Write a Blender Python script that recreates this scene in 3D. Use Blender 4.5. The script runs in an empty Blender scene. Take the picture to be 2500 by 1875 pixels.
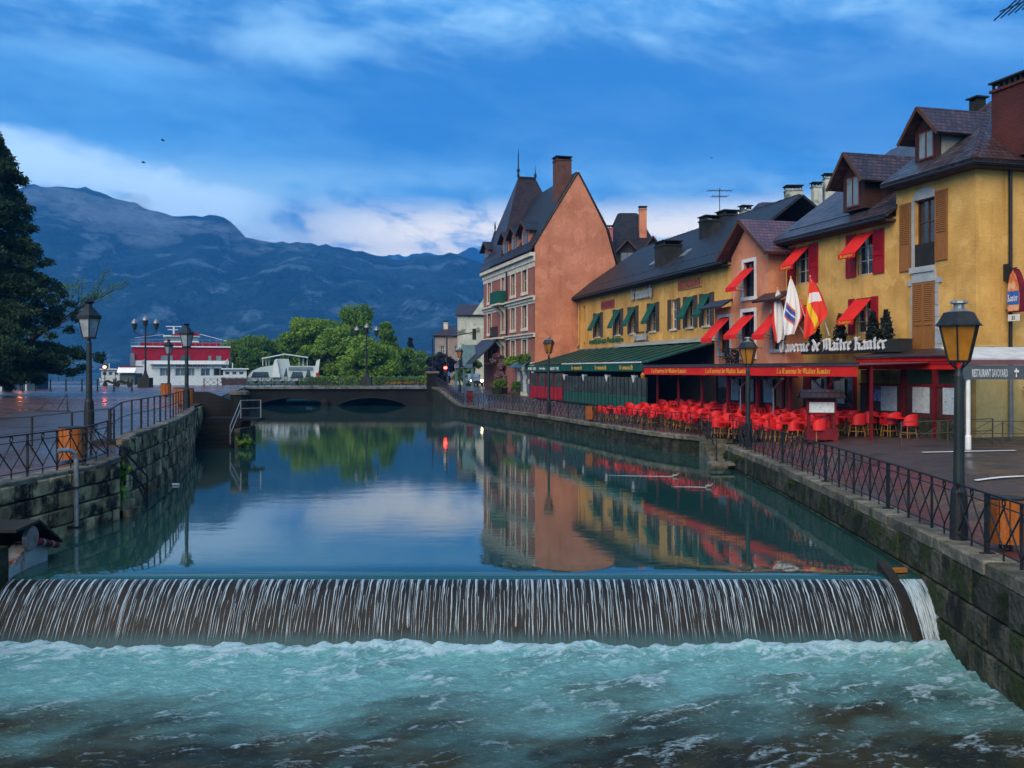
import bpy, math, random
import numpy as np
from mathutils import Vector, Matrix, Euler
R = math.radians
S = bpy.context.scene
C = S.collection
# ------------------------------------------------------------------ camera, sky, sun, exposure
F, HC, VH = 2350.0, 4.2, 903.0      # focal length in photo pixels, eye height over the upper water, horizon row
cam = bpy.data.objects.new('camera', bpy.data.cameras.new('camera'))
C.objects.link(cam)
cam.location = (0, 0, HC); cam.rotation_euler = (R(90), 0, 0)
cam.data.sensor_width = 36; cam.data.lens = F / 2500 * 36
cam.data.shift_y = -(937.5 - VH) / 2500
cam.data.clip_start = .3; cam.data.clip_end = 30000
S.camera = cam
SUN_EL, SUN_AZ = R(42), R(206)      # azimuth clockwise from +Y: behind the viewer, over the left bank
sl = bpy.data.lights.new('sun', 'SUN'); sl.energy = 2.3; sl.angle = R(60); sl.color = (1, .80, .54)
sun = bpy.data.objects.new('sun', sl); C.objects.link(sun)
sd = Vector((math.sin(SUN_AZ) * math.cos(SUN_EL), math.cos(SUN_AZ) * math.cos(SUN_EL), math.sin(SUN_EL)))
sun.rotation_euler = (-sd).to_track_quat('-Z', 'Y').to_euler(); sun.location = sd * 60
S.view_settings.view_transform = 'Standard'; S.view_settings.look = 'None'
S.view_settings.gamma = 1; S.view_settings.use_curve_mapping = False
S.view_settings.exposure = 1.0
S.cycles.use_denoising = True
S.cycles.max_bounces = 6; S.cycles.diffuse_bounces = 1; S.cycles.glossy_bounces = 3
S.cycles.transparent_max_bounces = 12; S.cycles.volume_bounces = 0
S.cycles.volume_step_rate = 4; S.cycles.volume_max_steps = 64
S.cycles.caustics_reflective = False; S.cycles.caustics_refractive = False
S.cycles.sample_clamp_indirect = 4

def nodes(tree):
    N, L = tree.nodes, tree.links
    def nd(t, **k):
        n = N.new(t)
        for a, v in k.items():
            if a[0] == '_': n.inputs[a[1:].replace('_', ' ')].default_value = v
            else: setattr(n, a, v)
        return n
    def mth(op, a, b=None, clamp=False):
        n = N.new('ShaderNodeMath'); n.operation = op; n.use_clamp = clamp
        for i, x in enumerate((a, b)):
            if x is None: continue
            if isinstance(x, (int, float)): n.inputs[i].default_value = x
            else: L.new(x, n.inputs[i])
        return n.outputs[0]
    def mix(f, a, b, typ='MIX'):
        n = N.new('ShaderNodeMix'); n.data_type = 'RGBA'; n.blend_type = typ
        for i, x in ((0, f), (6, a), (7, b)):
            if isinstance(x, (int, float)): n.inputs[i].default_value = x
            elif isinstance(x, tuple): n.inputs[i].default_value = (*x, 1) if len(x) == 3 else x
            else: L.new(x, n.inputs[i])
        return n.outputs[2]
    def ss(x, a, b):
        n = N.new('ShaderNodeMapRange'); n.interpolation_type = 'SMOOTHSTEP'
        L.new(x, n.inputs[0]); n.inputs[1].default_value = a; n.inputs[2].default_value = b
        return n.outputs[0]
    return N, L, nd, mth, mix, ss

W = bpy.data.worlds.new('World'); S.world = W; W.use_nodes = True
def make_sky():
    N, L, nd, mth, mix, ss = nodes(W.node_tree)
    N.clear()
    out = nd('ShaderNodeOutputWorld'); bg = nd('ShaderNodeBackground'); bg.inputs[1].default_value = .1
    L.new(bg.outputs[0], out.inputs[0])
    sky = nd('ShaderNodeTexSky', sky_type='NISHITA', sun_disc=False, sun_elevation=SUN_EL, sun_rotation=SUN_AZ)
    tc = nd('ShaderNodeTexCoord')
    sp = nd('ShaderNodeSeparateXYZ'); L.new(tc.outputs['Generated'], sp.inputs[0])
    x, y, z = sp.outputs
    def noise(scale, st, det=6, off=0., dist=.4, rough=.58, tilt=.12):
        cb = nd('ShaderNodeCombineXYZ'); L.new(x, cb.inputs[0]); L.new(y, cb.inputs[1])
        L.new(mth('ADD', mth('MULTIPLY', mth('ADD', z, mth('MULTIPLY', x, tilt)), st), off), cb.inputs[2])
        n = nd('ShaderNodeTexNoise', _Scale=scale, _Detail=det, _Roughness=rough, _Distortion=dist)
        L.new(cb.outputs[0], n.inputs['Vector']); return n.outputs[0]
    n1 = noise(2.1, 2.6, 3, 4.3, .2, .5); n2 = noise(4.6, 2.9, 6, 1.7, .4, .52); n3 = noise(13., 2.6, 6, 7.9, .3, .6)
    soft = mth('ADD', mth('MULTIPLY', n2, .68), mth('MULTIPLY', n3, .32))
    # clear air between the clouds, from the sky model
    blue = mix(1.0, sky.outputs[0], (.35, 1.1, 2.0), 'MULTIPLY')
    # blue cloud deck, darkest in a belt half way up
    belt = mth('MULTIPLY', ss(mth('ADD', z, mth('MULTIPLY', mth('SUBTRACT', n2, .5), .12)), .19, .235), ss(mth('ADD', z, mth('MULTIPLY', mth('SUBTRACT', n2, .5), .12)), .34, .28))
    lum = ss(mth('SUBTRACT', mth('ADD', mth('MULTIPLY', n1, .7), mth('MULTIPLY', soft, .45)), mth('MULTIPLY', belt, .13)), .40, .68)
    dark = mix(lum, (.15, .98, 2.5), (.66, 2.5, 4.7))
    c = mix(.80, blue, dark)
    # pale veils, thicker high up and low down, faded out overhead to cut ambient fill
    lowz = mth('MAXIMUM', ss(z, .225, .15), mth('MULTIPLY', ss(z, .27, .34), ss(z, .58, .42)))
    veil = mth('MULTIPLY', ss(soft, .40, .62), mth('ADD', mth('SUBTRACT', .24, mth('MULTIPLY', belt, .16)), mth('MULTIPLY', mth('MULTIPLY', lowz, ss(n1, .34, .58)), .60)))
    c = mix(veil, c, (3.4, 5.5, 6.9))
    c = mix(mth('MULTIPLY', mth('MULTIPLY', ss(z, .215, .13), ss(soft, .36, .58)), .52), c, (3.6, 5.9, 7.2))
    # bright warm opening low over the lake
    az = mth('DIVIDE', x, mth('MAXIMUM', mth('ABSOLUTE', y), .05))
    bandz = mth('MULTIPLY', ss(z, .092, .112), ss(z, .182, .138))
    gapn = ss(mth('ADD', mth('MULTIPLY', soft, .75), mth('MULTIPLY', n3, .35)), .38, .53)
    gapx = mth('MULTIPLY', ss(az, -.34, -.05), ss(y, .2, .5))
    c = mix(mth('MULTIPLY', mth('MULTIPLY', bandz, gapn), mth('MULTIPLY', gapx, 1.)), c, (11.5, 10.4, 8.2))
    # cloud bank lying on the ridge to the left
    rel = mth('SUBTRACT', z, mth('SUBTRACT', .112, mth('MULTIPLY', az, .165)))
    bank = mth('MULTIPLY', mth('MULTIPLY', ss(mth('ADD', rel, mth('MULTIPLY', mth('SUBTRACT', n3, .5), .05)), .030, .008), ss(az, -.20, -.30)), ss(soft, .30, .50))
    c = mix(mth('MULTIPLY', mth('MULTIPLY', bank, ss(y, .2, .5)), .9), c, (5.0, 7.0, 8.6))
    hz = mth('MULTIPLY', ss(z, .16, .02), .45)
    c = mix(hz, c, (1.4, 4.2, 7.2))
    L.new(c, bg.inputs[0])
make_sky()

# ------------------------------------------------------------------ helpers
def P(u, v, D): return Vector(((u - 1250) * D / F, D, HC - (v - VH) * D / F))
def Gp(u, v, z):
    return P(u, v, F * (HC - z) / (v - VH))
def lerp(a, b, t): return a + (b - a) * t
def sstep(a, b, x):
    t = min(1, max(0, (x - a) / (b - a))); return t * t * (3 - 2 * t)

class MB:
    def __init__(s): s.v = []; s.f = []
    def add(s, vs, fs):
        b = len(s.v); s.v += [tuple(p) for p in vs]; s.f += [tuple(b + i for i in f) for f in fs]; return s
    def hexa(s, p):   # p[0:4] bottom ring, p[4:8] top ring
        return s.add(p, [(3, 2, 1, 0), (4, 5, 6, 7), (0, 1, 5, 4), (1, 2, 6, 5), (2, 3, 7, 6), (3, 0, 4, 7)])
    def box(s, x0, x1, y0, y1, z0, z1):
        return s.hexa([(x0, y0, z0), (x1, y0, z0), (x1, y1, z0), (x0, y1, z0), (x0, y0, z1), (x1, y0, z1), (x1, y1, z1), (x0, y1, z1)])
    def cbox(s, cx, cy, z0, w, d, h): return s.box(cx - w / 2, cx + w / 2, cy - d / 2, cy + d / 2, z0, z0 + h)
    def bar(s, a, b, w, h=None, up=(0, 0, 1)):
        a, b = Vector(a), Vector(b); h = h or w
        d = (b - a).normalized(); up = Vector(up)
        if abs(d.dot(up)) > .98: up = Vector((1, 0, 0))
        e1 = d.cross(up).normalized() * w / 2; e2 = d.cross(e1).normalized() * h / 2
        return s.hexa([a - e1 - e2, a + e1 - e2, a + e1 + e2, a - e1 + e2, b - e1 - e2, b + e1 - e2, b + e1 + e2, b - e1 + e2])
    def tube(s, pts, r, n=6):
        pts = [Vector(p) for p in pts]; m = len(pts)
        rs = [r] * m if isinstance(r, (int, float)) else r
        vs = []; ref = None
        for i, p in enumerate(pts):
            d = (pts[min(i + 1, m - 1)] - pts[max(i - 1, 0)]).normalized()
            if ref is None: ref = Vector((1, 0, 0)) if abs(d.x) < .8 else Vector((0, 1, 0))
            e1 = (ref - d * ref.dot(d)).normalized(); e2 = d.cross(e1); ref = e1
            for k in range(n):
                t = 2 * math.pi * k / n
                vs.append(p + (e1 * math.cos(t) + e2 * math.sin(t)) * rs[i])
        fs = [(i * n + k, i * n + (k + 1) % n, (i + 1) * n + (k + 1) % n, (i + 1) * n + k) for i in range(m - 1) for k in range(n)]
        fs += [tuple(range(n))[::-1], tuple((m - 1) * n + k for k in range(n))]
        return s.add(vs, fs)
    def lathe(s, prof, n=12, c=(0, 0, 0), sq=False, rot=0.):
        vs = []
        for r, z in prof:
            for k in range(n):
                t = 2 * math.pi * (k + .5) / n + rot
                vs.append((c[0] + r * math.cos(t), c[1] + r * math.sin(t), c[2] + z))
        m = len(prof)
        fs = [(i * n + k, i * n + (k + 1) % n, (i + 1) * n + (k + 1) % n, (i + 1) * n + k) for i in range(m - 1) for k in range(n)]
        fs += [tuple(range(n))[::-1], tuple((m - 1) * n + k for k in range(n))]
        return s.add(vs, fs)
    def prism(s, poly, vec):
        n = len(poly); vec = Vector(vec); a = [Vector(p) for p in poly]
        return s.add(a + [p + vec for p in a], [tuple(range(n))[::-1], tuple(range(n, 2 * n))] + [(i, (i + 1) % n, n + (i + 1) % n, n + i) for i in range(n)])
    def slab(s, quad, t):   # a thick sheet: quad thickened along its normal
        q = [Vector(p) for p in quad]; nrm = (q[1] - q[0]).cross(q[2] - q[0]).normalized() * t
        return s.prism(q, nrm)
    def face(s, pts): return s.add(pts, [tuple(range(len(pts)))])
    def ring(s, c, r, rt, ex, ez, n=10):
        c, ex, ez = Vector(c), Vector(ex), Vector(ez); p = [c + ex * r * math.cos(2 * math.pi * k / n) + ez * r * math.sin(2 * math.pi * k / n) for k in range(n)]
        for k in range(n): s.bar(p[k], p[(k + 1) % n], rt, rt, up=ex.cross(ez))
        return s
    def mesh(s, name, mat=None, smooth=False):
        me = bpy.data.meshes.new(name); me.from_pydata(s.v, [], s.f)
        if mat: me.materials.append(mat)
        if smooth: me.polygons.foreach_set('use_smooth', [True] * len(me.polygons))
        me.update(); return me

def obj(name, mb, mat, parent=None, smooth=False, loc=None):
    me = mb if isinstance(mb, bpy.types.Mesh) else mb.mesh(name, mat, smooth)
    o = bpy.data.objects.new(name, me); C.objects.link(o)
    if parent is not None: o.parent = parent
    if loc is not None: o.location = loc
    return o
def tag(o, label=None, cat=None, group=None, kind=None):
    for k, v in (('label', label), ('category', cat), ('group', group), ('kind', kind)):
        if v: o[k] = v
    return o
def thing(name, label, cat, loc=(0, 0, 0), rz=0., group=None, kind=None):
    o = bpy.data.objects.new(name, None); C.objects.link(o); o.empty_display_size = .2
    o.location = loc; o.rotation_euler = (0, 0, rz)
    return tag(o, label, cat, group, kind)
def dup(o, loc=None, rz=None, label=None, parent=None, scale=None):
    c = o.copy(); C.objects.link(c); c.parent = parent
    if loc is not None: c.location = loc
    if rz is not None: c.rotation_euler = (0, 0, rz)
    if scale is not None: c.scale = scale if not isinstance(scale, (int, float)) else (scale,) * 3
    if label: c['label'] = label
    for ch in [k for k in C.objects if k.parent == o]: dup(ch, parent=c)
    return c

class Fr:      # a facade frame: x along the facade, y into the building, z up from its base
    def __init__(s, O, ex):
        s.O = Vector(O); s.ex = Vector((*ex, 0)).normalized(); s.ey = Vector((-s.ex.y, s.ex.x, 0)); s.rz = math.atan2(s.ex.y, s.ex.x)
    def _ray(s, u, v): return Vector(((u - 1250) / F, 1, -(v - VH) / F))
    def hit(s, u, v, y=0.):
        d = s._ray(u, v); e = Vector((0, 0, HC)); t = (y + (s.O - e).dot(s.ey)) / d.dot(s.ey); p = e + d * t - s.O
        return p.dot(s.ex), p.z
    def hitx(s, u, v, x):
        d = s._ray(u, v); e = Vector((0, 0, HC)); t = (x + (s.O - e).dot(s.ex)) / d.dot(s.ex); p = e + d * t - s.O
        return p.dot(s.ey), p.z
    def w(s, x, y, z=0): return s.O + s.ex * x + s.ey * y + Vector((0, 0, z))

# ------------------------------------------------------------------ materials
MATS = {}
def pm(name, c1, c2=None, scale=2., rough=.8, bump=.15, bscale=30., metal=0., st=(1, 1, 1), rand=0., spec=.16, rough2=None, det=5, lo=.3, hi=.7, c3=None, s3=.5, l3=(.5, .7), bdist=.02, streak=0.):
    if name in MATS: return MATS[name]
    m = bpy.data.materials.new(name); m.use_nodes = True
    N, L, nd, mth, mix, ss = nodes(m.node_tree); N.clear()
    out = nd('ShaderNodeOutputMaterial'); b = nd('ShaderNodeBsdfPrincipled'); L.new(b.outputs[0], out.inputs[0])
    b.inputs['Metallic'].default_value = metal; b.inputs['Roughness'].default_value = rough; b.inputs['Specular IOR Level'].default_value = spec
    tc = nd('ShaderNodeTexCoord'); oi = nd('ShaderNodeObjectInfo')
    va = nd('ShaderNodeVectorMath', operation='ADD'); L.new(tc.outputs['Object'], va.inputs[0])
    cb = nd('ShaderNodeCombineXYZ'); L.new(mth('MULTIPLY', oi.outputs['Random'], 57.), cb.inputs[0]); L.new(cb.outputs[0], va.inputs[1])
    mp = nd('ShaderNodeMapping'); mp.inputs['Scale'].default_value = st; L.new(va.outputs[0], mp.inputs[0])
    n1 = nd('ShaderNodeTexNoise', _Scale=scale, _Detail=det, _Roughness=.6); L.new(mp.outputs[0], n1.inputs['Vector'])
    f = ss(n1.outputs[0], lo, hi)
    c = mix(f, c1, c2 or tuple(k * .72 for k in c1))
    if c3:
        n3 = nd('ShaderNodeTexNoise', _Scale=s3, _Detail=6., _Roughness=.65); L.new(va.outputs[0], n3.inputs['Vector'])
        c = mix(ss(n3.outputs[0], *l3), c, c3)
    n4 = nd('ShaderNodeTexNoise', _Scale=scale * 8., _Detail=4., _Roughness=.7); L.new(va.outputs[0], n4.inputs['Vector'])
    c = mix(1.0, c, mix(n4.outputs[0], (.62,) * 3, (1.38,) * 3), 'MULTIPLY')
    if streak:
        mp2 = nd('ShaderNodeMapping'); mp2.inputs['Scale'].default_value = (2.2, 2.2, .13); L.new(va.outputs[0], mp2.inputs[0])
        n5 = nd('ShaderNodeTexNoise', _Scale=1.1, _Detail=6., _Roughness=.7); L.new(mp2.outputs[0], n5.inputs['Vector'])
        c = mix(mth('MULTIPLY', ss(n5.outputs[0], .50, .72), streak), c, tuple(k * .38 for k in c1))
        n6 = nd('ShaderNodeTexNoise', _Scale=.8, _Detail=2., _Roughness=.4); L.new(va.outputs[0], n6.inputs['Vector'])
        c = mix(mth('MULTIPLY', ss(n6.outputs[0], .60, .63), .35), c, tuple(min(.8, k * 1.18 + .03) for k in c1))
    if rand:
        c = mix(1.0, c, mix(oi.outputs['Random'], (1 - rand,) * 3, (1 + rand,) * 3), 'MULTIPLY')
    L.new(c, b.inputs['Base Color'])
    if rough2 is not None: L.new(mth('ADD', rough, mth('MULTIPLY', f, rough2 - rough)), b.inputs['Roughness'])
    if bump:
        n2 = nd('ShaderNodeTexNoise', _Scale=bscale, _Detail=4.); L.new(va.outputs[0], n2.inputs['Vector'])
        bp = nd('ShaderNodeBump'); bp.inputs['Strength'].default_value = min(1, bump * 2); bp.inputs['Distance'].default_value = bdist
        L.new(n2.outputs[0], bp.inputs['Height']); L.new(bp.outputs[0], b.inputs['Normal'])
    MATS[name] = m; return m

def tile_mat(name, c1, c2, axis='X', w=.24, h=.17, rough=.42, mortar=.03, up='Z', moss=None):
    m = bpy.data.materials.new(name); m.use_nodes = True
    N, L, nd, mth, mix, ss = nodes(m.node_tree); N.clear()
    out = nd('ShaderNodeOutputMaterial'); b = nd('ShaderNodeBsdfPrincipled'); L.new(b.outputs[0], out.inputs[0])
    tc = nd('ShaderNodeTexCoord'); sp = nd('ShaderNodeSeparateXYZ'); L.new(tc.outputs['Object'], sp.inputs[0])
    cb = nd('ShaderNodeCombineXYZ'); L.new(sp.outputs[axis], cb.inputs[0]); L.new(sp.outputs[up], cb.inputs[1])
    br = nd('ShaderNodeTexBrick', offset=.5, _Scale=1., _Mortar_Size=mortar * h * 4, _Mortar_Smooth=.3, _Brick_Width=w, _Row_Height=h, _Bias=0.)
    br.inputs['Color1'].default_value = (*c1, 1); br.inputs['Color2'].default_value = (*c2, 1); br.inputs['Mortar'].default_value = (*[k * .35 for k in c1], 1)
    L.new(cb.outputs[0], br.inputs['Vector'])
    n1 = nd('ShaderNodeTexNoise', _Scale=.9, _Detail=6.); L.new(tc.outputs['Object'], n1.inputs['Vector'])
    c = mix(ss(n1.outputs[0], .35, .7), br.outputs['Color'], mix(1., br.outputs['Color'], (.6, .62, .7), 'MULTIPLY'))
    if moss: c = mix(mth('MULTIPLY', ss(n1.outputs[0], .55, .7), .6), c, moss)
    L.new(c, b.inputs['Base Color']); b.inputs['Roughness'].default_value = rough; b.inputs['Specular IOR Level'].default_value = .28
    # each course tilts up toward its lower edge
    fr = mth('FRACT', mth('DIVIDE', sp.outputs[up], h))
    hgt = mth('ADD', mth('MULTIPLY', mth('SUBTRACT', 1., fr), .6), mth('MULTIPLY', mth('SUBTRACT', 1., br.outputs['Fac']), .5))
    bp = nd('ShaderNodeBump'); bp.inputs['Strength'].default_value = 1.; bp.inputs['Distance'].default_value = .09
    L.new(hgt, bp.inputs['Height']); L.new(bp.outputs[0], b.inputs['Normal'])
    return m
def emit(name, col, k):
    m = bpy.data.materials.new(name); m.use_nodes = True
    b = m.node_tree.nodes['Principled BSDF']; b.inputs['Base Color'].default_value = (*col, 1)
    b.inputs['Emission Color'].default_value = (*col, 1); b.inputs['Emission Strength'].default_value = k; return m
def glassy(name, col, rough=.08):
    m = pm(name, col, tuple(k * .6 for k in col), 1.5, rough, 0); return m

m_orange = pm('stucco_orange', (.58, .225, .125), (.44, .155, .085), .45, .9, .3, 16, streak=.35, c3=(.33, .115, .07), s3=.3, l3=(.52, .76), bdist=.03)
m_yellow = pm('stucco_yellow', (.70, .40, .115), (.48, .255, .065), .55, .9, .35, 12, streak=.5, c3=(.30, .175, .06), s3=.5, l3=(.54, .76), bdist=.03)
m_munich = pm('stucco_ochre', (.68, .375, .10), (.46, .235, .06), .6, .9, .3, 14, streak=.5, st=(1, 1, .35), c3=(.29, .165, .06), s3=.5, l3=(.54, .76))
m_pink = pm('stucco_salmon', (.64, .26, .14), (.48, .175, .095), .6, .9, .3, 14, streak=.5, c3=(.30, .125, .08), s3=.6, l3=(.54, .76))
m_brickface = pm('facade_brown', (.30, .115, .085), (.24, .09, .07), .8, .85, .15, 30, streak=.5)
m_stone = pm('pale_stone', (.60, .55, .45), (.48, .44, .36), 1.2, .8, .15, 25, streak=.5, c3=(.25, .23, .2), s3=.9, l3=(.62, .8))
m_greywall = pm('pale_render', (.46, .47, .40), (.36, .37, .31), .5, .9, .15, 10, streak=.5, c3=(.10, .12, .09), s3=.45, l3=(.53, .62))
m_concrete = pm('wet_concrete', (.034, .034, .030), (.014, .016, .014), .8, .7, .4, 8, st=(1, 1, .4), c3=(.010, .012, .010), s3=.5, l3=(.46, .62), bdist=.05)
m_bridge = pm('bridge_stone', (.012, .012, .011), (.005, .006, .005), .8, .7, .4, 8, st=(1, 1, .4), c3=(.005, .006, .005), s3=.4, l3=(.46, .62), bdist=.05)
m_moss = pm('mossy_masonry', (.062, .056, .040), (.010, .011, .008), 1.7, .75, 1., 7, st=(1.2, 1.2, .55), lo=.42, hi=.60, det=9, c3=(.020, .028, .008), s3=1.1, l3=(.44, .58), bdist=.10, streak=.8, rand=.4)
m_coping = pm('coping_stone', (.17, .150, .110), (.060, .056, .044), 1.7, .6, .6, 9, rand=.3, c3=(.035, .045, .016), s3=1.2, l3=(.50, .68), bdist=.05)
m_block = pm('quay_block', (.52, .345, .17), (.20, .14, .075), 1.5, .8, .7, 8, rand=.5, c3=(.012, .012, .010), s3=.8, l3=(.42, .56), bdist=.05, streak=.6)
m_core = pm('wall_core', (.03, .03, .027), (.015, .016, .014), 1., .8, .3)
m_iron = pm('dark_iron', (.006, .008, .010), (.014, .016, .018), 6., .5, .1, 60, spec=.3)
m_irong = pm('green_iron', (.007, .012, .012), (.016, .024, .023), 5., .45, .1, 50, spec=.35)
m_steel = pm('grey_steel', (.30, .32, .33), (.2, .21, .22), 6., .35, .05, 60, metal=.6)
m_white = pm('white_paint', (.72, .72, .70), (.6, .6, .58), 2., .5, .05, spec=.5)
m_white2 = pm('boat_white', (.62, .66, .66), (.5, .55, .56), 2., .4, .02, spec=.5)
m_wood = pm('orange_wood', (.33, .105, .022), (.22, .06, .012), 3., .5, .2, 20, st=(6, 6, .6), rand=.25)
m_shut = pm('brown_shutter', (.30, .125, .035), (.22, .085, .022), 3., .55, .2, 20, st=(6, 6, .6))
m_shutg = pm('grey_shutter', (.075, .062, .055), (.05, .042, .038), 3., .65, .2, 20, st=(5, 5, .6))
m_redp = pm('red_paint', (.34, .012, .022), (.25, .008, .016), 2., .45, .08, 30)
m_redd = pm('dark_red_paint', (.16, .010, .016), (.10, .006, .010), 2., .5, .1, 30)
m_reda = pm('red_awning', (.66, .022, .016), (.52, .014, .012), 1.5, .8, .15, 25)
m_redc = pm('red_plastic', (.72, .020, .018), (.60, .012, .012), 4., .4, .1, 60, rand=.12, spec=.5)
m_bamboo = pm('bamboo', (.42, .22, .06), (.25, .11, .03), 8., .5, .1)
m_greena = pm('green_awning', (.010, .085, .062), (.007, .06, .048), 1.5, .8, .12, 25)
m_greenr = pm('green_roof_sheet', (.012, .06, .042), (.008, .035, .027), 1., .38, .1, 12)
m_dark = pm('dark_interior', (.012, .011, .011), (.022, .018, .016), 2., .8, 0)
m_glass = pm('window_glass', (.020, .024, .028), (.035, .04, .045), .9, .06, 0, spec=.8)
m_pane = pm('pale_glass', (.16, .21, .22), (.10, .14, .15), 1., .1, 0, spec=.5)
m_amber = pm('amber_glass', (.42, .17, .015), (.30, .11, .008), 3., .18, 0, spec=.5)
m_clear = pm('frosted_glass', (.30, .34, .36), (.18, .21, .23), 4., .15, 0, spec=.5)
m_gold = pm('gold_letter', (.75, .42, .05), (.6, .32, .04), 3., .5, 0)
m_lead = pm('lead_sheet', (.20, .225, .24), (.13, .15, .16), 3., .35, .1, metal=.3, spec=.5)
m_roofd = tile_mat('slate_roof', (.032, .029, .031), (.012, .011, .013), 'X', .30, .19, .55)
m_roofdy = tile_mat('slate_roof_side', (.032, .029, .031), (.012, .011, .013), 'Y', .30, .19, .55)
m_roofT = tile_mat('violet_tile_roof', (.090, .070, .078), (.030, .024, .030), 'X', .26, .19, .42)
m_roofTy = tile_mat('violet_tile_roof_side', (.085, .044, .042), (.034, .018, .019), 'Y', .26, .19, .45)
m_roofB = tile_mat('brown_tile_roof', (.055, .034, .036), (.03, .019, .021), 'X', .24, .2, .45)
m_roofBy = tile_mat('brown_tile_roof_side', (.055, .034, .036), (.03, .019, .021), 'Y', .24, .2, .45)
m_roofK = tile_mat('red_tile_roof', (.17, .075, .075), (.10, .045, .048), 'Y', .24, .2, .4)
m_brick = tile_mat('chimney_brick', (.17, .035, .024), (.10, .022, .018), 'X', .24, .075, .8, .1)

def ground_mat(name, c1, c2, c3, sc, r1, r2, pave=0.):
    m = bpy.data.materials.new(name); m.use_nodes = True
    N, L, nd, mth, mix, ss = nodes(m.node_tree); N.clear()
    out = nd('ShaderNodeOutputMaterial'); b = nd('ShaderNodeBsdfPrincipled'); L.new(b.outputs[0], out.inputs[0])
    tc = nd('ShaderNodeTexCoord')
    b.inputs['Specular IOR Level'].default_value = .4
    n1 = nd('ShaderNodeTexNoise', _Scale=sc, _Detail=6., _Roughness=.6); L.new(tc.outputs['Object'], n1.inputs['Vector'])
    n2 = nd('ShaderNodeTexNoise', _Scale=sc * .23, _Detail=4.); L.new(tc.outputs['Object'], n2.inputs['Vector'])
    n3 = nd('ShaderNodeTexNoise', _Scale=26., _Detail=3.); L.new(tc.outputs['Object'], n3.inputs['Vector'])
    c = mix(ss(n1.outputs[0], .35, .65), c1, c2); c = mix(ss(n2.outputs[0], .48, .6), c, c3)
    h = n3.outputs[0]
    if pave:
        br = nd('ShaderNodeTexBrick', offset=.5, _Scale=1., _Mortar_Size=.012, _Brick_Width=pave * 1.6, _Row_Height=pave)
        br.inputs['Color1'].default_value = (1, 1, 1, 1); br.inputs['Color2'].default_value = (.6, .58, .6, 1); br.inputs['Mortar'].default_value = (.35, .35, .35, 1)
        L.new(tc.outputs['Object'], br.inputs['Vector']); c = mix(1., c, br.outputs['Color'], 'MULTIPLY')
        h = mth('ADD', mth('MULTIPLY', h, .4), mth('SUBTRACT', 1., br.outputs['Fac']))
    L.new(c, b.inputs['Base Color'])
    L.new(mth('ADD', r1, mth('MULTIPLY', ss(mth('ADD', mth('MULTIPLY', n1.outputs[0], .5), mth('MULTIPLY', n2.outputs[0], .5)), .42, .6), r2 - r1)), b.inputs['Roughness'])
    bp = nd('ShaderNodeBump'); bp.inputs['Strength'].default_value = .35; bp.inputs['Distance'].default_value = .012
    L.new(h, bp.inputs['Height']); L.new(bp.outputs[0], b.inputs['Normal'])
    return m
m_street = ground_mat('wet_asphalt', (.040, .033, .032), (.026, .024, .026), (.052, .036, .034), .9, .28, .6)
m_quaypave = ground_mat('wet_paving', (.11, .085, .070), (.055, .045, .044), (.12, .034, .030), .8, .22, .55, .28)
m_prom = ground_mat('wet_promenade', (.20, .095, .078), (.10, .060, .055), (.060, .045, .047), .35, .13, .42, .35)
m_grassg = ground_mat('park_grass', (.035, .07, .018), (.05, .085, .02), (.03, .05, .015), 1.5, .8, .9)

def water_mat(name, deep, r, bumps, ior=1.36, spec=.5):
    m = bpy.data.materials.new(name); m.use_nodes = True
    N, L, nd, mth, mix, ss = nodes(m.node_tree); N.clear()
    out = nd('ShaderNodeOutputMaterial'); b = nd('ShaderNodeBsdfPrincipled'); L.new(b.outputs[0], out.inputs[0])
    b.inputs['Base Color'].default_value = (*deep, 1); b.inputs['Roughness'].default_value = r; b.inputs['IOR'].default_value = ior
    b.inputs['Specular IOR Level'].default_value = spec; b.inputs['Specular Tint'].default_value = (.86, 1, .95, 1)
    tc = nd('ShaderNodeTexCoord'); nrm = None
    for sx, sy, sc, dist, st in bumps:
        mp = nd('ShaderNodeMapping'); mp.inputs['Scale'].default_value = (sx, sy, 1); L.new(tc.outputs['Object'], mp.inputs[0])
        n = nd('ShaderNodeTexNoise', _Scale=sc, _Detail=3., _Roughness=.5); L.new(mp.outputs[0], n.inputs['Vector'])
        bp = nd('ShaderNodeBump'); bp.inputs['Strength'].default_value = st; bp.inputs['Distance'].default_value = dist
        L.new(n.outputs[0], bp.inputs['Height'])
        if nrm: L.new(nrm, bp.inputs['Normal'])
        nrm = bp.outputs[0]
    L.new(nrm, b.inputs['Normal']); return m
m_water = water_mat('river_water_mat', (.012, .048, .044), .012, [(.35, 1, 1.3, .0055, .45), (.5, 1.2, 6., .0018, .5)], 1.5, .6)
m_lake = water_mat('lake_water_mat', (.03, .08, .10), .12, [(.3, 1, .8, .05, .5)])

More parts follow.
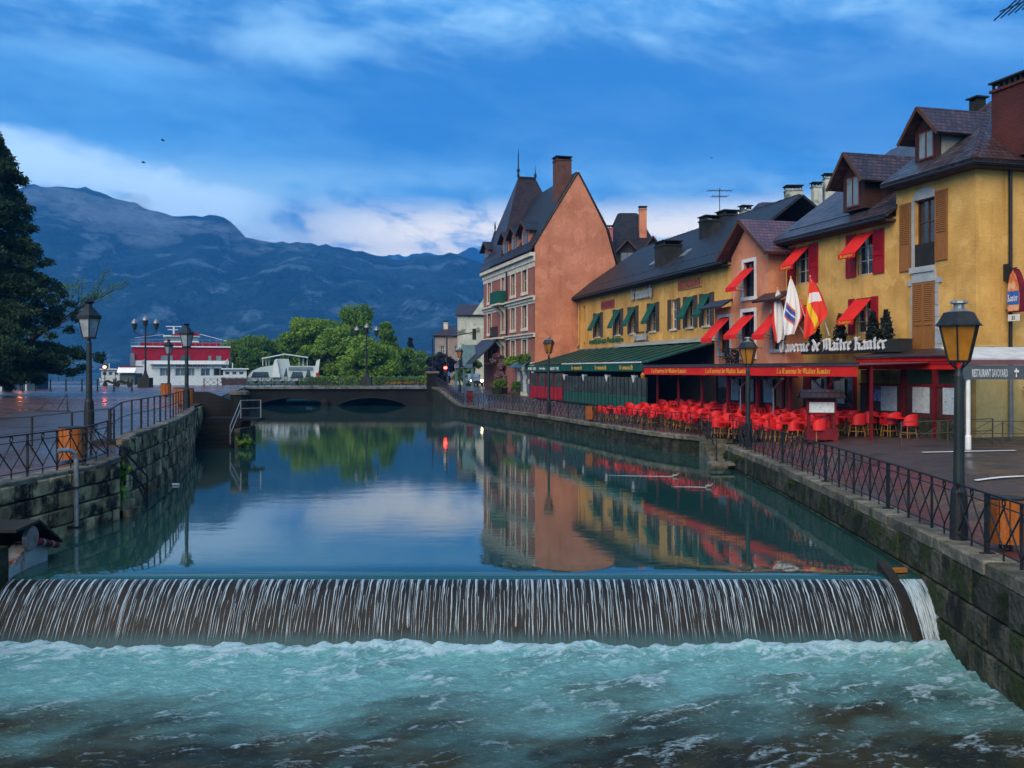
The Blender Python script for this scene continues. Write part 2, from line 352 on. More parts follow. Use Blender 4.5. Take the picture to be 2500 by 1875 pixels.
# ------------------------------------------------------------------ setting: banks, ground, water
RB = [(7.6, 6), (8.0, 14.9), (8.4, 19.6), (8.75, 24.9), (9.24, 33.4), (9.43, 42.4), (9.43, 47.0), (7.5, 51), (1.7, 72), (-4.87, 91.2), (-9.3, 111.7)]
LB = [(-11.6, 6), (-11.5, 20.5), (-11.06, 27.1), (-11.6, 28.5), (-12.2, 32.4), (-13.5, 38.8), (-15.9, 48), (-17.2, 52), (-31, 112)]
def interp(pl, y):
    for (x0, y0), (x1, y1) in zip(pl, pl[1:]):
        if y <= y1: return lerp(x0, x1, (y - y0) / (y1 - y0))
    return pl[-1][0]
def bx(y): return interp(RB, y)
def gz(x, y):
    d = max(0, (x - bx(min(y, 111))) * .95)
    z = .90 + .42 * sstep(.4, 4.2, d) + .022 * min(d, 8.5)
    return lerp(z, 2.22, sstep(90, 110, y))
RBS = RB[:6] + [(10.75, 42.42), (10.75, 46.98)] + RB[6:]
def bxs(y): return interp(RBS, y)
def gl(x, y): return lerp(1.65, 2.2, sstep(25.5, 30.5, y))
def sheet(rows, name, mat, smooth=True):
    n = len(rows[0]); mb = MB(); mb.v = [tuple(p) for r in rows for p in r]
    mb.f = [(i * n + k, i * n + k + 1, (i + 1) * n + k + 1, (i + 1) * n + k) for i in range(len(rows) - 1) for k in range(n - 1)]
    return obj(name, mb, mat, smooth=smooth)
ds = [.45, 1, 1.6, 2.2, 3, 3.7, 4.5, 6, 8.5, 12, 20, 40, 90]
ys = [6, 10, 14.9, 19.6, 24.9, 29, 33.4, 38, 42.4, 42.43, 46.97, 47.0, 49, 51, 56, 61, 67, 72, 78, 84, 91.2, 94, 97, 101, 105, 109, 111.6]
tag(sheet([[(bxs(y) + d, y, gz(bxs(y) + d, y)) for d in ds] for y in ys], 'street', m_street), 'wet dark street and terrace ground along the restaurants', kind='structure')
tag(sheet([[(bxs(y) + d, y, gz(bxs(y) + d, y) + .005) for d in (.5, 1.2, 2.0, 2.8)] for y in ys if y < 92], 'pavement', m_quaypave), 'wet patchy paved walkway along the right quay', kind='structure')
ys2 = [6, 12, 17, 21, 25.5, 26.3, 27.1, 28, 29, 30.5, 32.4, 38.8, 48, 52, 65, 80, 95, 112]
dl = [0, .6, 1.5, 3, 6, 12, 25, 60, 140]
tag(sheet([[(interp(LB, y) - d - .02, y, gl(0, y)) for d in dl[::-1]] for y in ys2], 'promenade', m_prom), 'rain-wet reddish promenade paving on the left bank', kind='structure')
tag(obj('far_promenade', MB().face([(-180, 112, 2.2), (-31, 112, 2.2), (-36, 124, 2.2), (-62, 124, 2.2), (-66, 168, 2.2), (-180, 168, 2.2)]), m_prom), 'promenade paving reaching the lake edge', kind='structure')
tag(obj('road', MB().box(-180, 90, 112.3, 123.7, 2.0, 2.24), ground_mat('wet_road', (.11, .12, .13), (.09, .10, .11), (.13, .14, .15), .5, .12, .3)), 'wet shining road crossing the bridge', kind='structure')
tag(obj('park_ground', MB().add([(-24, 128, 2.0), (90, 128, 2.0), (90, 123.7, 2.0), (-24, 123.7, 2.0), (-30, 150, 1.8), (-75, 175, 1.2), (-140, 420, 1), (400, 420, 1), (400, 123.7, 2.0)],
    [(3, 2, 1, 0), (0, 1, 8, 7, 6, 5, 4)]), m_grassg), 'green park lawn beyond the bridge', kind='structure')
CREST_Y, FOOT_Y, LOW = 19.75, 18.35, -1.09
def weir_profile():
    return [(20.9, 0), (20.6, -.001), (20.35, -.004), (20.12, -.010), (19.95, -.020), (19.8, -.036), (19.7, -.06), (19.62, -.09)]
rows = [[(x, y, 0) for x in (-40, -20, -12, 0, 10, 14)] for y in (132, 112, 80, 52, 36, 28, 24, 22)] + [[(x, y, z) for x in (-14, -12, -11.4, 0, 10, 14)] for y, z in weir_profile()]
tag(sheet(rows, 'river_water', m_water), 'calm dark reflecting river above the weir', kind='structure')
tag(obj('lake', MB().face([(-2500, 132, -.004), (2500, 132, -.004), (2500, 4000, -.004), (-2500, 4000, -.004)]), m_lake), 'pale lake under the mountains', kind='structure')
tag(obj('ground', MB().face([(-6000, -240, -2.2), (6000, -240, -2.2), (6000, 4900, -2.2), (-6000, 4900, -2.2)]), m_core), 'ground and river bed below everything', kind='structure')

# ------------------------------------------------------------------ quay walls
rnd = random.Random(7)
def polyline_len(pl):
    return sum(math.hypot(b[0] - a[0], b[1] - a[1]) for a, b in zip(pl, pl[1:]))
def along(pl, s):     # point and direction at arc length s
    for a, b in zip(pl, pl[1:]):
        l = math.hypot(b[0] - a[0], b[1] - a[1])
        if s <= l or b is pl[-1]:
            t = s / l; return Vector((lerp(a[0], b[0], t), lerp(a[1], b[1], t), 0)), Vector(((b[0] - a[0]) / l, (b[1] - a[1]) / l, 0))
        s -= l
def block_mesh(name, l, h, t, j, mat, seed, side=1):
    q = random.Random(seed); e = lambda: q.uniform(-j, j)
    b = .035
    mb = MB()
    # rough-faced stone: face ring, then bevelled ring toward the back
    f = [(b + e(), -t, b + e()), (l - b + e(), -t, b + e()), (l - b + e(), -t, h - b + e()), (b + e(), -t, h - b + e())]
    r1 = [(0, -t + b, 0), (l, -t + b, 0), (l, -t + b, h), (0, -t + b, h)]
    r2 = [(0, .12, 0), (l, .12, 0), (l, .12, h), (0, .12, h)]
    mid = (l / 2 + e() * 3, -t - abs(e()) * 1.5, h / 2 + e() * 2)
    mb.add(f + r1 + r2 + [mid], [(0, 1, 12), (1, 2, 12), (2, 3, 12), (3, 0, 12)] + [(4 + i, 4 + (i + 1) % 4, (i + 1) % 4, i) for i in range(4)] + [(8 + i, 8 + (i + 1) % 4, 4 + (i + 1) % 4, 4 + i) for i in range(4)] + [(11, 10, 9, 8)])
    return mb.mesh(name, mat)
def stone_wall(name, label, pl, z0, z1, courses, lmin, lmax, flip, seed, mat=None):
    """pl runs so that the visible face is on the river side; each stone is its own piece"""
    q = random.Random(seed); root = thing(name, label, 'wall', (pl[0][0], pl[0][1], z0))
    core = MB()
    off = .14
    for a, b in zip(pl, pl[1:]):
        d = Vector((b[0] - a[0], b[1] - a[1], 0)); n = Vector((d.y, -d.x, 0)).normalized() * (-1 if flip else 1)
        A = Vector((a[0], a[1], 0)) - n * off; B = Vector((b[0], b[1], 0)) - n * off
        O = Vector((pl[0][0], pl[0][1], z0))
        core.hexa([p - O + Vector((0, 0, z)) for z in (z0 - .6, z1 - .03) for p in (A, B, B - n * .7, A - n * .7)])
    obj('core', core, m_core, root)
    L = polyline_len(pl); h = (z1 - z0) / courses; kinds = {}
    for c in range(courses):
        s = -q.uniform(0, .4)
        while s < L - .15:
            l = q.choice([lmin, (lmin + lmax) / 2, lmax]); a0 = max(s, 0); l2 = min(l, L - a0)
            if s < 0: l2 = min(l + s, L)
            key = (round(l2, 2), q.randrange(3))
            if key not in kinds: kinds[key] = block_mesh('stone', l2 - .03, h - .03, .05 + .012 * key[1], .012, mat or m_block, hash(key) & 999)
            p, d = along(pl, a0)
            e, _ = along(pl, min(a0 + l2, L - 1e-4)); d = (e - p).normalized()
            o = obj('stone', kinds[key], None, root)
            ang = math.atan2(d.y, d.x)
            o.location = (p.x - pl[0][0], p.y - pl[0][1], c * h + .015); o.rotation_euler = (0, 0, ang)
            if flip: pass
            s += l if s >= 0 else l
    return root
# left bank: the wall face looks toward +x, so run it from far to near
stone_wall('quay_wall', 'dark stained stone quay wall beside the sluice machinery', [(-11.06, 27.1), (-11.5, 20.2), (-11.6, 13)][::-1], -.1, 1.58, 4, .62, 1.05, False, 3)
stone_wall('quay_wall', 'long curved quay wall of brown stone blocks below the promenade', LB[3:8], -.1, 2.13, 4, .85, 1.5, False, 5)
stone_wall('quay_wall', 'low far bank wall between water stairs and bridge', LB[7:9], -.1, 2.1, 2, 3.2, 4.6, False, 6)
# a short return wall behind the recessed steps
stone_wall('quay_wall', 'short recessed wall behind the steep water steps', [(-11.06, 27.1), (-12.3, 27.3), (-12.3, 28.4), (-11.6, 28.5)], -.1, 1.6, 4, .5, .8, False, 8)
def coping(name, label, pl, zf, w, t, lmin, lmax, seed, side, jit=.01):
    q = random.Random(seed); L = polyline_len(pl); s = 0.
    root = thing(name, label, 'coping', (pl[0][0], pl[0][1], zf(*pl[0])))
    while s < L - .2:
        l = min(q.uniform(lmin, lmax), L - s); a, _ = along(pl, s + .012); b, _ = along(pl, s + l - .012)
        d = (b - a).normalized(); n = Vector((d.y, -d.x, 0)) * side   # toward land
        za, zb = zf(a.x, a.y) + q.uniform(-jit, jit), zf(b.x, b.y) + q.uniform(-jit, jit)
        o = q.uniform(.03, .09)
        A, B = a - n * o, b - n * o
        O = root.location; e = .03
        lowr = [A, B, B + n * (w + o), A + n * (w + o)]; zz = [za, zb, zb, za]
        top = [A + n * e + d * e, B + n * e - d * e, B + n * (w + o - e) - d * e, A + n * (w + o - e) + d * e]
        mb = MB()
        v = [p + Vector((0, 0, z - t)) - O for p, z in zip(lowr, zz)] + [p + Vector((0, 0, z - e)) - O for p, z in zip(lowr, zz)] + [p + Vector((0, 0, z)) - O for p, z in zip(top, zz)]
        mb.add(v, [(3, 2, 1, 0)] + [(i, (i + 1) % 4, 4 + (i + 1) % 4, 4 + i) for i in range(4)] + [(4 + i, 4 + (i + 1) % 4, 8 + (i + 1) % 4, 8 + i) for i in range(4)] + [(8, 9, 10, 11)])
        obj('stone', mb, m_coping, root); s += l
    return root
czr = lambda x, y: gz(bx(y), y) + .02
coping('quay_coping', 'worn pale coping stones along the near right quay', RB[0:6], czr, .52, .24, .9, 1.5, 11, 1)
coping('quay_coping', 'mossy coping stones along the far right quay', RB[6:10], czr, .5, .22, 1.3, 2.2, 12, 1)
coping('quay_coping', 'coping rising along the quay to the bridge end', RB[9:11], czr, .5, .25, 2, 3, 13, 1)
clz = lambda x, y: gl(x, y) + .015
coping('quay_coping', 'grey coping along the lower left quay', [(-11.6, 13), (-11.5, 20.5), (-11.06, 27.1)], clz, .5, .16, 1.0, 1.7, 14, -1)
coping('quay_coping', 'thin coping along the curved promenade wall', LB[3:8], clz, .42, .14, 1.2, 2.0, 15, -1)

def rough_wall(name, label, pl, z0, zf, batter, mat, seed, step=.35, nz=9, amp=.05):
    """masonry face with lumpy relief; batter pushes the foot toward the river (-x side)"""
    q = random.Random(seed); L = polyline_len(pl); n = int(L / step); mb = MB(); rows = []
    from mathutils import noise as mn
    for i in range(n + 1):
        p, d = along(pl, min(L - 1e-4, L * i / n)); nn = Vector((-d.y, d.x, 0)); zt = zf(p.x, p.y); r = []
        for k in range(nz + 1):
            t = k / nz; z = lerp(z0, zt - .2, t)
            o = batter * (1 - t) ** 1.5 + amp * mn.noise(Vector((p.x * 1.7, p.y * 1.7, z * 3 + seed))) + .5 * amp * mn.noise(Vector((p.x * 5, p.y * 5, z * 8)))
            r.append(p + nn * (o - .04) + Vector((0, 0, z)))
        rows.append(r)
    root = thing(name, label, 'wall', (pl[0][0], pl[0][1], z0)); O = root.location
    nn_ = nz + 1; mb.v = [tuple(v - O) for r in rows for v in r]
    mb.f = [(i * nn_ + k, i * nn_ + k + 1, (i + 1) * nn_ + k + 1, (i + 1) * nn_ + k) for i in range(n) for k in range(nz)]
    obj('masonry', mb, mat, root, True); return root
stone_wall('quay_wall', 'stained mossy quay wall running down past the weir', RB[0:6][::-1], -1.9, .68, 4, .9, 2.2, False, 17, m_moss)
rough_wall('quay_wall', 'low mossy quay wall below the restaurant terraces', RB[6:11], -.4, czr, .12, m_moss, 2, .5, 8, .05)
rough_wall('quay_wall', 'wall recess behind the quay steps', [(9.43, 42.4), (10.75, 42.4), (10.75, 47.0), (9.43, 47.0)], -.4, lambda x, y: 1.2, .02, m_moss, 3, .3, 8, .04)
rough_wall('quay_wall', 'dark quay wall below the weir at the lower left', [(-11.5, 20.3), (-11.7, 6)], -1.9, lambda x, y: 0.2, .1, m_moss, 4, .3, 8, .05)

# ------------------------------------------------------------------ weir and water below it
X0, X1 = -11.4, 8.42
def fall_profile(t):       # t 0 crest .. 1 foot: curve of the sheet over the flap
    y = CREST_Y - .12 - 1.22 * (t ** .70); z = -.075 - 1.09 * t ** 1.22
    return y, z
weir = thing('weir', 'broad curved weir flap with thin water sheets falling across the river', 'weir', (0, 18.4, -1.4))
wo = weir.location
mb = MB(); rows_ = []
for i in range(25):
    t = i / 24; y, z = fall_profile(t); rows_.append((y, z))
xs_ = np.linspace(X0, X1, 60)
mb.v = [(x, y - wo.y, z - wo.z - .012) for y, z in rows_ for x in xs_]; nx = len(xs_)
mb.f = [(i * nx + k, (i + 1) * nx + k, (i + 1) * nx + k + 1, i * nx + k + 1) for i in range(len(rows_) - 1) for k in range(nx - 1)]
m_flap = pm('weir_flap', (.016, .012, .010), (.006, .006, .006), 1.2, .55, .35, 14, st=(4, .4, .4), c3=(.012, .012, .012), s3=1.1, l3=(.45, .65), bdist=.015, spec=.2)
obj('flap', mb, m_flap, weir, True)
mb = MB().box(X0, X1, .7 + .7, 2.4, -.6, 1.26)
obj('sill', mb, m_core, weir)
# falling strands: bundles of tapering filaments standing proud of the flap
def strand_mat():
    m = bpy.data.materials.new('falling_water'); m.use_nodes = True
    N, L, nd, mth, mix, ss = nodes(m.node_tree); N.clear()
    out = nd('ShaderNodeOutputMaterial'); b = nd('ShaderNodeBsdfPrincipled'); tr = nd('ShaderNodeBsdfTransparent'); mx = nd('ShaderNodeMixShader')
    b.inputs['Base Color'].default_value = (.36, .46, .52, 1); b.inputs['Roughness'].default_value = .2
    tc = nd('ShaderNodeTexCoord'); mp = nd('ShaderNodeMapping'); mp.inputs['Scale'].default_value = (46, 1.3, 1.3); L.new(tc.outputs['Object'], mp.inputs[0])
    n = nd('ShaderNodeTexNoise', _Scale=1.4, _Detail=4.); L.new(mp.outputs[0], n.inputs['Vector'])
    L.new(mth('MULTIPLY', ss(n.outputs[0], .32, .60), .85), mx.inputs[0]); L.new(tr.outputs[0], mx.inputs[1]); L.new(b.outputs[0], mx.inputs[2]); L.new(mx.outputs[0], out.inputs[0])
    return m
m_fall = strand_mat()
q = random.Random(21); mb = MB()
def ribbon(x, w0, w1, t0, t1, lift, drift=0., n=12):
    b = len(mb.v)
    for i in range(n + 1):
        s = i / n; t = lerp(t0, t1, s); y, z = fall_profile(t); w = lerp(w0, w1, s ** .6) * (1 if s < .96 else .5)
        l2 = lift * (.5 + .5 * math.sin(math.pi * min(1, s * 1.2)))
        xx = x + drift * s + .008 * math.sin(9 * s + x * 13)
        mb.v += [(xx - w, y - wo.y - .004, z - wo.z + .004), (xx, y - wo.y - l2, z - wo.z + l2 * .9), (xx + w, y - wo.y - .004, z - wo.z + .004)]
    mb.f += [(b + i * 3 + k, b + (i + 1) * 3 + k, b + (i + 1) * 3 + k + 1, b + i * 3 + k + 1) for i in range(n) for k in range(2)]
x = X0 + .1
while x < X1 - .72:
    L_ = min(1.0, q.uniform(.7, 1.6)); w = q.uniform(.018, .032)
    ribbon(x, w, w * .35, 0., L_ * q.uniform(.2, .4), .016, q.uniform(-.008, .008), 8)
    ribbon(x, w * .42, .009, 0., L_, .018, q.uniform(-.012, .012), 14)
    for k in range(q.choice([1, 2, 2, 3])):
        ribbon(x + q.uniform(-.07, .07), q.uniform(.003, .008), .0035, 0., min(1, L_ * q.uniform(.4, 1.2)), .008, q.uniform(-.012, .012), 9)
    ribbon(x + .08 + q.uniform(-.02, .02), .0045, .004, q.uniform(0, .4), 1., .007, 0, 9)
    x += q.uniform(.148, .180)
for k in range(46):        # the separate full spill beside the wall
    ribbon(X1 - .52 + .011 * k + q.uniform(-.01, .01), q.uniform(.01, .022), .006, 0, 1, .03, .03 + .003 * k, 9)
def curtain_mat():
    m = bpy.data.materials.new('water_curtain'); m.use_nodes = True
    N, L, nd, mth, mix, ss = nodes(m.node_tree); N.clear()
    out = nd('ShaderNodeOutputMaterial'); b = nd('ShaderNodeBsdfPrincipled'); tr = nd('ShaderNodeBsdfTransparent'); mx = nd('ShaderNodeMixShader')
    b.inputs['Base Color'].default_value = (.035, .085, .095, 1); b.inputs['Roughness'].default_value = .5; b.inputs['Specular IOR Level'].default_value = .15
    tc = nd('ShaderNodeTexCoord'); mp = nd('ShaderNodeMapping'); mp.inputs['Scale'].default_value = (9, 1, 1); L.new(tc.outputs['Object'], mp.inputs[0])
    n = nd('ShaderNodeTexNoise', _Scale=1.5, _Detail=5.); L.new(mp.outputs[0], n.inputs['Vector']); sp = nd('ShaderNodeSeparateXYZ'); L.new(tc.outputs['Object'], sp.inputs[0])
    L.new(mth('MULTIPLY', ss(mth('ADD', sp.outputs[2], mth('MULTIPLY', n.outputs[0], -.25)), .50, .22), .8), mx.inputs[0])
    L.new(tr.outputs[0], mx.inputs[1]); L.new(b.outputs[0], mx.inputs[2]); L.new(mx.outputs[0], out.inputs[0]); return m
cv = MB(); cr = [fall_profile(t) for t in np.linspace(.45, 1, 12)]; cx = np.linspace(X0, X1 - .72, 80)
cv.v = [(x_, y_ - wo.y - .012, z_ - wo.z + .008) for y_, z_ in cr for x_ in cx]; cv.f = [(i * 80 + k, (i + 1) * 80 + k, (i + 1) * 80 + k + 1, i * 80 + k + 1) for i in range(11) for k in range(79)]
tag(obj('water_curtain', cv, curtain_mat(), weir, True), kind='stuff')
fall = obj('falling_water', mb, m_fall, weir, True); tag(fall, 'thin white water strands sliding down the flap', kind='stuff')
# dark pier with timber at the right end of the flap
pier = MB(); pier.hexa([Vector(p) - wo for p in [(7.66, 18.7, -1.3), (7.86, 18.7, -1.3), (7.86, 20.2, -1.3), (7.66, 20.2, -1.3), (7.66, 19.55, -.02), (7.86, 19.55, -.02), (7.86, 20.2, .2), (7.66, 20.2, .2)]])
obj('side_pier', pier, m_core, weir)
obj('timber', MB().hexa([Vector(p) - wo for p in [(7.86, 19.9, .0), (8.2, 19.95, .0), (8.2, 20.1, .0), (7.86, 20.05, .0), (7.86, 19.9, .08), (8.2, 19.95, .08), (8.2, 20.1, .08), (7.86, 20.05, .08)]]), m_shut, weir)

# churned water: real waves, foam as its own colour
def vnoise(x, y, seed):
    r = np.random.RandomState(seed); T = r.rand(256, 256)
    xi = np.floor(x).astype(int); yi = np.floor(y).astype(int); fx = x - xi; fy = y - yi
    fx = fx * fx * (3 - 2 * fx); fy = fy * fy * (3 - 2 * fy); g = lambda a, b: T[a % 256, b % 256]
    return (g(xi, yi) * (1 - fx) + g(xi + 1, yi) * fx) * (1 - fy) + (g(xi, yi + 1) * (1 - fx) + g(xi + 1, yi + 1) * fx) * fy
def fbm(x, y, seed, oct=4, g=.5):
    a, s, o = 0., 0., 1.
    for k in range(oct): a = a + vnoise(x * 2 ** k + 17 * k, y * 2 ** k + 31 * k, seed + k) * o; s += o; o *= g
    return a / s
xs = np.arange(-13., 9.6, .042); ysl = np.arange(9.6, 18.75, .042)
XX, YY = np.meshgrid(xs, ysl)
dd = 18.45 - YY                                    # distance from the foot of the fall
wob = fbm(XX * .5, YY * .5, 3) * 2 - 1
flow = XX * .9 + YY * .45                           # streaks drift down and to the left
cross = -XX * .45 + YY * .9
n_big = fbm(flow * .55, cross * 1.1, 40, 4) ; n_mid = fbm(flow * 1.6 + wob, cross * 3.4, 50, 4); n_fin = fbm(flow * 4.5, cross * 9, 60, 3)
rid = 1 - np.abs(2 * fbm(flow * 1.1 + wob * 1.5, cross * 2.3 + wob, 70, 4) - 1)
near = np.exp(-np.maximum(dd, 0) / 1.3)
amp = .085 + .08 * np.exp(-np.maximum(dd, 0) / 2.2)
ZZ = LOW + amp * (n_big - .5) * 1.8 + amp * .8 * (n_mid - .5) + amp * .7 * (rid - .75) + .035 * (n_fin - .5)
ZZ += .035 * (n_fin - .5) * np.exp(-np.maximum(dd, 0) / 2.5) * 2 + .05 * (fbm(XX * 9, YY * 9, 80, 3) - .5) * np.exp(-np.maximum(dd, 0) / 1.5)
ZZ += .10 * np.exp(-((dd - .28) / .24) ** 2) * (.4 + 1.2 * n_mid) - .10 * np.exp(-((dd + .1) / .2) ** 2)
aer = np.clip(1.25 - (dd + (n_big - .5) * 5.0 + (n_mid - .5) * 2.0 + wob * .9) / 4.3, 0, 1) ** 1.1      # air-filled teal water
rid2 = 1 - np.abs(2 * fbm(flow * 2.6 + wob * 2, cross * 5.2 + wob, 90, 4) - 1)
crest = np.clip((rid - .80) / .16, 0, 1) * np.clip((n_mid - .38) / .22, 0, 1) + .8 * np.clip((rid2 - .86) / .12, 0, 1) * np.clip((n_big - .40) / .2, 0, 1)
foam = np.clip(crest * (.40 + .8 * np.exp(-np.maximum(dd - .5, 0) / 2.4)) + np.exp(-((dd - .30) / .30) ** 2) * np.clip((n_mid * .6 + n_fin * .5 - .36) / .2, 0, 1) * 1.1, 0, 1)
mb = MB(); nx = len(xs); ny = len(ysl)
me = bpy.data.meshes.new('churned_water')
co = np.stack([XX, YY, ZZ], -1).reshape(-1, 3)
idx = (np.arange(ny - 1)[:, None] * nx + np.arange(nx - 1)[None, :]).reshape(-1)
fc = np.stack([idx, idx + 1, idx + nx + 1, idx + nx], -1)
me.vertices.add(len(co)); me.vertices.foreach_set('co', co.ravel()); me.loops.add(fc.size); me.loops.foreach_set('vertex_index', fc.ravel().astype(np.int32))
me.polygons.add(len(fc)); me.polygons.foreach_set('loop_start', (np.arange(len(fc)) * 4).astype(np.int32)); me.polygons.foreach_set('use_smooth', np.ones(len(fc), bool)); me.update()
for nm, arr in (('foam', foam), ('aeration', aer)):
    at = me.attributes.new(nm, 'FLOAT', 'POINT'); at.data.foreach_set('value', arr.ravel().astype(np.float32))
def churn_mat():
    m = bpy.data.materials.new('churned_water_mat'); m.use_nodes = True
    N, L, nd, mth, mix, ss = nodes(m.node_tree); N.clear()
    out = nd('ShaderNodeOutputMaterial'); b = nd('ShaderNodeBsdfPrincipled'); L.new(b.outputs[0], out.inputs[0])
    fo = nd('ShaderNodeAttribute', attribute_name='foam').outputs['Fac']; ae = nd('ShaderNodeAttribute', attribute_name='aeration').outputs['Fac']
    tc = nd('ShaderNodeTexCoord'); mp = nd('ShaderNodeMapping'); mp.inputs['Rotation'].default_value = (0, 0, R(-25)); mp.inputs['Scale'].default_value = (1, 2.6, 1); L.new(tc.outputs['Object'], mp.inputs[0])
    n = nd('ShaderNodeTexNoise', _Scale=6.5, _Detail=9., _Roughness=.72, _Distortion=1.1); L.new(mp.outputs[0], n.inputs['Vector'])
    n2 = nd('ShaderNodeTexNoise', _Scale=.8, _Detail=4.); L.new(tc.outputs['Object'], n2.inputs['Vector'])
    c = mix(ss(n2.outputs[0], .4, .65), (.040, .042, .024), (.016, .024, .021))
    a2 = mth('MULTIPLY', ae, mth('ADD', .55, mth('MULTIPLY', n.outputs[0], .8)), True)
    c = mix(a2, c, mix(n.outputs[0], (.07, .28, .30), (.26, .54, .55)))
    nf = nd('ShaderNodeTexNoise', _Scale=24., _Detail=6., _Roughness=.7, _Distortion=.6); L.new(mp.outputs[0], nf.inputs['Vector'])
    f2 = mth('MULTIPLY', ss(mth('ADD', mth('ADD', mth('MULTIPLY', fo, .65), mth('MULTIPLY', mth('SUBTRACT', nf.outputs[0], .5), .6)), mth('MULTIPLY', mth('SUBTRACT', n.outputs[0], .5), 1.5)), .20, .72), .9)
    lace = mth('MULTIPLY', ss(n.outputs[0], .56, .72), mth('ADD', .20, mth('MULTIPLY', ae, .65)))
    f2 = mth('MAXIMUM', f2, lace)
    c = mix(f2, c, (.44, .62, .68)); L.new(c, b.inputs['Base Color'])
    L.new(mth('ADD', .22, mth('MULTIPLY', f2, .6)), b.inputs['Roughness']); b.inputs['IOR'].default_value = 1.33; b.inputs['Specular IOR Level'].default_value = .22
    bp = nd('ShaderNodeBump'); bp.inputs['Strength'].default_value = 1.; bp.inputs['Distance'].default_value = .07
    L.new(mth('ADD', n.outputs[0], mth('MULTIPLY', nf.outputs[0], .45)), bp.inputs['Height']); L.new(bp.outputs[0], b.inputs['Normal']); return m
me.materials.append(churn_mat())
cw = bpy.data.objects.new('churned_water', me); C.objects.link(cw)
tag(cw, 'foaming teal and brown water below the weir', kind='structure')
# flecks of spray thrown up along the foot of the fall
mb = MB(); q = random.Random(4)
for k in range(700):
    xk = q.uniform(X0, X1 + .2); d_ = .22 + abs(q.gauss(0, .16)); h = abs(q.gauss(0, .03)) * math.exp(-d_)
    c_ = Vector((xk, 18.25 - d_, LOW + .03 + h)); r_ = q.uniform(.004, .012)
    mb.add([c_ + Vector((r_, 0, 0)), c_ + Vector((-r_ * .6, r_, 0)), c_ + Vector((-r_ * .6, -r_, 0)), c_ + Vector((0, 0, r_ * .8))], [(0, 1, 3), (1, 2, 3), (2, 0, 3), (2, 1, 0)])
tag(obj('spray', mb, pm('spray_white', (.34, .50, .56), None, 5, .5, 0)), 'white flecks of spray at the foot of the weir', kind='stuff')

# ------------------------------------------------------------------ railings
def railing(label, pl, zf, spacing=1.05, style='cross', h=1.0, heavy=4, mat=m_iron, name='quay_railing', r=.016, pw=.04):
    root = thing(name, label, 'railing', (pl[0][0], pl[0][1], zf(*pl[0]))); O = root.location.copy()
    L = polyline_len(pl); n = max(1, round(L / spacing)); pts = []
    for i in range(n + 1):
        p, d = along(pl, min(L - 1e-4, L * i / n)); p = p.copy(); p.z = zf(p.x, p.y); pts.append((p - O, d))
    up = lambda p, z: p + Vector((0, 0, z))
    for nm, z, w in (('top_rail', h, .05), ('middle_rail', h - .16 if style == 'cross' else h * .55, .028), ('bottom_rail', .12, .028)):
        if style == 'bars' and nm == 'bottom_rail': continue
        mb = MB()
        for (a, _), (b, _) in zip(pts, pts[1:]): mb.bar(up(a, z), up(b, z), w, w * .6)
        obj(nm, mb, mat, root)
    for i, (p, d) in enumerate(pts):
        mb = MB()
        if i % heavy == 0:
            for s in (-.07, .07): mb.bar(p + d * s, up(p + d * s, h), pw * .9)
            for z in (.25, .55, .82): mb.bar(up(p - d * .07, z), up(p + d * .07, z), .03)
            mb.cbox(p.x, p.y, p.z, .24, .12, .025)
        else: mb.bar(p, up(p, h), pw)
        obj('post', mb, mat, root)
    if style == 'cross':
        for (a, d), (b, _) in zip(pts, pts[1:]):
            m = (a + b) / 2; mb = MB()
            for q1, q2 in ((up(a, h - .17), up(m, .2)), (up(b, h - .17), up(m, .2)), (up(m, h - .17), up(a, .13)), (up(m, h - .17), up(b, .13))): mb.bar(q1, q2, r * 1.3, r * 1.3)
            mb.bar(m, up(m, .2), r * 1.5)
            obj('brace', mb, mat, root)
            obj('ring', MB().ring(up(m, h - .08), .062, .022, (b - a).normalized(), (0, 0, 1), 8), mat, root)
    elif style == 'bars':
        for (a, d), (b, _) in zip(pts, pts[1:]): pass
    return root
ed = lambda pl, o: [(x + o, y) for x, y in pl]
railing('black railing with crossed bars on the near right quay', ed(RB[0:5] + [(9.43, 42.3)], .28), czr, 1.42, r=.017, pw=.042, h=1.08)
railing('long cross-braced railing along the far right quay', ed([(9.43, 47.1)] + RB[7:10], .28), czr, 1.6, r=.02, pw=.045, h=1.08)
railing('railing climbing the quay to the bridge end', ed([RB[9], (-9.0, 110.5)], .28), czr, 1.6, r=.03, pw=.06)
railing('front cross-braced railing beside the sluice machinery', [(-11.75, 15), (-11.7, 20.5), (-11.3, 26.9)], clz, 1.4, r=.018, pw=.045)
railing('promenade railing along the curved stone wall', [(x - .3, y) for x, y in LB[3:8]], clz, 1.35, 'bars', heavy=3, pw=.045)
railing('short railing set back behind the wooden litter bin', [(-15.2, 28.1), (-11.9, 28.6)], lambda x, y: 1.72 + .1 * (x + 15.2), 1.1, 'bars', heavy=3, pw=.05)
railing('railing on the near side of the stone bridge', [(-36, 112.5), (-9.2, 112.5)], lambda x, y: 2.24, 1.6, r=.03, pw=.06, name='bridge_railing')
railing('railing on the far side of the stone bridge', [(-37, 123.4), (-9.2, 123.4)], lambda x, y: 2.24, 1.6, r=.03, pw=.06, name='bridge_railing')
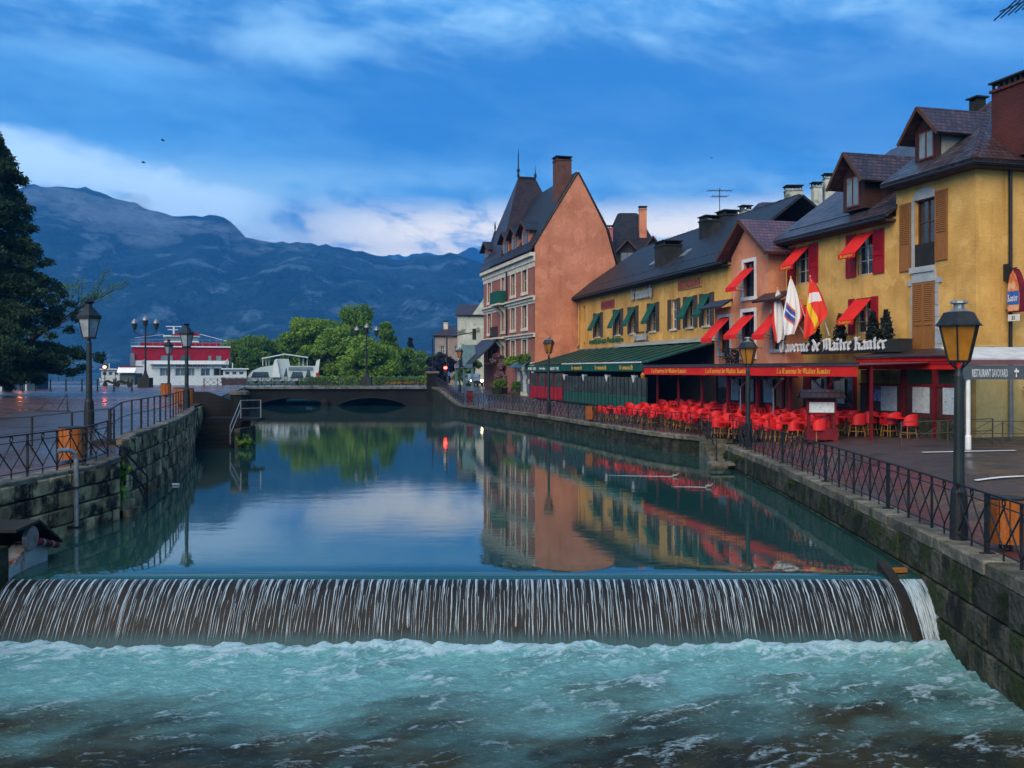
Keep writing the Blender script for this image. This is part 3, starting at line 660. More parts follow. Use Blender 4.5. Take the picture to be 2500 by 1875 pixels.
def pipe_railing(label, pts3, h=1.0, name='stair_railing', mat=m_iron, w=.04, cross=True):
    root = thing(name, label, 'railing', pts3[0]); O = Vector(pts3[0]); pp = [Vector(p) - O for p in pts3]; U = Vector((0, 0, 1))
    for nm, z in (('top_rail', h), ('middle_rail', h * .55)):
        mb = MB()
        for a, b in zip(pp, pp[1:]): mb.bar(a + U * z, b + U * z, w, w)
        obj(nm, mb, mat, root)
    for p in pp: obj('post', MB().bar(p, p + U * h, w * 1.3), mat, root)
    if cross:
        for a, b in zip(pp, pp[1:]): obj('brace', MB().bar(a + U * h * .95, b + U * .1, w * .5).bar(a + U * .1, b + U * h * .95, w * .5), mat, root)
    return root
# quay steps on the right bank, with their handrails
st = thing('quay_steps', 'narrow stone steps down to the water below the terrace', 'steps', (9.43, 46.8, 0))
for i in range(6): obj('step', MB().box(-.35 + 0, 1.15, -.55 * i - .75, -.55 * i - .2, -.5, .88 - i * .17), m_coping, st)
obj('landing', MB().box(-.75, .3, -4.9, -4.1, -.4, .10), m_coping, st)
pipe_railing('sloping handrail of the narrow quay steps', [(9.2, 47.0, .92), (9.2, 45.4, .88), (9.2, 43.3, .05)])
pipe_railing('inner handrail of the narrow quay steps', [(10.6, 46.9, 1.0), (10.6, 42.6, 1.0)])
# steep steps in the left wall
st = thing('water_steps', 'steep dark stone steps in the recess of the left wall', 'steps', (-12.2, 27.4, 0))
for i in range(7): obj('step', MB().box(0, .25 + .17 * i, .05, .95, -.4, 1.62 - i * .24), m_block, st)
pipe_railing('diagonal iron handrail over the recessed water steps', [(-11.9, 27.2, 1.62), (-11.1, 27.6, .9), (-10.95, 28.9, .05)], .95)
# broad stairs beyond the curved wall
st = thing('boat_stairs', 'broad stone stairs descending into the river with side railing', 'stairs', (-17.1, 51.4, 0))
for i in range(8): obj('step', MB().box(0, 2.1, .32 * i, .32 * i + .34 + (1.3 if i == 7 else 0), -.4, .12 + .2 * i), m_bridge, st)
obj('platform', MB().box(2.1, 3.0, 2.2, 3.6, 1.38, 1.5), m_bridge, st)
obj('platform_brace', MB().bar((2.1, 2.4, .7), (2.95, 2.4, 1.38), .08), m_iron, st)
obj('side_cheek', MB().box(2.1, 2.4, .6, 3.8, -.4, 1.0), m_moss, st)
pipe_railing('pale handrail on the river side of the boat stairs', [(-15.1, 51.6, .2), (-15.1, 53.6, 1.5), (-14.2, 54.4, 1.5)], 1.0, mat=m_steel, cross=False)
pl_ = thing('stone_pillar', 'round-capped stone pillar above the boat stairs', 'pillar', (-16.0, 56.5, 0))
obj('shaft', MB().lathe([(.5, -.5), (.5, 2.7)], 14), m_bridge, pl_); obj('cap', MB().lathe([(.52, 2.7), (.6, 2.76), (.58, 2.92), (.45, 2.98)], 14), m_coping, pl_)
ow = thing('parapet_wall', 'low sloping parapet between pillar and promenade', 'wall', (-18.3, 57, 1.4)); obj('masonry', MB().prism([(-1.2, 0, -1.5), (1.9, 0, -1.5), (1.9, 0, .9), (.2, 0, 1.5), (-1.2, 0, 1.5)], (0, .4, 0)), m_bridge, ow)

# ------------------------------------------------------------------ stone bridge
br = thing('stone_bridge', 'low dark stone bridge with flat arches across the river', 'bridge', (-21, 112, 0))
def arch_face():
    xs_, top = [], 2.05; out = []
    spans = [(-18.9, -10.9), (-9.3, -1.4), (.3, 8.0)]; poly = [(-20, -.6)]
    sp_ = [(P(u0, 0, 112).x + 21, P(u1, 0, 112).x + 21) for u0, u1 in ((628, 806), (822, 992))]
    poly = [(-15, -.6)]
    for a, b in sp_:
        poly += [(a, -.6)]
        for k in range(13):
            t = k / 12; poly.append((lerp(a, b, t), .02 + .92 * math.sin(math.pi * t) ** .7))
        poly += [(b, -.6)]
    poly += [(11.9, -.6), (11.9, top), (-15, top)]
    return poly, sp_
ap, sp_ = arch_face()
top = 2.05; mb = MB()
# spandrels between arches as vertical strips so the openings stay open right through
xsv = sorted({round(x, 4) for x, z in ap} | {-15, 11.9})
def low_at(x):
    for a, b in sp_:
        if a <= x <= b: return .02 + .92 * max(0, math.sin(math.pi * (x - a) / (b - a))) ** .7
    return -.6
pr = []
for xa, xb in zip(xsv, xsv[1:]):
    if xb - xa < 1e-3: continue
    inside = any(a - 1e-3 <= (xa + xb) / 2 <= b + 1e-3 for a, b in sp_)
    za, zb = (low_at(xa), low_at(xb)) if inside else (-.6, -.6)
    mb.hexa([(xa, 0, za), (xb, 0, zb), (xb, 12, zb), (xa, 12, za), (xa, 0, top), (xb, 0, top), (xb, 12, top), (xa, 12, top)])
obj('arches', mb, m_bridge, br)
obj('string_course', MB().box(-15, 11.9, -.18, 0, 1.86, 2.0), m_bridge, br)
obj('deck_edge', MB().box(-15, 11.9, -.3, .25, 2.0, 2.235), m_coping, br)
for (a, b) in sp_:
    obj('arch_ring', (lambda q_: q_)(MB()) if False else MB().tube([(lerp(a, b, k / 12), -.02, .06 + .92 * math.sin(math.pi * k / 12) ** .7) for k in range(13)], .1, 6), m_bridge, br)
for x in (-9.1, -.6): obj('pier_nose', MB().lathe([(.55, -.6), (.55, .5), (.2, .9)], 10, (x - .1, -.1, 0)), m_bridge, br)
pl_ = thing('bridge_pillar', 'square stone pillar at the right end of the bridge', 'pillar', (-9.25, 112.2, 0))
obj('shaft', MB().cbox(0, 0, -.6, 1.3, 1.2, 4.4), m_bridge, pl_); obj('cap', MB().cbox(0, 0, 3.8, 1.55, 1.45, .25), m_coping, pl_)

# ------------------------------------------------------------------ lettering
NIB = Vector((.095, .085))
GL = {
 'i': ([[(.02, .84), (.14, .74), (.14, .2), (.28, .06)], [(.10, 1.18), (.2, 1.14)]], .44), 'I': ([[(.02, .84), (.14, .74), (.14, .2), (.28, .06)], [(-.02, 1.12), (.14, 1.3)], [(.14, 1.3), (.3, 1.12)]], .44),
 'n': ([[(.02, .84), (.14, .74), (.14, .2), (.26, .06)], [(.16, .7), (.38, .92), (.52, .76), (.52, .2), (.66, .06)]], .80),
 'm': ([[(.02, .84), (.14, .74), (.14, .2), (.26, .06)], [(.16, .7), (.38, .92), (.5, .76), (.5, .2), (.6, .06)], [(.52, .7), (.74, .92), (.86, .76), (.86, .2), (1.0, .06)]], 1.14),
 'u': ([[(.02, .84), (.14, .74), (.14, .2), (.28, .05), (.5, .2)], [(.4, .84), (.52, .74), (.52, .2), (.66, .06)]], .80),
 'r': ([[(.02, .84), (.14, .74), (.14, .2), (.26, .06)], [(.16, .68), (.36, .9), (.48, .78)]], .54),
 'e': ([[(.3, .92), (.1, .72), (.1, .25), (.24, .05), (.46, .2)], [(.3, .92), (.44, .76), (.14, .5)]], .54),
 'c': ([[(.46, .78), (.32, .92), (.1, .72), (.1, .25), (.24, .05), (.46, .2)]], .52),
 'a': ([[(.1, .76), (.24, .92), (.42, .76), (.42, .2), (.54, .06)], [(.42, .52), (.1, .36), (.1, .18), (.22, .05), (.42, .22)]], .62),
 'v': ([[(.02, .86), (.14, .76), (.14, .25), (.3, .05), (.48, .25), (.48, .75), (.34, .92)]], .64),
 't': ([[(.18, 1.2), (.18, .2), (.3, .06), (.42, .14)], [(.02, .86), (.38, .86)]], .48),
 'd': ([[(.06, 1.32), (.44, .85), (.48, .65), (.48, .25), (.28, .05), (.1, .25), (.1, .62), (.28, .86), (.46, .7)]], .62),
 'l': ([[(.06, 1.42), (.16, 1.32), (.16, .2), (.28, .06)]], .44),
 'h': ([[(.06, 1.42), (.16, 1.32), (.16, .2), (.28, .06)], [(.18, .7), (.38, .92), (.54, .74), (.5, .2), (.36, -.16)]], .70),
 'T': ([[(0, 1.1), (.2, 1.34), (.75, 1.22), (.95, 1.36)], [(.25, 1.22), (.1, .9), (.12, .35), (.42, .06), (.82, .26)], [(.52, 1.22), (.52, .3)]], 1.0),
 'M': ([[(.05, 1.22), (.2, 1.1), (.2, .25), (.04, .05)], [(.22, 1.12), (.42, 1.34), (.56, 1.16), (.56, .15)], [(.58, 1.12), (.8, 1.34), (.96, 1.16), (.96, .25), (1.12, .06)]], 1.22),
 'K': ([[(.06, 1.34), (.2, 1.2), (.2, .12)], [(.02, .12), (.36, .06)], [(.22, .72), (.5, 1.28), (.76, 1.34)], [(.3, .76), (.6, .62), (.6, .2), (.8, .05)]], .88),
 'L': ([[(.16, 1.38), (.22, 1.15), (.14, .2), (.02, .08)], [(.02, .14), (.36, .05), (.72, .22)]], .80),
 ' ': ([], .38), '.': ([[(.08, .05), (.16, .1)]], .3)}
def black_letter(text):
    quads, x = [], 0.
    for ch in text:
        strokes, adv = GL[ch]
        for st_ in strokes:
            for (a, b) in zip(st_, st_[1:]):
                A, B = Vector((x + a[0], a[1])), Vector((x + b[0], b[1])); d = B - A
                k = NIB * .9
                if abs(d.x * k.y - d.y * k.x) < .012 * d.length: k = Vector((NIB.x, -NIB.y)) * .35
                q = [A - k, B - k, B + k, A + k]
                ar = sum(q[i].x * q[(i + 1) % 4].y - q[(i + 1) % 4].x * q[i].y for i in range(4))
                quads.append(q if ar > 0 else q[::-1])
        x += adv
    return quads, x
def letter_part(root, name, text, x0, x1, z, y, mat, depth=.05, hgt=None, slope=0., fn=None):
    """letters on a plane facing -y of the parent, from x0 to x1 with base line z"""
    quads, wd = black_letter(text); sx = (x1 - x0) / wd; sz = hgt if hgt else sx
    mb = MB(); j = 0
    for q in quads:
        j += 1; dy = .0006 * (j % 9)
        pts = [(x0 + p.x * sx, y - dy, z + p.y * sz + slope * p.x * sx) for p in q]
        if fn: pts = [fn(p) for p in pts]
        mb.prism(pts, (0, -depth, 0))
    return obj(name, mb, mat, root)
def sign_letters(root, name, text, x0, x1, z, y, mat, depth, hgt):
    tot = black_letter(text)[1]; x = 0.
    for ch in text:
        adv = GL[ch][1]
        if ch != ' ': letter_part(root, name, ch, lerp(x0, x1, x / tot), lerp(x0, x1, (x + adv) / tot), z, y, mat, depth, hgt)
        x += adv
def plain_text(root, name, text, x0, x1, z, y, mat, depth=.03, hgt=None, bold=.015, fn=None):
    cu = bpy.data.curves.new(name, 'FONT'); cu.body = text; cu.size = 1; cu.extrude = .02; cu.offset = bold; cu.resolution_u = 2
    o = bpy.data.objects.new(name, cu); C.objects.link(o); dg = bpy.context.evaluated_depsgraph_get(); dg.update()
    me = bpy.data.meshes.new_from_object(o.evaluated_get(dg)); bpy.data.objects.remove(o)
    co = np.zeros(len(me.vertices) * 3); me.vertices.foreach_get('co', co); co = co.reshape(-1, 3)
    a, b = co[:, 0].min(), co[:, 0].max(); s = (x1 - x0) / (b - a); zs = (hgt / max(.01, co[:, 1].max() - co[:, 1].min())) if hgt else s
    new = np.stack([x0 + (co[:, 0] - a) * s, y - (co[:, 2] + .02) / .04 * depth, z + (co[:, 1] - co[:, 1].min()) * zs], -1)
    me.vertices.foreach_set('co', new.ravel()); me.materials.clear(); me.materials.append(mat); me.update()
    return obj(name, me, mat, root)

# ------------------------------------------------------------------ building kit (local frame: x along facade, -y toward the street)
def wall_holes(mb, mp, a0, a1, b0, b1, holes, dep=.28):
    A = sorted({a0, a1} | {h[0] for h in holes} | {h[1] for h in holes}); B = sorted({b0, b1} | {h[2] for h in holes} | {h[3] for h in holes})
    A = [a for a in A if a0 <= a <= a1]; B = [b for b in B if b0 <= b <= b1]
    for i in range(len(A) - 1):
        for j in range(len(B) - 1):
            ca, cb = (A[i] + A[i + 1]) / 2, (B[j] + B[j + 1]) / 2
            if any(h[0] < ca < h[1] and h[2] < cb < h[3] for h in holes): continue
            mb.face([mp(A[i], B[j], 0), mp(A[i + 1], B[j], 0), mp(A[i + 1], B[j + 1], 0), mp(A[i], B[j + 1], 0)])
    for h0, h1, g0, g1 in holes:
        for (a, b), (c, d) in (((h0, g0), (h0, g1)), ((h0, g1), (h1, g1)), ((h1, g1), (h1, g0)), ((h1, g0), (h0, g0))):
            mb.face([mp(a, b, 0), mp(c, d, 0), mp(c, d, dep), mp(a, b, dep)])
    return mb
front = lambda a, b, c: (a, c, b)
PR = random.Random(77)
m_glass2 = pm('curtained_glass', (.12, .12, .11), (.035, .04, .045), 1.3, .1, 0, st=(3, 3, .3), lo=.45, hi=.55, spec=.5)
m_glass3 = pm('reflecting_glass', (.07, .10, .13), (.02, .03, .04), .7, .06, 0, lo=.4, hi=.6, spec=.5)
def window(root, x0, x1, z0, z1, y=0., fm=m_white, gm=m_glass, nx=2, nz=3, t=.06, dep=.2, sill=None, surround=None, sw=.16, name='window'):
    """frame set back in the opening, one pane behind each light"""
    mb = MB(); yf = y + dep
    mb.box(x0, x0 + t, yf - .05, yf, z0, z1).box(x1 - t, x1, yf - .05, yf, z0, z1).box(x0 + t, x1 - t, yf - .05, yf, z1 - t, z1).box(x0 + t, x1 - t, yf - .05, yf, z0, z0 + t)
    for i in range(1, nx): xm = lerp(x0, x1, i / nx); mb.box(xm - t * .45, xm + t * .45, yf - .045, yf - .002, z0 + t, z1 - t)
    for i in range(1, nz): zm = lerp(z0, z1, i / nz); mb.box(x0 + t, x1 - t, yf - .04, yf - .004, zm - t * .3, zm + t * .3)
    w = obj(name, mb, fm, root)
    for i in range(nx):
        obj('pane', MB().box(lerp(x0, x1, i / nx) + .01, lerp(x0, x1, (i + 1) / nx) - .01, yf + .004, yf + .02, z0 + .01, z1 - .01), PR.choice([m_glass, m_glass, m_glass2, m_glass3]) if gm is m_glass else gm, w)
    if sill is not None: obj('sill', MB().box(x0 - .14, x1 + .14, y - .12, y + .1, z0 - .13, z0 - .004), sill, w)
    if surround is not None:
        s = MB().box(x0 - sw, x0 - .002, y - .05, y + .08, z0, z1 + sw).box(x1 + .002, x1 + sw, y - .05, y + .08, z0, z1 + sw).box(x0 - .002, x1 + .002, y - .05, y + .08, z1 + .002, z1 + sw)
        s.box(x0 - sw - .04, x1 + sw + .04, y - .1, y + .08, z0 - sw, z0 - .003); obj('surround', s, surround, w)
    return w
def shutter(root, x0, x1, z0, z1, y, mat, louv=(0., 1.), t=.05, lean=0.):
    """a framed leaf with slats over the louvred share of its height"""
    mb = MB(); f = .07; h = z1 - z0
    mb.box(x0, x0 + f, y - t, y, z0, z1).box(x1 - f, x1, y - t, y, z0, z1)
    zs = [z0, z0 + h * .42, z1]
    for z in zs: zz = min(max(z, z0 + f / 2), z1 - f / 2); mb.box(x0 + f, x1 - f, y - t + .002, y - .002, zz - f / 2, zz + f / 2)
    mb.box(x0 + f, x1 - f, y - .018, y - .006, z0 + f, z1 - f)
    s = obj('shutter', mb, mat, root)
    if louv[1] > louv[0]:
        sl = MB(); z = z0 + h * louv[0] + .08
        while z < z0 + h * louv[1] - .08:
            sl.hexa([(x0 + f, y - .05, z), (x1 - f, y - .05, z), (x1 - f, y - .02, z + .045), (x0 + f, y - .02, z + .045), (x0 + f, y - .05, z + .014), (x1 - f, y - .05, z + .014), (x1 - f, y - .02, z + .06), (x0 + f, y - .02, z + .06)]); z += .085
        obj('slats', sl, mat, s)
    return s
def awning(root, x0, x1, z1, drop, out, mat, y=0., val=.2, text=None, tm=None):
    """sloping window awning with a hanging valance and two arms"""
    z0 = z1 - drop; mb = MB().slab([(x0, y - out, z0), (x1, y - out, z0), (x1, y - .03, z1), (x0, y - .03, z1)], -.015)
    a = obj('window_awning', mb, mat, root)
    v = MB(); n = 8
    for i in range(n):
        xa, xb = lerp(x0, x1, i / n), lerp(x0, x1, (i + 1) / n); zz = z0 - val * (1 if i % 2 else .9)
        v.box(xa, xb, y - out - .012, y - out + .004, zz, z0)
    obj('valance', v, mat, a)
    obj('arm', MB().bar((x0 + .03, y - out, z0), (x0 + .03, y - .02, z0 - drop * .15), .02).bar((x1 - .03, y - out, z0), (x1 - .03, y - .02, z0 - drop * .15), .02), m_iron, a)
    if text: letter_part(a, 'lettering', text, lerp(x0, x1, .12), lerp(x0, x1, .88), z0 - val * .72, y - out - .014, tm, .006, hgt=val * .42)
    return a
def roof_slab(root, quad, mat, t=.16, name='roof'): return obj(name, MB().slab(quad, t), mat, root)
def chimney(root, x, y, z0, z1, w, d, mat, cap='slab', name='chimney'):
    c = obj(name, MB().cbox(x, y, z0, w, d, z1 - z0), mat, root)
    obj('chimney_collar', MB().cbox(x, y, z1, w + .14, d + .14, .1), mat, c)
    k = MB()
    n = max(2, int(w / .28))
    for i in range(n + 1):
        for s in (-1, 1): k.cbox(x - w / 2 + .06 + (w - .12) * i / n, y + s * (d / 2 - .06), z1 + .1, .09, .09, .26)
    k.cbox(x, y, z1 + .36, w + .2, d + .2, .07); obj('chimney_cap', k, m_core, c); return c
def gutter(root, pts, r=.07, mat=m_iron, name='gutter'): return obj(name, MB().tube(pts, r, 6), mat, root)

# ------------------------------------------------------------------ tavern (yellow, nearest on the right)
T = Fr((14.84, 52.2, 1.5), (.2588, -.966))
tv = thing('tavern', 'yellow stucco tavern with red and brown shutters and violet tiled roof', 'building', T.O, T.rz)
XL, XS, XR, DEP = 0., 9.3, 14.25, 10.
EL, ER = 9.6, 10.95
wins = [(1.1, 2.3, 7.25, 9.2), (6.4, 7.65, 7.2, 9.2), (6.3, 7.5, 4.45, 6.1), (1.3, 2.5, 4.45, 6.1), (10.55, 11.85, 7.15, 10.05)]
mb = MB(); wall_holes(mb, front, XL, XS, 0, EL, wins[:4], .3); wall_holes(mb, front, XS, XR, 0, ER, wins[4:], .3)
mb.face([(XS, 0, EL), (XS, 3, EL), (XS, 3, ER + 1.5), (XS, 0, ER)])
mb.face([(XR, 0, 0), (XR, DEP, 0), (XR, DEP, ER), (XR, 0, ER)])
mb.add([(XL, 0, 0), (XL, 7, 0), (XL, 7, 15.0), (XL, 0, EL + .3)], [(0, 1, 2, 3)])
obj('wall', mb, m_yellow, tv)
# stone quoin band at the foot of the corner and grey patched plaster
obj('dado', MB().box(9.6, XR - .06, -.03, -.003, -.2, 3.3).box(XR + .003, XR + .03, -.03, 8, -.2, 3.7), pm('pale_plaster', (.52, .40, .17), (.40, .30, .12), .8, .85, .2, c3=(.25, .2, .12), s3=.8, l3=(.55, .75)), tv)
sl_ = .72
roof_slab(tv, [(-.5, -.55, EL - .05), (XS + .1, -.55, EL - .05), (XS + .1, 7, EL - .05 + sl_ * 7.55), (-.5, 7, EL - .05 + sl_ * 7.55)], m_roofT)
roof_slab(tv, [(-.5, 7, EL - .05 + sl_ * 7.55), (XS, 7, EL - .05 + sl_ * 7.55), (XS, 12, 10.5), (-.5, 12, 10.5)], m_roofT)
zr = ER - .05 + sl_ * 5.55
roof_slab(tv, [(XS - .3, -.55, ER - .05), (XR + .55, -.55, ER - .05), (9.4, 5, zr), (XS - .3, 5, zr)], m_roofT)
roof_slab(tv, [(XR + .55, -.55, ER - .05), (XR + .55, 10.5, ER - .05), (9.4, 5.05, zr), (9.4, 5, zr)], m_roofTy)
roof_slab(tv, [(XS - .3, 5, zr), (9.4, 5, zr), (XR + .55, 10.5, ER - .05), (XS - .3, 10.5, ER - .05)], m_roofT)
hp = [Vector((lerp(XR + .55, 9.4, k / 16), lerp(-.55, 5, k / 16), lerp(ER, zr, k / 16) + .1)) for k in range(17)]
for a, b in zip(hp, hp[1:]): obj('ridge_tile', MB().tube([a, b + (b - a) * .1], [.13, .11], 7), m_roofTy, tv)
for x in np.arange(-.5, 9.2, .42): obj('ridge_tile', MB().tube([(x, 7, EL + .02 + sl_ * 7.55), (x + .45, 7, EL + .02 + sl_ * 7.55)], [.13, .11], 7), m_roofT, tv)
m_eave = pm('eave_board', (.09, .045, .03), (.06, .03, .02), 2., .7, .2)
obj('eave_board', MB().box(-.45, XS, -.5, 0, EL - .22, EL - .13), m_eave, tv); obj('eave_board', MB().box(XS, XR + .5, -.5, 0, ER - .22, ER - .13).box(XR + .001, XR + .5, 0, 9, ER - .22, ER - .13), m_eave, tv)
gutter(tv, [(-.5, -.62, EL - .1), (XS, -.62, EL - .1)]); gutter(tv, [(XS - .2, -.62, ER - .1), (XR + .6, -.62, ER - .1), (XR + .6, 9, ER - .1)])
gutter(tv, [(XR + .12, 1.55, ER - .2), (XR + .12, 1.55, 0.)], .075, m_iron, 'downpipe')
gutter(tv, [(XR + .13, 1.55, 2.4), (XR + .13, 1.55, 0.)], .09, m_lead, 'downpipe_foot')
snow = MB()
for x in np.arange(.3, 9, .6): snow.bar((x, .1, EL + .5), (x, .1, EL + .65), .02)
for z in (.56, .63): snow.bar((.2, .1, EL + z), (9, .1, EL + z), .018)
obj('snow_guard', snow, m_iron, tv)
# red-shuttered windows with red awnings
for (x0, x1, z0, z1), sw_ in zip(wins[:4], (.8, .8, .5, .5)):
    window(tv, x0, x1, z0, z1, 0, m_white, m_glass, 2, 3)
    shutter(tv, x0 - sw_ - .04, x0 - .04, z0 - .05, z1 + .02, -.015, m_redp, (.5, 1.)); shutter(tv, x1 + .04, x1 + sw_ + .04, z0 - .05, z1 + .02, -.015, m_redp, (.5, 1.))
    awning(tv, x0 - .05, x1 + .05, z1 - .05, 1.0, 1.0, m_reda, 0, .24, 'Kanter', m_gold)
    gr = MB()
    for k in range(7): xx = lerp(x0, x1, (k + .5) / 7); gr.bar((xx, .02, z0 + .02), (xx, .02, z0 + .5), .015)
    gr.bar((x0, .02, z0 + .5), (x1, .02, z0 + .5), .02); obj('window_guard', gr, m_iron, tv)
# tall brown-shuttered window with stone head
x0, x1, z0, z1 = wins[4]
window(tv, x0, x1, z0, z1, 0, pm('brown_frame', (.12, .045, .025), None, 3, .5, .1), m_glass, 2, 3, dep=.24)
shutter(tv, x0 - .95, x0 - .2, z0 - .1, z1, -.02, m_shut, (.42, 1.)); shutter(tv, x1 + .06, x1 + .8, z0 + .15, z1 + .2, -.02, m_shut, (.42, 1.))
obj('window_guard', MB().box(x0, x1, .01, .03, z0, z0 + 1.0), m_core, tv)
m_gst = pm('grey_stone', (.38, .40, .41), (.28, .30, .31), 2., .8, .25, 14)
obj('stone_jamb', MB().box(x0 - .17, x0 - .003, -.035, .1, z0, z1), m_gst, tv)
lin = [(x0 - .1, -.04, z1 + .003), (x1 + .1, -.04, z1 + .003)] + [(lerp(x1, x0, k / 6) + (.05 if k == 0 else 0), -.04, z1 + .28 + .22 * math.sin(math.pi * k / 6)) for k in range(7)]
obj('stone_lintel', MB().prism(lin, (0, .12, 0)), m_gst, tv); obj('stone_sill', MB().box(x0 - .2, x1 + .05, -.14, .1, z0 - .25, z0 - .004), m_gst, tv)
# closed shutter door below it, in a ragged stone surround
for s in (0, 1): shutter(tv, lerp(10.55, 11.88, s / 2), lerp(10.55, 11.88, (s + 1) / 2), 3.35, 6.45, -.07, m_shut, (.45, 1.), .05)
q = random.Random(5); z = 3.3
while z < 6.6:
    h = q.uniform(.35, .6)
    for s in (-1, 1):
        w_ = q.uniform(.14, .42); xa = 10.53 - w_ if s < 0 else 11.9; obj('jamb_stone', MB().box(xa, xa + w_, -.045 - q.uniform(0, .012), .02, z, min(z + h - .02, 6.6)), m_gst, tv)
    z += h
obj('stone_lintel', MB().box(10.45, 11.95, -.08, .05, 6.48, 6.9), m_gst, tv)
# dormers
def dormer(root, xc, yf, zb, w, h, gab, depth, over, wm, rm, sm=None):
    x0, x1 = xc - w / 2, xc + w / 2; zt = zb + h
    d = obj('dormer', MB().box(x0, x1, yf + .02, yf + depth, zb, zt).prism([(x0, yf + .02, zt), (x1, yf + .02, zt), (xc, yf + .02, zt + gab)], (0, depth, 0)), wm, root)
    k = gab / (w / 2); o = over
    for s in (-1, 1):
        e = (xc + s * (w / 2 + o), zt - k * o)
        a, b = (e[0], yf - o, e[1] + .06), (xc, yf - o, zt + gab + .06); c, dd_ = (xc, yf + depth + 1.0, zt + gab + .06), (e[0], yf + depth, e[1] + .06)
        obj('dormer_roof', MB().slab([a, b, c, dd_] if s < 0 else [b, a, dd_, c], -.1), rm, d)
    obj('barge_board', MB().bar((x0 - o, yf - o - .01, zt - k * o), (xc, yf - o - .01, zt + gab), .05, .16).bar((x1 + o, yf - o - .01, zt - k * o), (xc, yf - o - .01, zt + gab), .05, .16), m_eave, d)
    wx = w * .3
    f = MB().box(xc - wx, xc + wx, yf - .03, yf + .015, zb + .15, zt - .12); f.box(xc - .03, xc + .03, yf - .05, yf - .03, zb + .15, zt - .12)
    obj('casement', f, pm('dormer_frame', (.15, .03, .03), None, 3, .5, .1), d)
    for s in (0, 1): obj('pane', MB().box(xc - wx + .06 + s * wx, xc - .06 + s * wx, yf - .045, yf - .032, zb + .22, zt - .2), m_pane, d)
    if sm: obj('dormer_cheek', MB().box(x1 + .002, x1 + .03, yf + .1, yf + depth, zb + .1, zt - .02), sm, d)
    return d
dw_ = pm('dark_boarding', (.06, .028, .022), (.04, .018, .015), 2., .7, .3, 12)
dormer(tv, 6.25, -.1, 10.35, 1.7, 1.75, .95, 3.2, .55, dw_, m_roofTy)
dormer(tv, 10.7, .5, 11.75, 1.6, 1.5, .85, 3.2, .5, dw_, m_roofTy, pm('grey_boarding', (.26, .27, .25), (.2, .2, .18), 2., .7, .2))
chimney(tv, 14.3, 2.6, 11.3, 14.2, 2.5, 1.6, m_brick)
obj('roof_vent', MB().cbox(9.0, 4.6, zr - .3, .5, .5, .55).cbox(9.0, 4.6, zr + .38, .75, .7, .07).cbox(8.8, 4.6, zr + .25, .08, .5, .13).cbox(9.2, 4.6, zr + .25, .08, .5, .13), m_core, tv)
vt = MB().lathe([(.14, 14.5), (.14, 14.75), (.3, 14.85), (.1, 15.05), (.02, 15.3)], 8, (15.3, 2.6, 0)); obj('chimney_cowl', vt, m_core, tv)
aer_ = MB().bar((15.0, 2.2, 14.2), (15.0, 2.2, 17.5), .05)
for k in range(6): aer_.bar((14.2 - .0 * k, .9 + .34 * k, 16.75 + .14 * k), (15.3, 1.0 + .34 * k, 17.2 + .14 * k), .04)
aer_.bar((14.75, .7, 16.9), (14.75, 3.0, 17.9), .05); obj('roof_aerial', aer_, m_iron, tv)
# planter trough that carries the tavern's name
lx0, lx1 = T.hit(1903, 845, -1.2)[0], T.hit(2164, 840, -1.2)[0]
obj('planter_trough', MB().box(T.hit(1955, 850, -1.15)[0], T.hit(2196, 840, -1.15)[0], -1.14, -.5, 3.48, 4.05), m_core, tv)
sign_letters(tv, 'letter', 'Taverne de MaItre Kanter', lx0, lx1, 3.60, -1.16, pm('silver_letter', (.62, .63, .62), (.5, .51, .51), 3, .5, .1), .06, .44)
# ground floor: red joinery, menu boards
gf = MB()
for x in (.3, 2.2, 4.2, 6.2): gf.box(x, x + .2, -.1, -.004, 0, 2.9)
gf.box(.3, 6.4, -.09, -.006, 2.5, 2.9).box(.5, 6.2, -.07, -.008, 0, .8); obj('shop_joinery', gf, m_redp, tv)
for x in (.5, 2.4, 4.4): obj('shop_pane', MB().box(x, x + 1.8, -.03, -.003, .8, 2.5), m_glass, tv)
m_menu = pm('menu_board', (.50, .55, .57), (.36, .42, .45), 6., .6, 0, c3=(.12, .14, .13), s3=5., l3=(.58, .66))
for x in (.7, 2.7, 4.7): obj('menu_board', MB().box(x, x + .85, -.13, -.105, 1.05, 2.25), m_menu, tv)

# red fascia and glazed porch to the right of the awning
pc = thing('glazed_porch', 'dark red glazed porch with menu posters on the tavern front', 'porch', T.w(6.2, -1.6), T.rz)
oX = 6.2; fx = lambda u, v=900: T.hit(u, v, -1.6)[0] - oX
xa, xb = fx(2100), fx(2345)
obj('fascia', MB().box(xa, xb, -.1, .1, 2.72, 2.95).box(xa, xb, -.22, .1, 3.05, 3.2).box(xa, xb, -.16, .1, 2.95, 3.05), m_reda, pc)
obj('porch_roof', MB().slab([(xa, -.35, 3.22), (xb, -.35, 3.22), (xb, 1.58, 3.55), (xa, 1.58, 3.55)], .06), m_roofB, pc)
for u in (2122, 2206, 2284): x = fx(u); obj('post', MB().box(x - .09, x + .09, -.08, .08, -.1, 2.72), m_redd, pc)
lw = MB().box(xa, xb - .3, -.02, .3, -.2, .72); obj('low_wall', lw, m_moss, pc)
obj('mid_rail', MB().box(xa, xb, -.05, .05, 2.02, 2.12), m_redd, pc)
obj('porch_pane', MB().box(xa, xb, .0, .015, .74, 2.0), pm('porch_glass', (.05, .02, .022), (.09, .04, .035), .8, .12, 0), pc)
for u0, u1 in ((2152, 2190), (2229, 2270), (2303, 2336)): obj('menu_poster', MB().box(fx(u0), fx(u1), -.03, -.008, .95, 2.0), m_menu, pc)
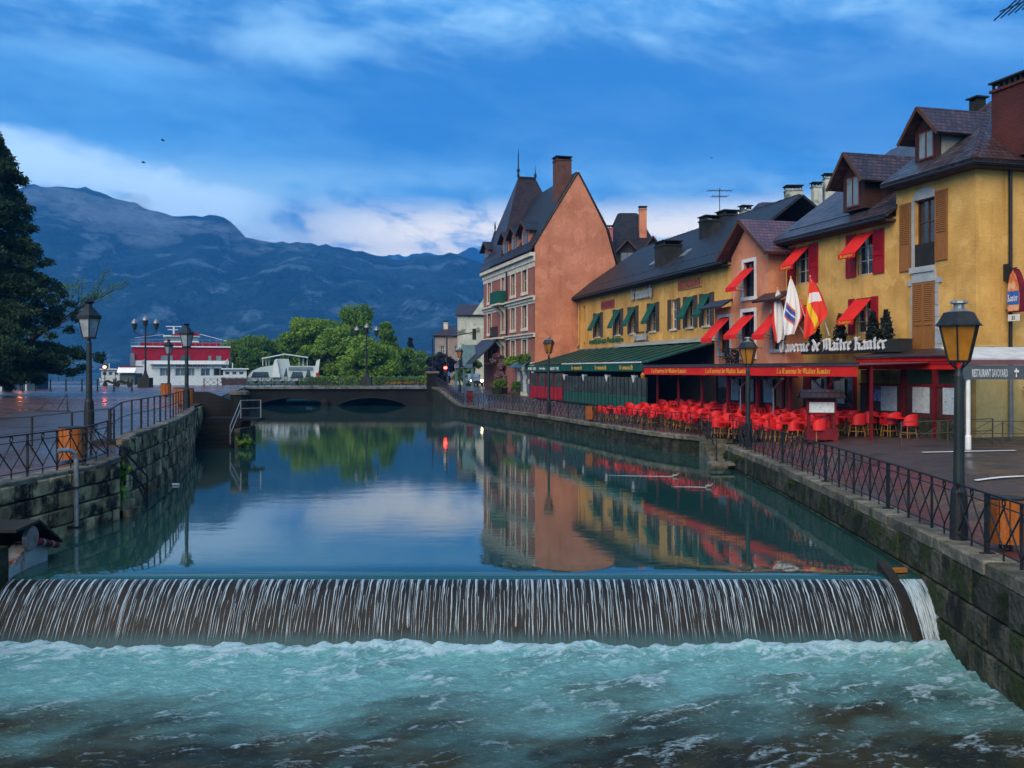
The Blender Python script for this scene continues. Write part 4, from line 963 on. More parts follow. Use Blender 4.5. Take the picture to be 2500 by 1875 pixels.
obj('blue_poster', MB().box(fx(2134), fx(2151), -.032, -.01, 1.35, 1.85), pm('blue_print', (.02, .06, .35), (.3, .35, .5), 5, .5, 0), pc)
obj('porch_side', MB().box(xa, xa + .05, .02, 1.55, .0, 2.7), m_yellow, pc)
# hanging tavern sign on the corner
sg = thing('hanging_sign', 'bright hanging tavern sign with blue band beside the downpipe', 'sign', T.w(XR + .02, 1.0, 5.0), T.rz)
prof = [(0, 0), (.62, 0), (.66, .5), (.62, 1.05), (.45, 1.5), (.3, 1.72), (.12, 1.5), (.02, 1.05), (-.05, .5)]
obj('sign_box', MB().prism([(a + .25, .55, z_) for a, z_ in prof], (0, -.28, 0)), m_redd, sg)
fc_ = obj('sign_face', MB().prism([(a * .92 + .27, .268, z_ * .94 + .04) for a, z_ in prof], (0, -.015, 0)), pm('sign_orange', (.55, .13, .04), (.7, .40, .22), 3.2, .4, 0, lo=.4, hi=.6), sg)
obj('sign_band', MB().box(.26, .86, .238, .252, .3, .82), pm('sign_blue', (.02, .09, .38), (.03, .14, .5), 3, .4, 0), sg)
letter_part(sg, 'sign_lettering', 'Kanter', .3, .82, .42, .236, m_white, .008, hgt=.2)
obj('sign_number', MB().box(.3, .85, .24, .3, -.36, -.1), m_white, sg); plain_text(sg, 'number', '33', .5, .66, -.31, .238, m_core, .006, .15)
obj('bracket', MB().bar((0, .4, 1.75), (.6, .4, 1.75), .05), m_core, sg); obj('bracket', MB().bar((.02, .4, .1), (.3, .4, .1), .05), m_core, sg); obj('wall_plate', MB().box(-.02, .3, .3, .36, 1.3, 1.95), m_core, sg)

# ------------------------------------------------------------------ flags and trough shrubs
def flag(label, base, tip, size, mat, lean=.35, seed=0):
    root = thing('flag', label, 'flag', base); b, t_ = Vector((0, 0, 0)), Vector(tip) - Vector(base)
    obj('pole', MB().tube([b, t_], [.03, .022], 6), m_white, root); obj('finial', MB().lathe([(.01, 0), (.05, .05), (.01, .12)], 6, t_), m_gold, root)
    w, h = size; n, m = 14, 22; mb = MB(); q = random.Random(seed); ph = q.uniform(0, 6)
    d = (t_ - b).normalized(); side = (Vector((1, -.25, 0)) + Vector((d.x, d.y, 0)) * .2).normalized(); dep_ = Vector((-side.y, side.x, 0))
    for i in range(n + 1):
        for k in range(m + 1):
            s, r_ = i / n, k / m       # s across the cloth, r_ down from the tip of the pole
            ww = w * (.06 + .94 * min(1, r_ * 1.5) ** .8) * (1 - .55 * max(0, (r_ - .72) / .28) * abs(s - lean) * 1.6)
            fold = .09 * math.sin(ph + s * 15 + r_ * 2.0) * (.2 + r_) + .04 * math.sin(s * 33 + ph * 2)
            xx = (s - lean) * ww + .12 * r_ * math.sin(ph + r_ * 3)
            mb.v.append(tuple(t_ + side * xx + dep_ * fold + Vector((0, 0, -r_ * h * (1 - .16 * abs(s - lean)) - .08 * math.sin(s * 8 + ph) * r_))))
    mb.f = [(i * (m + 1) + k, i * (m + 1) + k + 1, (i + 1) * (m + 1) + k + 1, (i + 1) * (m + 1) + k) for i in range(n) for k in range(m)]
    nv = len(mb.v); mb.v += [(x + .006, y + .004, z) for x, y, z in mb.v]; mb.f += [tuple(nv + i for i in f[::-1]) for f in mb.f]
    me = mb.mesh('cloth', mat, True); uv = me.attributes.new('cloth_uv', 'FLOAT_VECTOR', 'POINT')
    a = np.array([(i / n, k / m, 0) for i in range(n + 1) for k in range(m + 1)] * 2, np.float32); uv.data.foreach_set('vector', a.ravel())
    obj('cloth', me, mat, root); return root
def flag_mat(name, fn):
    m = bpy.data.materials.new(name); m.use_nodes = True
    N, L, nd, mth, mix, ss = nodes(m.node_tree); N.clear()
    out = nd('ShaderNodeOutputMaterial'); b = nd('ShaderNodeBsdfPrincipled'); L.new(b.outputs[0], out.inputs[0]); b.inputs['Roughness'].default_value = .8
    at = nd('ShaderNodeAttribute', attribute_name='cloth_uv'); sp = nd('ShaderNodeSeparateXYZ'); L.new(at.outputs['Vector'], sp.inputs[0])
    L.new(fn(sp.outputs[0], sp.outputs[1], mth, mix, ss), b.inputs['Base Color']); return m
def band(mth, x, a, b): return mth('MULTIPLY', mth('GREATER_THAN', x, a), mth('LESS_THAN', x, b))
def f_white(s, r_, mth, mix, ss):
    t_ = mth('SUBTRACT', r_, mth('MULTIPLY', s, .30)); ins = band(mth, s, .08, .66)
    c = mix(mth('MULTIPLY', band(mth, t_, .38, .66), ins), (.70, .70, .70), (.55, .12, .04)); c = mix(mth('MULTIPLY', band(mth, t_, .42, .62), ins), c, (.03, .06, .28))
    c = mix(mth('MULTIPLY', band(mth, t_, .50, .53), ins), c, (.5, .52, .6)); return mix(band(mth, mth('ADD', s, mth('MULTIPLY', r_, .25)), 1.08, 2.), c, (.60, .05, .03))
def f_savoy(s, r_, mth, mix, ss):
    e = mth('ADD', s, mth('MULTIPLY', r_, -.0))
    c = mix(band(mth, mth('SUBTRACT', mth('MULTIPLY', r_, 1.3), s), .35, .62), (.66, .03, .015), (.72, .42, .01))
    return mix(mth('MULTIPLY', band(mth, r_, .26, .42), band(mth, s, .1, .9)), c, (.66, .62, .62))
flag('white flag with blue emblem hanging over the tavern sign', T.w(3.2, -.4, 4.4), T.w(3.0, -1.5, 7.35), (.95, 2.95), flag_mat('flag_white', f_white), .45, seed=1)
flag('second white flag leaning left beside the tavern windows', T.w(2.6, -.4, 4.4), T.w(1.7, -1.5, 6.9), (.8, 2.8), flag_mat('flag_white_red', lambda s, r_, mth, mix, ss: mix(band(mth, mth('ADD', s, mth('MULTIPLY', r_, -.35)), -.4, .02), (.70, .69, .68), (.6, .03, .03))), .5, seed=2)
flag('red and yellow flag with pale band beside the white flags', T.w(4.7, -.4, 4.4), T.w(4.6, -1.4, 7.25), (1.1, 3.0), flag_mat('flag_red', f_savoy), .22, seed=3)

# ------------------------------------------------------------------ foliage kit
def leaf_mat(name, c1, c2, c3):
    m = bpy.data.materials.new(name); m.use_nodes = True
    N, L, nd, mth, mix, ss = nodes(m.node_tree); N.clear()
    out = nd('ShaderNodeOutputMaterial'); b = nd('ShaderNodeBsdfPrincipled'); t = nd('ShaderNodeBsdfTranslucent'); mx = nd('ShaderNodeMixShader'); mx.inputs[0].default_value = .25
    b.inputs['Roughness'].default_value = .6; b.inputs['Specular IOR Level'].default_value = .15
    tc = nd('ShaderNodeTexCoord'); n = nd('ShaderNodeTexNoise', _Scale=.55, _Detail=3.); L.new(tc.outputs['Object'], n.inputs['Vector'])
    n2 = nd('ShaderNodeTexNoise', _Scale=4., _Detail=2.); L.new(tc.outputs['Object'], n2.inputs['Vector'])
    c = mix(ss(n.outputs[0], .35, .65), c1, c2); c = mix(mth('MULTIPLY', ss(n2.outputs[0], .5, .7), .6), c, c3)
    L.new(c, b.inputs['Base Color']); L.new(c, t.inputs[0]); L.new(b.outputs[0], mx.inputs[1]); L.new(t.outputs[0], mx.inputs[2]); L.new(mx.outputs[0], out.inputs[0]); return m
m_leaf = leaf_mat('spring_leaf', (.11, .21, .028), (.18, .30, .04), (.26, .40, .06))
m_leaf2 = leaf_mat('summer_leaf', (.07, .15, .025), (.11, .21, .03), (.17, .29, .045))
m_need = leaf_mat('cedar_needle', (.018, .042, .022), (.030, .064, .028), (.05, .095, .04))
m_dk = leaf_mat('dark_leaf', (.012, .02, .018), (.022, .03, .024), (.03, .045, .03))
m_blos = leaf_mat('pink_blossom', (.22, .13, .14), (.16, .09, .10), (.30, .20, .20))
m_bark = pm('bark', (.035, .028, .022), (.02, .016, .013), 4., .9, .5, 12)
def leaves(blobs, n, size, seed, flat=.0, hollow=.45, aspect=1.6):
    """leaf quads spread through a set of ellipsoid clumps, denser toward their outside"""
    r = np.random.RandomState(seed); w = np.array([b[1][0] * b[1][1] + b[1][0] * b[1][2] for b in blobs]); w = w / w.sum()
    pick = r.choice(len(blobs), n, p=w); cen = np.array([b[0] for b in blobs])[pick]; rad = np.array([b[1] for b in blobs])[pick]
    d = r.normal(size=(n, 3)); d /= np.linalg.norm(d, axis=1)[:, None]
    rr = (hollow + (1 - hollow) * r.rand(n) ** .6) * (.86 + .3 * r.rand(n))
    p = cen + d * rad * rr[:, None]
    a = r.normal(size=(n, 3)); a[:, 2] *= (1 - flat); a /= np.linalg.norm(a, axis=1)[:, None]
    b = np.cross(a, r.normal(size=(n, 3))); b[:, 2] *= (1 - flat * .7); b /= np.linalg.norm(b, axis=1)[:, None]
    s = size * (.6 + .8 * r.rand(n))[:, None]; a = a * s * aspect * .5; b = b * s * .5
    v = np.stack([p - a, p + b, p + a, p - b], 1).reshape(-1, 3)
    return v
def quad_mesh(name, v, mat):
    n = len(v) // 4; me = bpy.data.meshes.new(name); me.vertices.add(len(v)); me.vertices.foreach_set('co', v.astype(np.float32).ravel())
    me.loops.add(4 * n); me.loops.foreach_set('vertex_index', np.arange(4 * n, dtype=np.int32)); me.polygons.add(n); me.polygons.foreach_set('loop_start', np.arange(n, dtype=np.int32) * 4)
    me.materials.append(mat); me.update(); me.validate(); return me
def tree(name, label, base, h, w, seed, mat, n=5000, ls=.34, trunk=.25, shape='round', group=None, nb=22, low=.22):
    q = random.Random(seed); root = thing(name, label, 'tree', base, group=group); blobs = []
    for i in range(nb):
        t = q.uniform(low, 1); 
        if shape == 'round': prof_ = math.sin(math.pi * min(.97, max(.06, (t - low * .55) / (1.06 - low * .55)))) ** .6
        elif shape == 'cone': prof_ = max(.1, (1.06 - t) * 1.05)
        else: prof_ = .7 * math.sin(math.pi * t ** .8) ** .5
        a = q.uniform(0, 6.28); rr = w / 2 * prof_ * q.uniform(.15, .85); br_ = w * q.uniform(.075, .145) * (1.1 if shape == 'round' else .85)
        blobs.append(((rr * math.cos(a), rr * math.sin(a), h * t * .96), (br_, br_, br_ * q.uniform(.6, .95))))
    obj('crown', quad_mesh('crown', leaves(blobs, n, ls, seed), mat), mat, root)
    mb = MB(); mb.tube([(0, 0, -.3), (q.uniform(-.1, .1), 0, h * .3), (q.uniform(-.3, .3), q.uniform(-.3, .3), h * .75)], [trunk, trunk * .75, trunk * .25], 7)
    for (c, _) in blobs[:14]: mb.tube([(0, 0, max(.15 * h, c[2] * .55)), tuple(.55 * k for k in c[:2]) + (c[2] * .8,), c], [trunk * .4, trunk * .22, .03], 5)
    obj('trunk', mb, m_bark, root); return root
def shrub(name, label, base, blobs, n, ls, mat, seed, group=None, pot=None, cat='shrub'):
    root = thing(name, label, cat, base, group=group); obj('foliage', quad_mesh('foliage', leaves(blobs, n, ls, seed), mat), mat, root)
    top = max(b[0][2] for b in blobs); obj('stem', MB().tube([(0, 0, 0), (0, 0, top)], [.04, .02], 5), m_bark, root)
    if pot: obj('pot', pot[0], pot[1], root)
    return root
for i, (x, lab) in enumerate(((3.7, 'dark clipped shrub in the trough behind the white flag'), (5.85, 'dark conical shrub in the trough beside the red flag'), (8.4, 'left of two conical shrubs by the brown shutter door'), (9.35, 'right of two conical shrubs by the brown shutter door'))):
    shrub('trough_shrub', lab, T.w(x + .35, -.8, 3.95), [((0, 0, .35), (.32, .32, .4)), ((0, 0, .8), (.24, .24, .4)), ((0, 0, 1.15), (.13, .13, .3))], 900, .09, m_dk, 60 + i, 'shrubs in the name trough')

# ------------------------------------------------------------------ salmon house
K = Fr((12.22, 58.06, 1.5), (.2588, -.966))
kh = thing('salmon_house', 'narrow salmon house with white window frames and red awnings', 'building', K.O, K.rz)
kw = [(3.62, 4.82, 6.8, 8.75), (3.45, 4.82, 3.5, 5.95), (.7, 1.95, 3.7, 5.8), (6.75, 7.85, 3.8, 5.8)]
mb = MB(); wall_holes(mb, front, 2.13, 6.27, 6.4, 9.2, kw[:1], .3); wall_holes(mb, front, 0, 8.1, 0, 6.4, kw[1:], .3)
mb.face([(2.13, 0, 9.2), (6.27, 0, 9.2), (4.1, 0, 11.0)]); mb.face([(6.27, 0, 6.4), (6.27, 7, 6.4), (6.27, 7, 9.2), (6.27, 0, 9.2)]); mb.face([(2.13, 0, 6.4), (2.13, 0, 9.2), (2.13, 7, 9.2), (2.13, 7, 6.4)])
mb.face([(6.27, 0, 6.4), (8.1, 0, 6.4), (8.1, 3, 6.4), (6.27, 3, 6.4)]).face([(0, 0, 6.4), (2.13, 0, 6.4), (2.13, 3, 6.4), (0, 3, 6.4)])
mb.face([(8.1, 0, 0), (8.1, 3, 0), (8.1, 3, 6.4), (8.1, 0, 6.4)])
obj('wall', mb, m_pink, kh)
for s, e in ((-1, 1.35), (1, 7.05)):
    k = (11.15 - 9.0) / (7.05 - 4.1); a, b = (e, -.6, 11.15 - abs(e - 4.1) * k), (4.1, -.6, 11.15)
    qd = [a, b, (4.1, 8, 11.15), (e, 8, a[2])]
    roof_slab(kh, qd if s < 0 else [qd[1], qd[0], qd[3], qd[2]], m_roofK, -.13)
    obj('barge_board', MB().bar((e, -.62, a[2] - .1), (4.1, -.62, 11.05), .05, .2), m_eave, kh)
window(kh, *kw[0], 0, m_core, m_glass, 2, 3, surround=m_white, sw=.2); window(kh, *kw[1], 0, m_core, m_glass, 2, 3, surround=m_white, sw=.2)
for w_ in kw[2:]: window(kh, *w_, 0, m_core, m_glass, 2, 3, surround=m_gst, sw=.18)
awning(kh, 3.6, 4.85, 8.4, 1.1, 1.15, m_reda, 0, .25); awning(kh, 3.45, 4.85, 5.75, 1.1, 1.2, m_reda, 0, .26); awning(kh, .6, 2.0, 5.75, 1.2, 1.2, m_reda, 0, .28); awning(kh, 6.65, 7.9, 5.75, 1.2, 1.2, m_reda, 0, .28)
for x0, x1 in ((-.5, 2.3), (5.9, 8.7)):
    roof_slab(kh, [(x0, -.75, 6.3), (x1, -.75, 6.3), (x1, .02, 6.75), (x0, .02, 6.75)], m_roofB, .1, 'lean_to_roof')
bal = MB()
for k in range(24): xx = lerp(2.0, 5.6, k / 23); bal.bar((xx, -.7, 2.95), (xx, -.7, 3.9), .02)
for z in (2.98, 3.9): bal.bar((2, -.7, z), (5.6, -.7, z), .035).bar((2, -.7, z), (2, 0, z), .035).bar((5.6, -.7, z), (5.6, 0, z), .035)
bk = obj('balcony', MB().box(1.95, 5.65, -.75, -.01, 2.82, 2.94), m_core, kh); obj('balcony_railing', bal, m_iron, bk)
jn = MB().box(.2, 8.0, -.08, -.004, 0, .7).box(.2, 8.0, -.08, -.004, 2.3, 2.75)
for x in (.2, 1.9, 3.6, 5.4, 7.8): jn.box(x, x + .2, -.09, -.006, .7, 2.3)
obj('shop_joinery', jn, m_redp, kh)
for x in (.4, 2.1, 3.8, 5.6): obj('shop_pane', MB().box(x, x + 1.5, -.03, -.003, .7, 2.3), m_glass, kh)
for x in (2.3, 4.0, 6.0): obj('menu_board', MB().box(x, x + .9, -.13, -.1, .95, 2.2), m_menu, kh)
shrub('balcony_plant', 'straggly potted plant on the salmon house balcony', K.w(2.9, -.4, 2.95), [((0, 0, .5), (.5, .25, .5)), ((1.2, 0, .45), (.4, .2, .4)), ((2.2, 0, .35), (.3, .2, .3))], 500, .1, m_dk, 77, cat='plant')

# ------------------------------------------------------------------ ochre brasserie
Mf = Fr((6.53, 93., 1.6), (.2317, -.9728))
mh = thing('ochre_brasserie', 'long ochre brasserie with grey shutters and dark slate roof', 'building', Mf.O, Mf.rz)
LX = 31.9; EV = 9.55
mw = [(x0 + .72, x1 - .72, 5.6, 7.75) for x0, x1 in ((4.3, 7.0), (9.75, 12.3), (13.4, 15.9), (17.75, 20.3))] + [(22.6, 23.6, 5.6, 7.75), (25.45, 26.55, 5.6, 7.75), (28.2, 29.2, 5.6, 7.75)]
small = [(1.2, 1.75, 7.1, 8.7), (1.3, 1.75, 4.6, 5.2)]
mb = MB(); wall_holes(mb, front, 0, LX, 0, EV, mw + small, .3); mb.face([(LX, 0, 0), (LX, 8, 0), (LX, 8, EV), (LX, 0, EV)]); obj('wall', mb, m_munich, mh)
rs = (13.9 - 9.5) / 5.6
roof_slab(mh, [(-2.0, -.65, EV - .08), (LX + .5, -.65, EV - .08), (LX + .5, 5, 13.9), (3.2, 5, 13.9)], m_roofd)
roof_slab(mh, [(3.2, 5, 13.9), (LX + .5, 5, 13.9), (LX + .5, 11, 9.5), (-2, 11, 9.5)], m_roofd)
for x in np.arange(3.2, LX, .9): obj('ridge_tile', MB().tube([(x, 5, 14.0), (x + .95, 5, 14.0)], [.15, .12], 7), m_roofd, mh)
gutter(mh, [(-2.0, -.72, EV - .12), (LX + .5, -.72, EV - .12)], .09)
obj('eave_board', MB().box(-1.6, LX + .4, -.6, 0, EV - .3, EV - .2), m_core, mh)
sg_ = MB().bar((4, .3, EV + .85), (30, .3, EV + .85), .05)
for x in np.arange(4, 30.5, 2.0): sg_.bar((x, .3, EV + .6), (x, .3, EV + .95), .05)
obj('snow_guard', sg_, m_iron, mh)
gutter(mh, [(.12, -.1, EV - .3), (.12, -.1, 5.0), (-.6, -.5, 4.6)], .07, m_munich, 'downpipe')
for i, (x0, x1, z0, z1) in enumerate(mw):
    window(mh, x0, x1, z0, z1, 0, m_white, m_glass, 2, 3, sill=m_stone)
    sw_ = .68 if i < 4 else .62
    shutter(mh, x0 - sw_ - .02, x0 - .02, z0 - .05, z1 + .05, -.015, m_shutg, (0, 0)); shutter(mh, x1 + .02, x1 + sw_ + .02, z0 - .05, z1 + .05, -.015, m_shutg, (0, 0))
    if i != 4: awning(mh, x0 - .05, x1 + .05, z1, 1.4, .8, m_greena, 0, .22)
for x0, x1, z0, z1 in small: window(mh, x0, x1, z0, z1, 0, m_redd, m_glass, 1, 2)
m_brd = pm('faded_red_board', (.33, .075, .06), (.25, .055, .045), 4, .8, .2)
obj('red_sign_board', MB().box(6.6, 10.1, -.07, -.004, 8.02, 8.72), m_brd, mh); plain_text(mh, 'sign_lettering', 'BRASSERIE', 6.85, 9.85, 8.16, -.072, pm('dull_red_letter', (.24, .045, .04), None, 3, .8, .1), .02, .42)
obj('red_sign_board', MB().box(23.9, 27.95, -.07, -.004, 8.32, 9.05), pm('ochre_board', (.46, .25, .08), None, 3, .8, .1), mh); plain_text(mh, 'sign_lettering', 'RESTAURANT', 24.0, 27.85, 8.38, -.072, m_brd, .03, .6, .05)
m_silv = pm('tin_letter', (.40, .42, .43), (.26, .28, .29), 3, .4, .1)
sign_letters(mh, 'letter', 'le munich', 14.6, 19.1, 8.25, -.1, m_silv, .1, .72)
sign_letters(mh, 'letter', 'le munich', 15.1, 18.0, 4.95, -.12, m_silv, .08, .46)
sg2 = MB().box(14.9, 18.15, -.1, -.02, 4.85, 4.89).box(14.9, 18.15, -.1, -.02, 5.6, 5.64); obj('sign_frame', sg2, m_core, mh)
m_gl = pm('green_letter', (.03, .14, .05), None, 3, .6, .1)
plain_text(mh, 'green_lettering', "restaurant l'auberge", 3.3, 12.4, 4.88, -.06, m_gl, .06, .62, .03)
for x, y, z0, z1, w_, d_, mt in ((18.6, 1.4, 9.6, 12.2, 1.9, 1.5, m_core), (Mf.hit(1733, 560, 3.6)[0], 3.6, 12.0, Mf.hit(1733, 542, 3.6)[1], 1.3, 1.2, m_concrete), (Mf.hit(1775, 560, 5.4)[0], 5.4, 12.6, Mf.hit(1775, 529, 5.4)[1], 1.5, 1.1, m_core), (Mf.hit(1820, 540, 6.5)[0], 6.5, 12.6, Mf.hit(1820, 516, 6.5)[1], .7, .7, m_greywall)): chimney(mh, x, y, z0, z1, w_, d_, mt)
for x, z in ((15.3, 10.9), (21.4, 10.9)): obj('skylight', MB().slab([(x, (z - EV) / rs - .62, z + .14), (x + .9, (z - EV) / rs - .62, z + .14), (x + .9, (z - EV) / rs + .1, z + .14 + .72 * rs), (x, (z - EV) / rs + .1, z + .14 + .72 * rs)], .08), m_lead, mh)
an = thing('roof_antenna', 'thin television aerial on the brasserie chimney', 'antenna', Mf.w(Mf.hit(1757, 520, 5.2)[0], 5.2, Mf.hit(1757, 525, 5.2)[1]))
obj('mast', MB().bar((0, 0, 0), (0, 0, 2.1), .05), m_iron, an)
ae_ = MB()
for z, l in ((1.9, .9), (1.45, .6)): ae_.bar((-l, 0, z), (l, 0, z), .04); [ae_.bar((x, -.5, z), (x, .5, z), .025) for x in np.linspace(-l, l, 7)]
obj('aerial', ae_, m_iron, an)

# green awning roof with glass fronts
ga = thing('green_terrace_roof', 'dark green sheet terrace roof with valance lettering below the ochre facade', 'awning', Mf.w(0, -5), Mf.rz)
mb = MB(); n = 15
for i in range(n):
    xa, xb = lerp(.1, 31.2, i / n), lerp(.1, 31.2, (i + 1) / n); obj('roof_sheet', MB().slab([(xa + .02, -.2, 3.05), (xb - .02, -.2, 3.05), (xb - .02, 4.9, 4.45), (xa + .02, 4.9, 4.45)], .05), m_greenr, ga)
    obj('standing_seam', MB().bar((xb, -.2, 3.13), (xb, 4.9, 4.53), .06, .1), m_greenr, ga)
obj('flashing', MB().box(.1, 11.8, 4.75, 4.95, 4.45, 4.6), m_lead, ga)
obj('awning_cassette', MB().box(11.8, 31.0, 4.45, 4.95, 4.5, 4.78), pm('cream_sheet', (.42, .40, .33), (.3, .28, .23), 1.5, .5, .1, st=(.3, 1, 4)), ga)
obj('front_rail', MB().box(11.9, 30.0, -.3, -.2, 3.06, 3.14), m_white, ga)
obj('valance', MB().box(.2, 11.4, -.26, -.22, 2.45, 3.0), m_greena, ga); obj('valance', MB().box(11.6, 30.3, -.26, -.22, 2.5, 3.02), m_greena, ga)
for x0, x1 in ((14.6, 17.4), (20.6, 23.2), (26.0, 28.6)): letter_part(ga, 'valance_lettering', 'le munich', x0, x1, 2.62, -.262, m_gold, .01, hgt=.22)
for t_, x0, x1 in (('MENUS', .5, 1.9), ('CARTE', 2.2, 3.4), ('Le Lodge', 4.6, 6.6), ('SALON', 8.2, 9.6), ('THE', 10.0, 10.9)): plain_text(ga, 'valance_lettering', t_, x0, x1, 2.58, -.262, m_white, .01, .26, .02)
fl = 0.0
rp = MB().box(.4, 11.4, -.05, .02, fl, 1.1); obj('red_panelling', rp, m_redp, ga)
for k in range(8): x = lerp(.4, 11.4, k / 8); obj('red_panel', MB().box(x + .1, x + 11 / 8 - .1, -.085, -.052, .12, 1.0), m_redp, ga)
for k in range(5): x = lerp(.4, 11.4, k / 4); obj('post', MB().box(x - .07, x + .07, -.1, .05, 0, 2.45), m_redd, ga)
m_front = pm('terrace_glass', (.028, .036, .036), (.06, .075, .075), .8, .10, 0, c3=(.10, .13, .13), s3=1.3, l3=(.55, .7))
obj('terrace_pane', MB().box(.45, 11.35, -.02, -.005, 1.1, 2.3), m_front, ga)
gp = MB().box(11.5, 30.4, -.02, .02, fl, .85); obj('green_panelling', gp, pm('green_panel', (.02, .10, .07), (.014, .07, .05), 1, .35, .05), ga)
obj('terrace_pane', MB().box(11.5, 30.4, -.012, .006, .85, 2.1), m_front, ga)
for k in range(24): x = lerp(11.5, 30.4, k / 23); obj('mullion', MB().box(x - .04, x + .04, -.05, .05, 0, 2.12), m_irong, ga)
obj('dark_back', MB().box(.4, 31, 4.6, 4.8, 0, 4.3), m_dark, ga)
# white wall lanterns hanging under the valance
m_lan = pm('white_lantern', (.62, .66, .70), None, 3, .4, 0)
for i, x in enumerate((11.7, 17.0, 22.5, 28.0)):
    l_ = thing('hanging_lantern', ('small white lantern by the red panelled end of the terrace', 'small white lantern under the first gold name', 'small white lantern over the menu shrine', 'small white lantern at the red awning end')[i], 'lantern', Mf.w(x, -4.9, 1.75), Mf.rz, 'white lanterns under the green roof')
    obj('lantern_body', MB().lathe([(.14, 0), (.26, .45), (.28, .5)], 6), m_lan, l_); obj('lantern_cap', MB().lathe([(.3, .5), (.12, .62), (.03, .75)], 6), m_iron, l_)

# ------------------------------------------------------------------ red terrace awning of the tavern
A_ = Fr(T.w(-7.4, -5.0, -.05), (.2588, -.966))
ra = thing('red_terrace_awning', 'long red terrace awning with gold gothic lettering on its valance', 'awning', A_.O, A_.rz)
LA = 21.2
for i in range(6):
    xa, xb = lerp(0, LA, i / 6), lerp(0, LA, (i + 1) / 6)
    obj('canopy_panel', MB().slab([(xa + .02, -.1, 2.92), (xb - .02, -.1, 2.92), (xb - .02, 4.0, 3.06), (xa + .02, 4.0, 3.06)], .04), pm('maroon_canopy', (.20, .055, .055), (.14, .04, .045), 1.5, .7, .1), ra)
obj('front_gutter', MB().box(-.1, LA + .1, -.2, -.1, 2.9, 3.05), m_roofB, ra)
obj('valance', MB().box(0, LA, -.16, -.12, 2.48, 2.88), m_reda, ra)
for x0, x1 in ((1.2, 6.2), (8.2, 12.9), (15.3, 19.7)): letter_part(ra, 'valance_lettering', 'La Taverne de MaItre Kanter...', x0, x1, 2.58, -.162, m_gold, .008, hgt=.17)
for k in range(8):
    x = lerp(.2, LA - .2, k / 7); obj('post', MB().box(x - .05, x + .05, .6, .7, -.4, 2.9), m_redd, ra)
obj('end_lamp', MB().lathe([(.02, .35), (.14, .2), (.1, 0), (.02, -.05)], 8, (-.05, -.2, 2.25)), m_amber, ra)
for i, x in enumerate((9.8, 13.0, 17.2)):
    y_ = thing('heater_stand', ('slim grey heater stand left of the terrace lamp post', 'slim grey heater stand right of the terrace lamp post', 'slim grey heater stand behind the large menu stand')[i], 'heater', A_.w(x, 1.0), A_.rz, 'grey heater stands on the terrace')
    obj('pole', MB().tube([(0, 0, 0), (0, 0, 1.9)], .045, 8), m_steel, y_)
    for s in (-1, 1): obj('arm', MB().tube([(0, 0, 1.85), (s * .8, 0, 2.3)], .04, 6), m_steel, y_); obj('heater_head', MB().lathe([(.22, 0), (.16, .1), (.05, .16)], 10, (s * .85, 0, 2.28)), m_steel, y_)
for i, x in enumerate((3.0, 4.6, 7.2, 12.0, 15.8, 19.2)):
    p_ = thing('pendant_lamp', 'small grey shade lamp hanging under the red terrace awning', 'lamp', A_.w(x, .4, 2.4), A_.rz, 'shade lamps under the red awning')
    obj('shade', MB().lathe([(.2, 0), (.14, .1), (.04, .16)], 10), m_lead, p_); obj('rod', MB().bar((0, 0, .15), (0, 0, .5), .02), m_iron, p_)

# chairs and tables
def chair_proto():
    t = thing('bistro_chair', 'red woven bistro chair with bamboo legs on the tavern terrace', 'chair', (0, 0, 0), 0, 'red chairs on the tavern terrace')
    mb = MB(); n = 14
    ringp = [(.24 * math.cos(2 * math.pi * k / n), .23 * math.sin(2 * math.pi * k / n)) for k in range(n)]
    mb.prism([(x, y, .43) for x, y in ringp], (0, 0, .05)); obj('seat', mb, m_redc, t)
    mb = MB(); m = 12; cols = []
    for k in range(m + 1):
        a = math.pi * (-.08 + 1.16 * k / m); s = math.sin(math.pi * k / m)
        cols.append([(.27 * math.cos(a), .10 + .2 * math.sin(a) - 0 * j, lerp(.46, .58 + .32 * s ** .55, j / 3)) for j in range(4)])
    for o_ in (0, .025):
        b = len(mb.v); mb.v += [(x * (1 + o_ * 3), y + o_, z) for c in cols for x, y, z in c]
        mb.f += [((b + i * 4 + j), (b + (i + 1) * 4 + j), (b + (i + 1) * 4 + j + 1), (b + i * 4 + j + 1)) for i in range(m) for j in range(3)]
    obj('backrest', mb, m_redc, t, True)
    for sx, sy in ((-1, -1), (1, -1), (1, 1), (-1, 1)): obj('leg', MB().tube([(sx * .17, sy * .16, .44), (sx * .21, sy * .21, 0)], .018, 5), m_bamboo, t)
    obj('stretcher', MB().bar((-.19, -.19, .2), (.19, -.19, .2), .02).bar((-.19, .19, .2), (.19, .19, .2), .02).bar((-.19, -.19, .2), (-.19, .19, .2), .02).bar((.19, -.19, .2), (.19, .19, .2), .02), m_bamboo, t)
    return t
def table_proto():
    t = thing('terrace_table', 'square red terrace table among the tavern chairs', 'table', (0, 0, 0), 0, 'red tables on the tavern terrace')
    obj('table_top', MB().box(-.36, .36, -.36, .36, .7, .74), m_redc, t); obj('pedestal', MB().lathe([(.03, .0), (.03, .7)], 8), m_iron, t)
    obj('foot', MB().box(-.25, .25, -.03, .03, 0, .03).box(-.03, .03, -.25, .25, .031, .05), m_iron, t); return t
ch0, tb0 = chair_proto(), table_proto(); q = random.Random(9); first = [True, True]
RL = ('in the row nearest the quay railing', 'in the second row from the railing', 'in the third row from the railing', 'in the rear row by the facade', 'standing before the brasserie glass', 'behind the glazed porch rail')
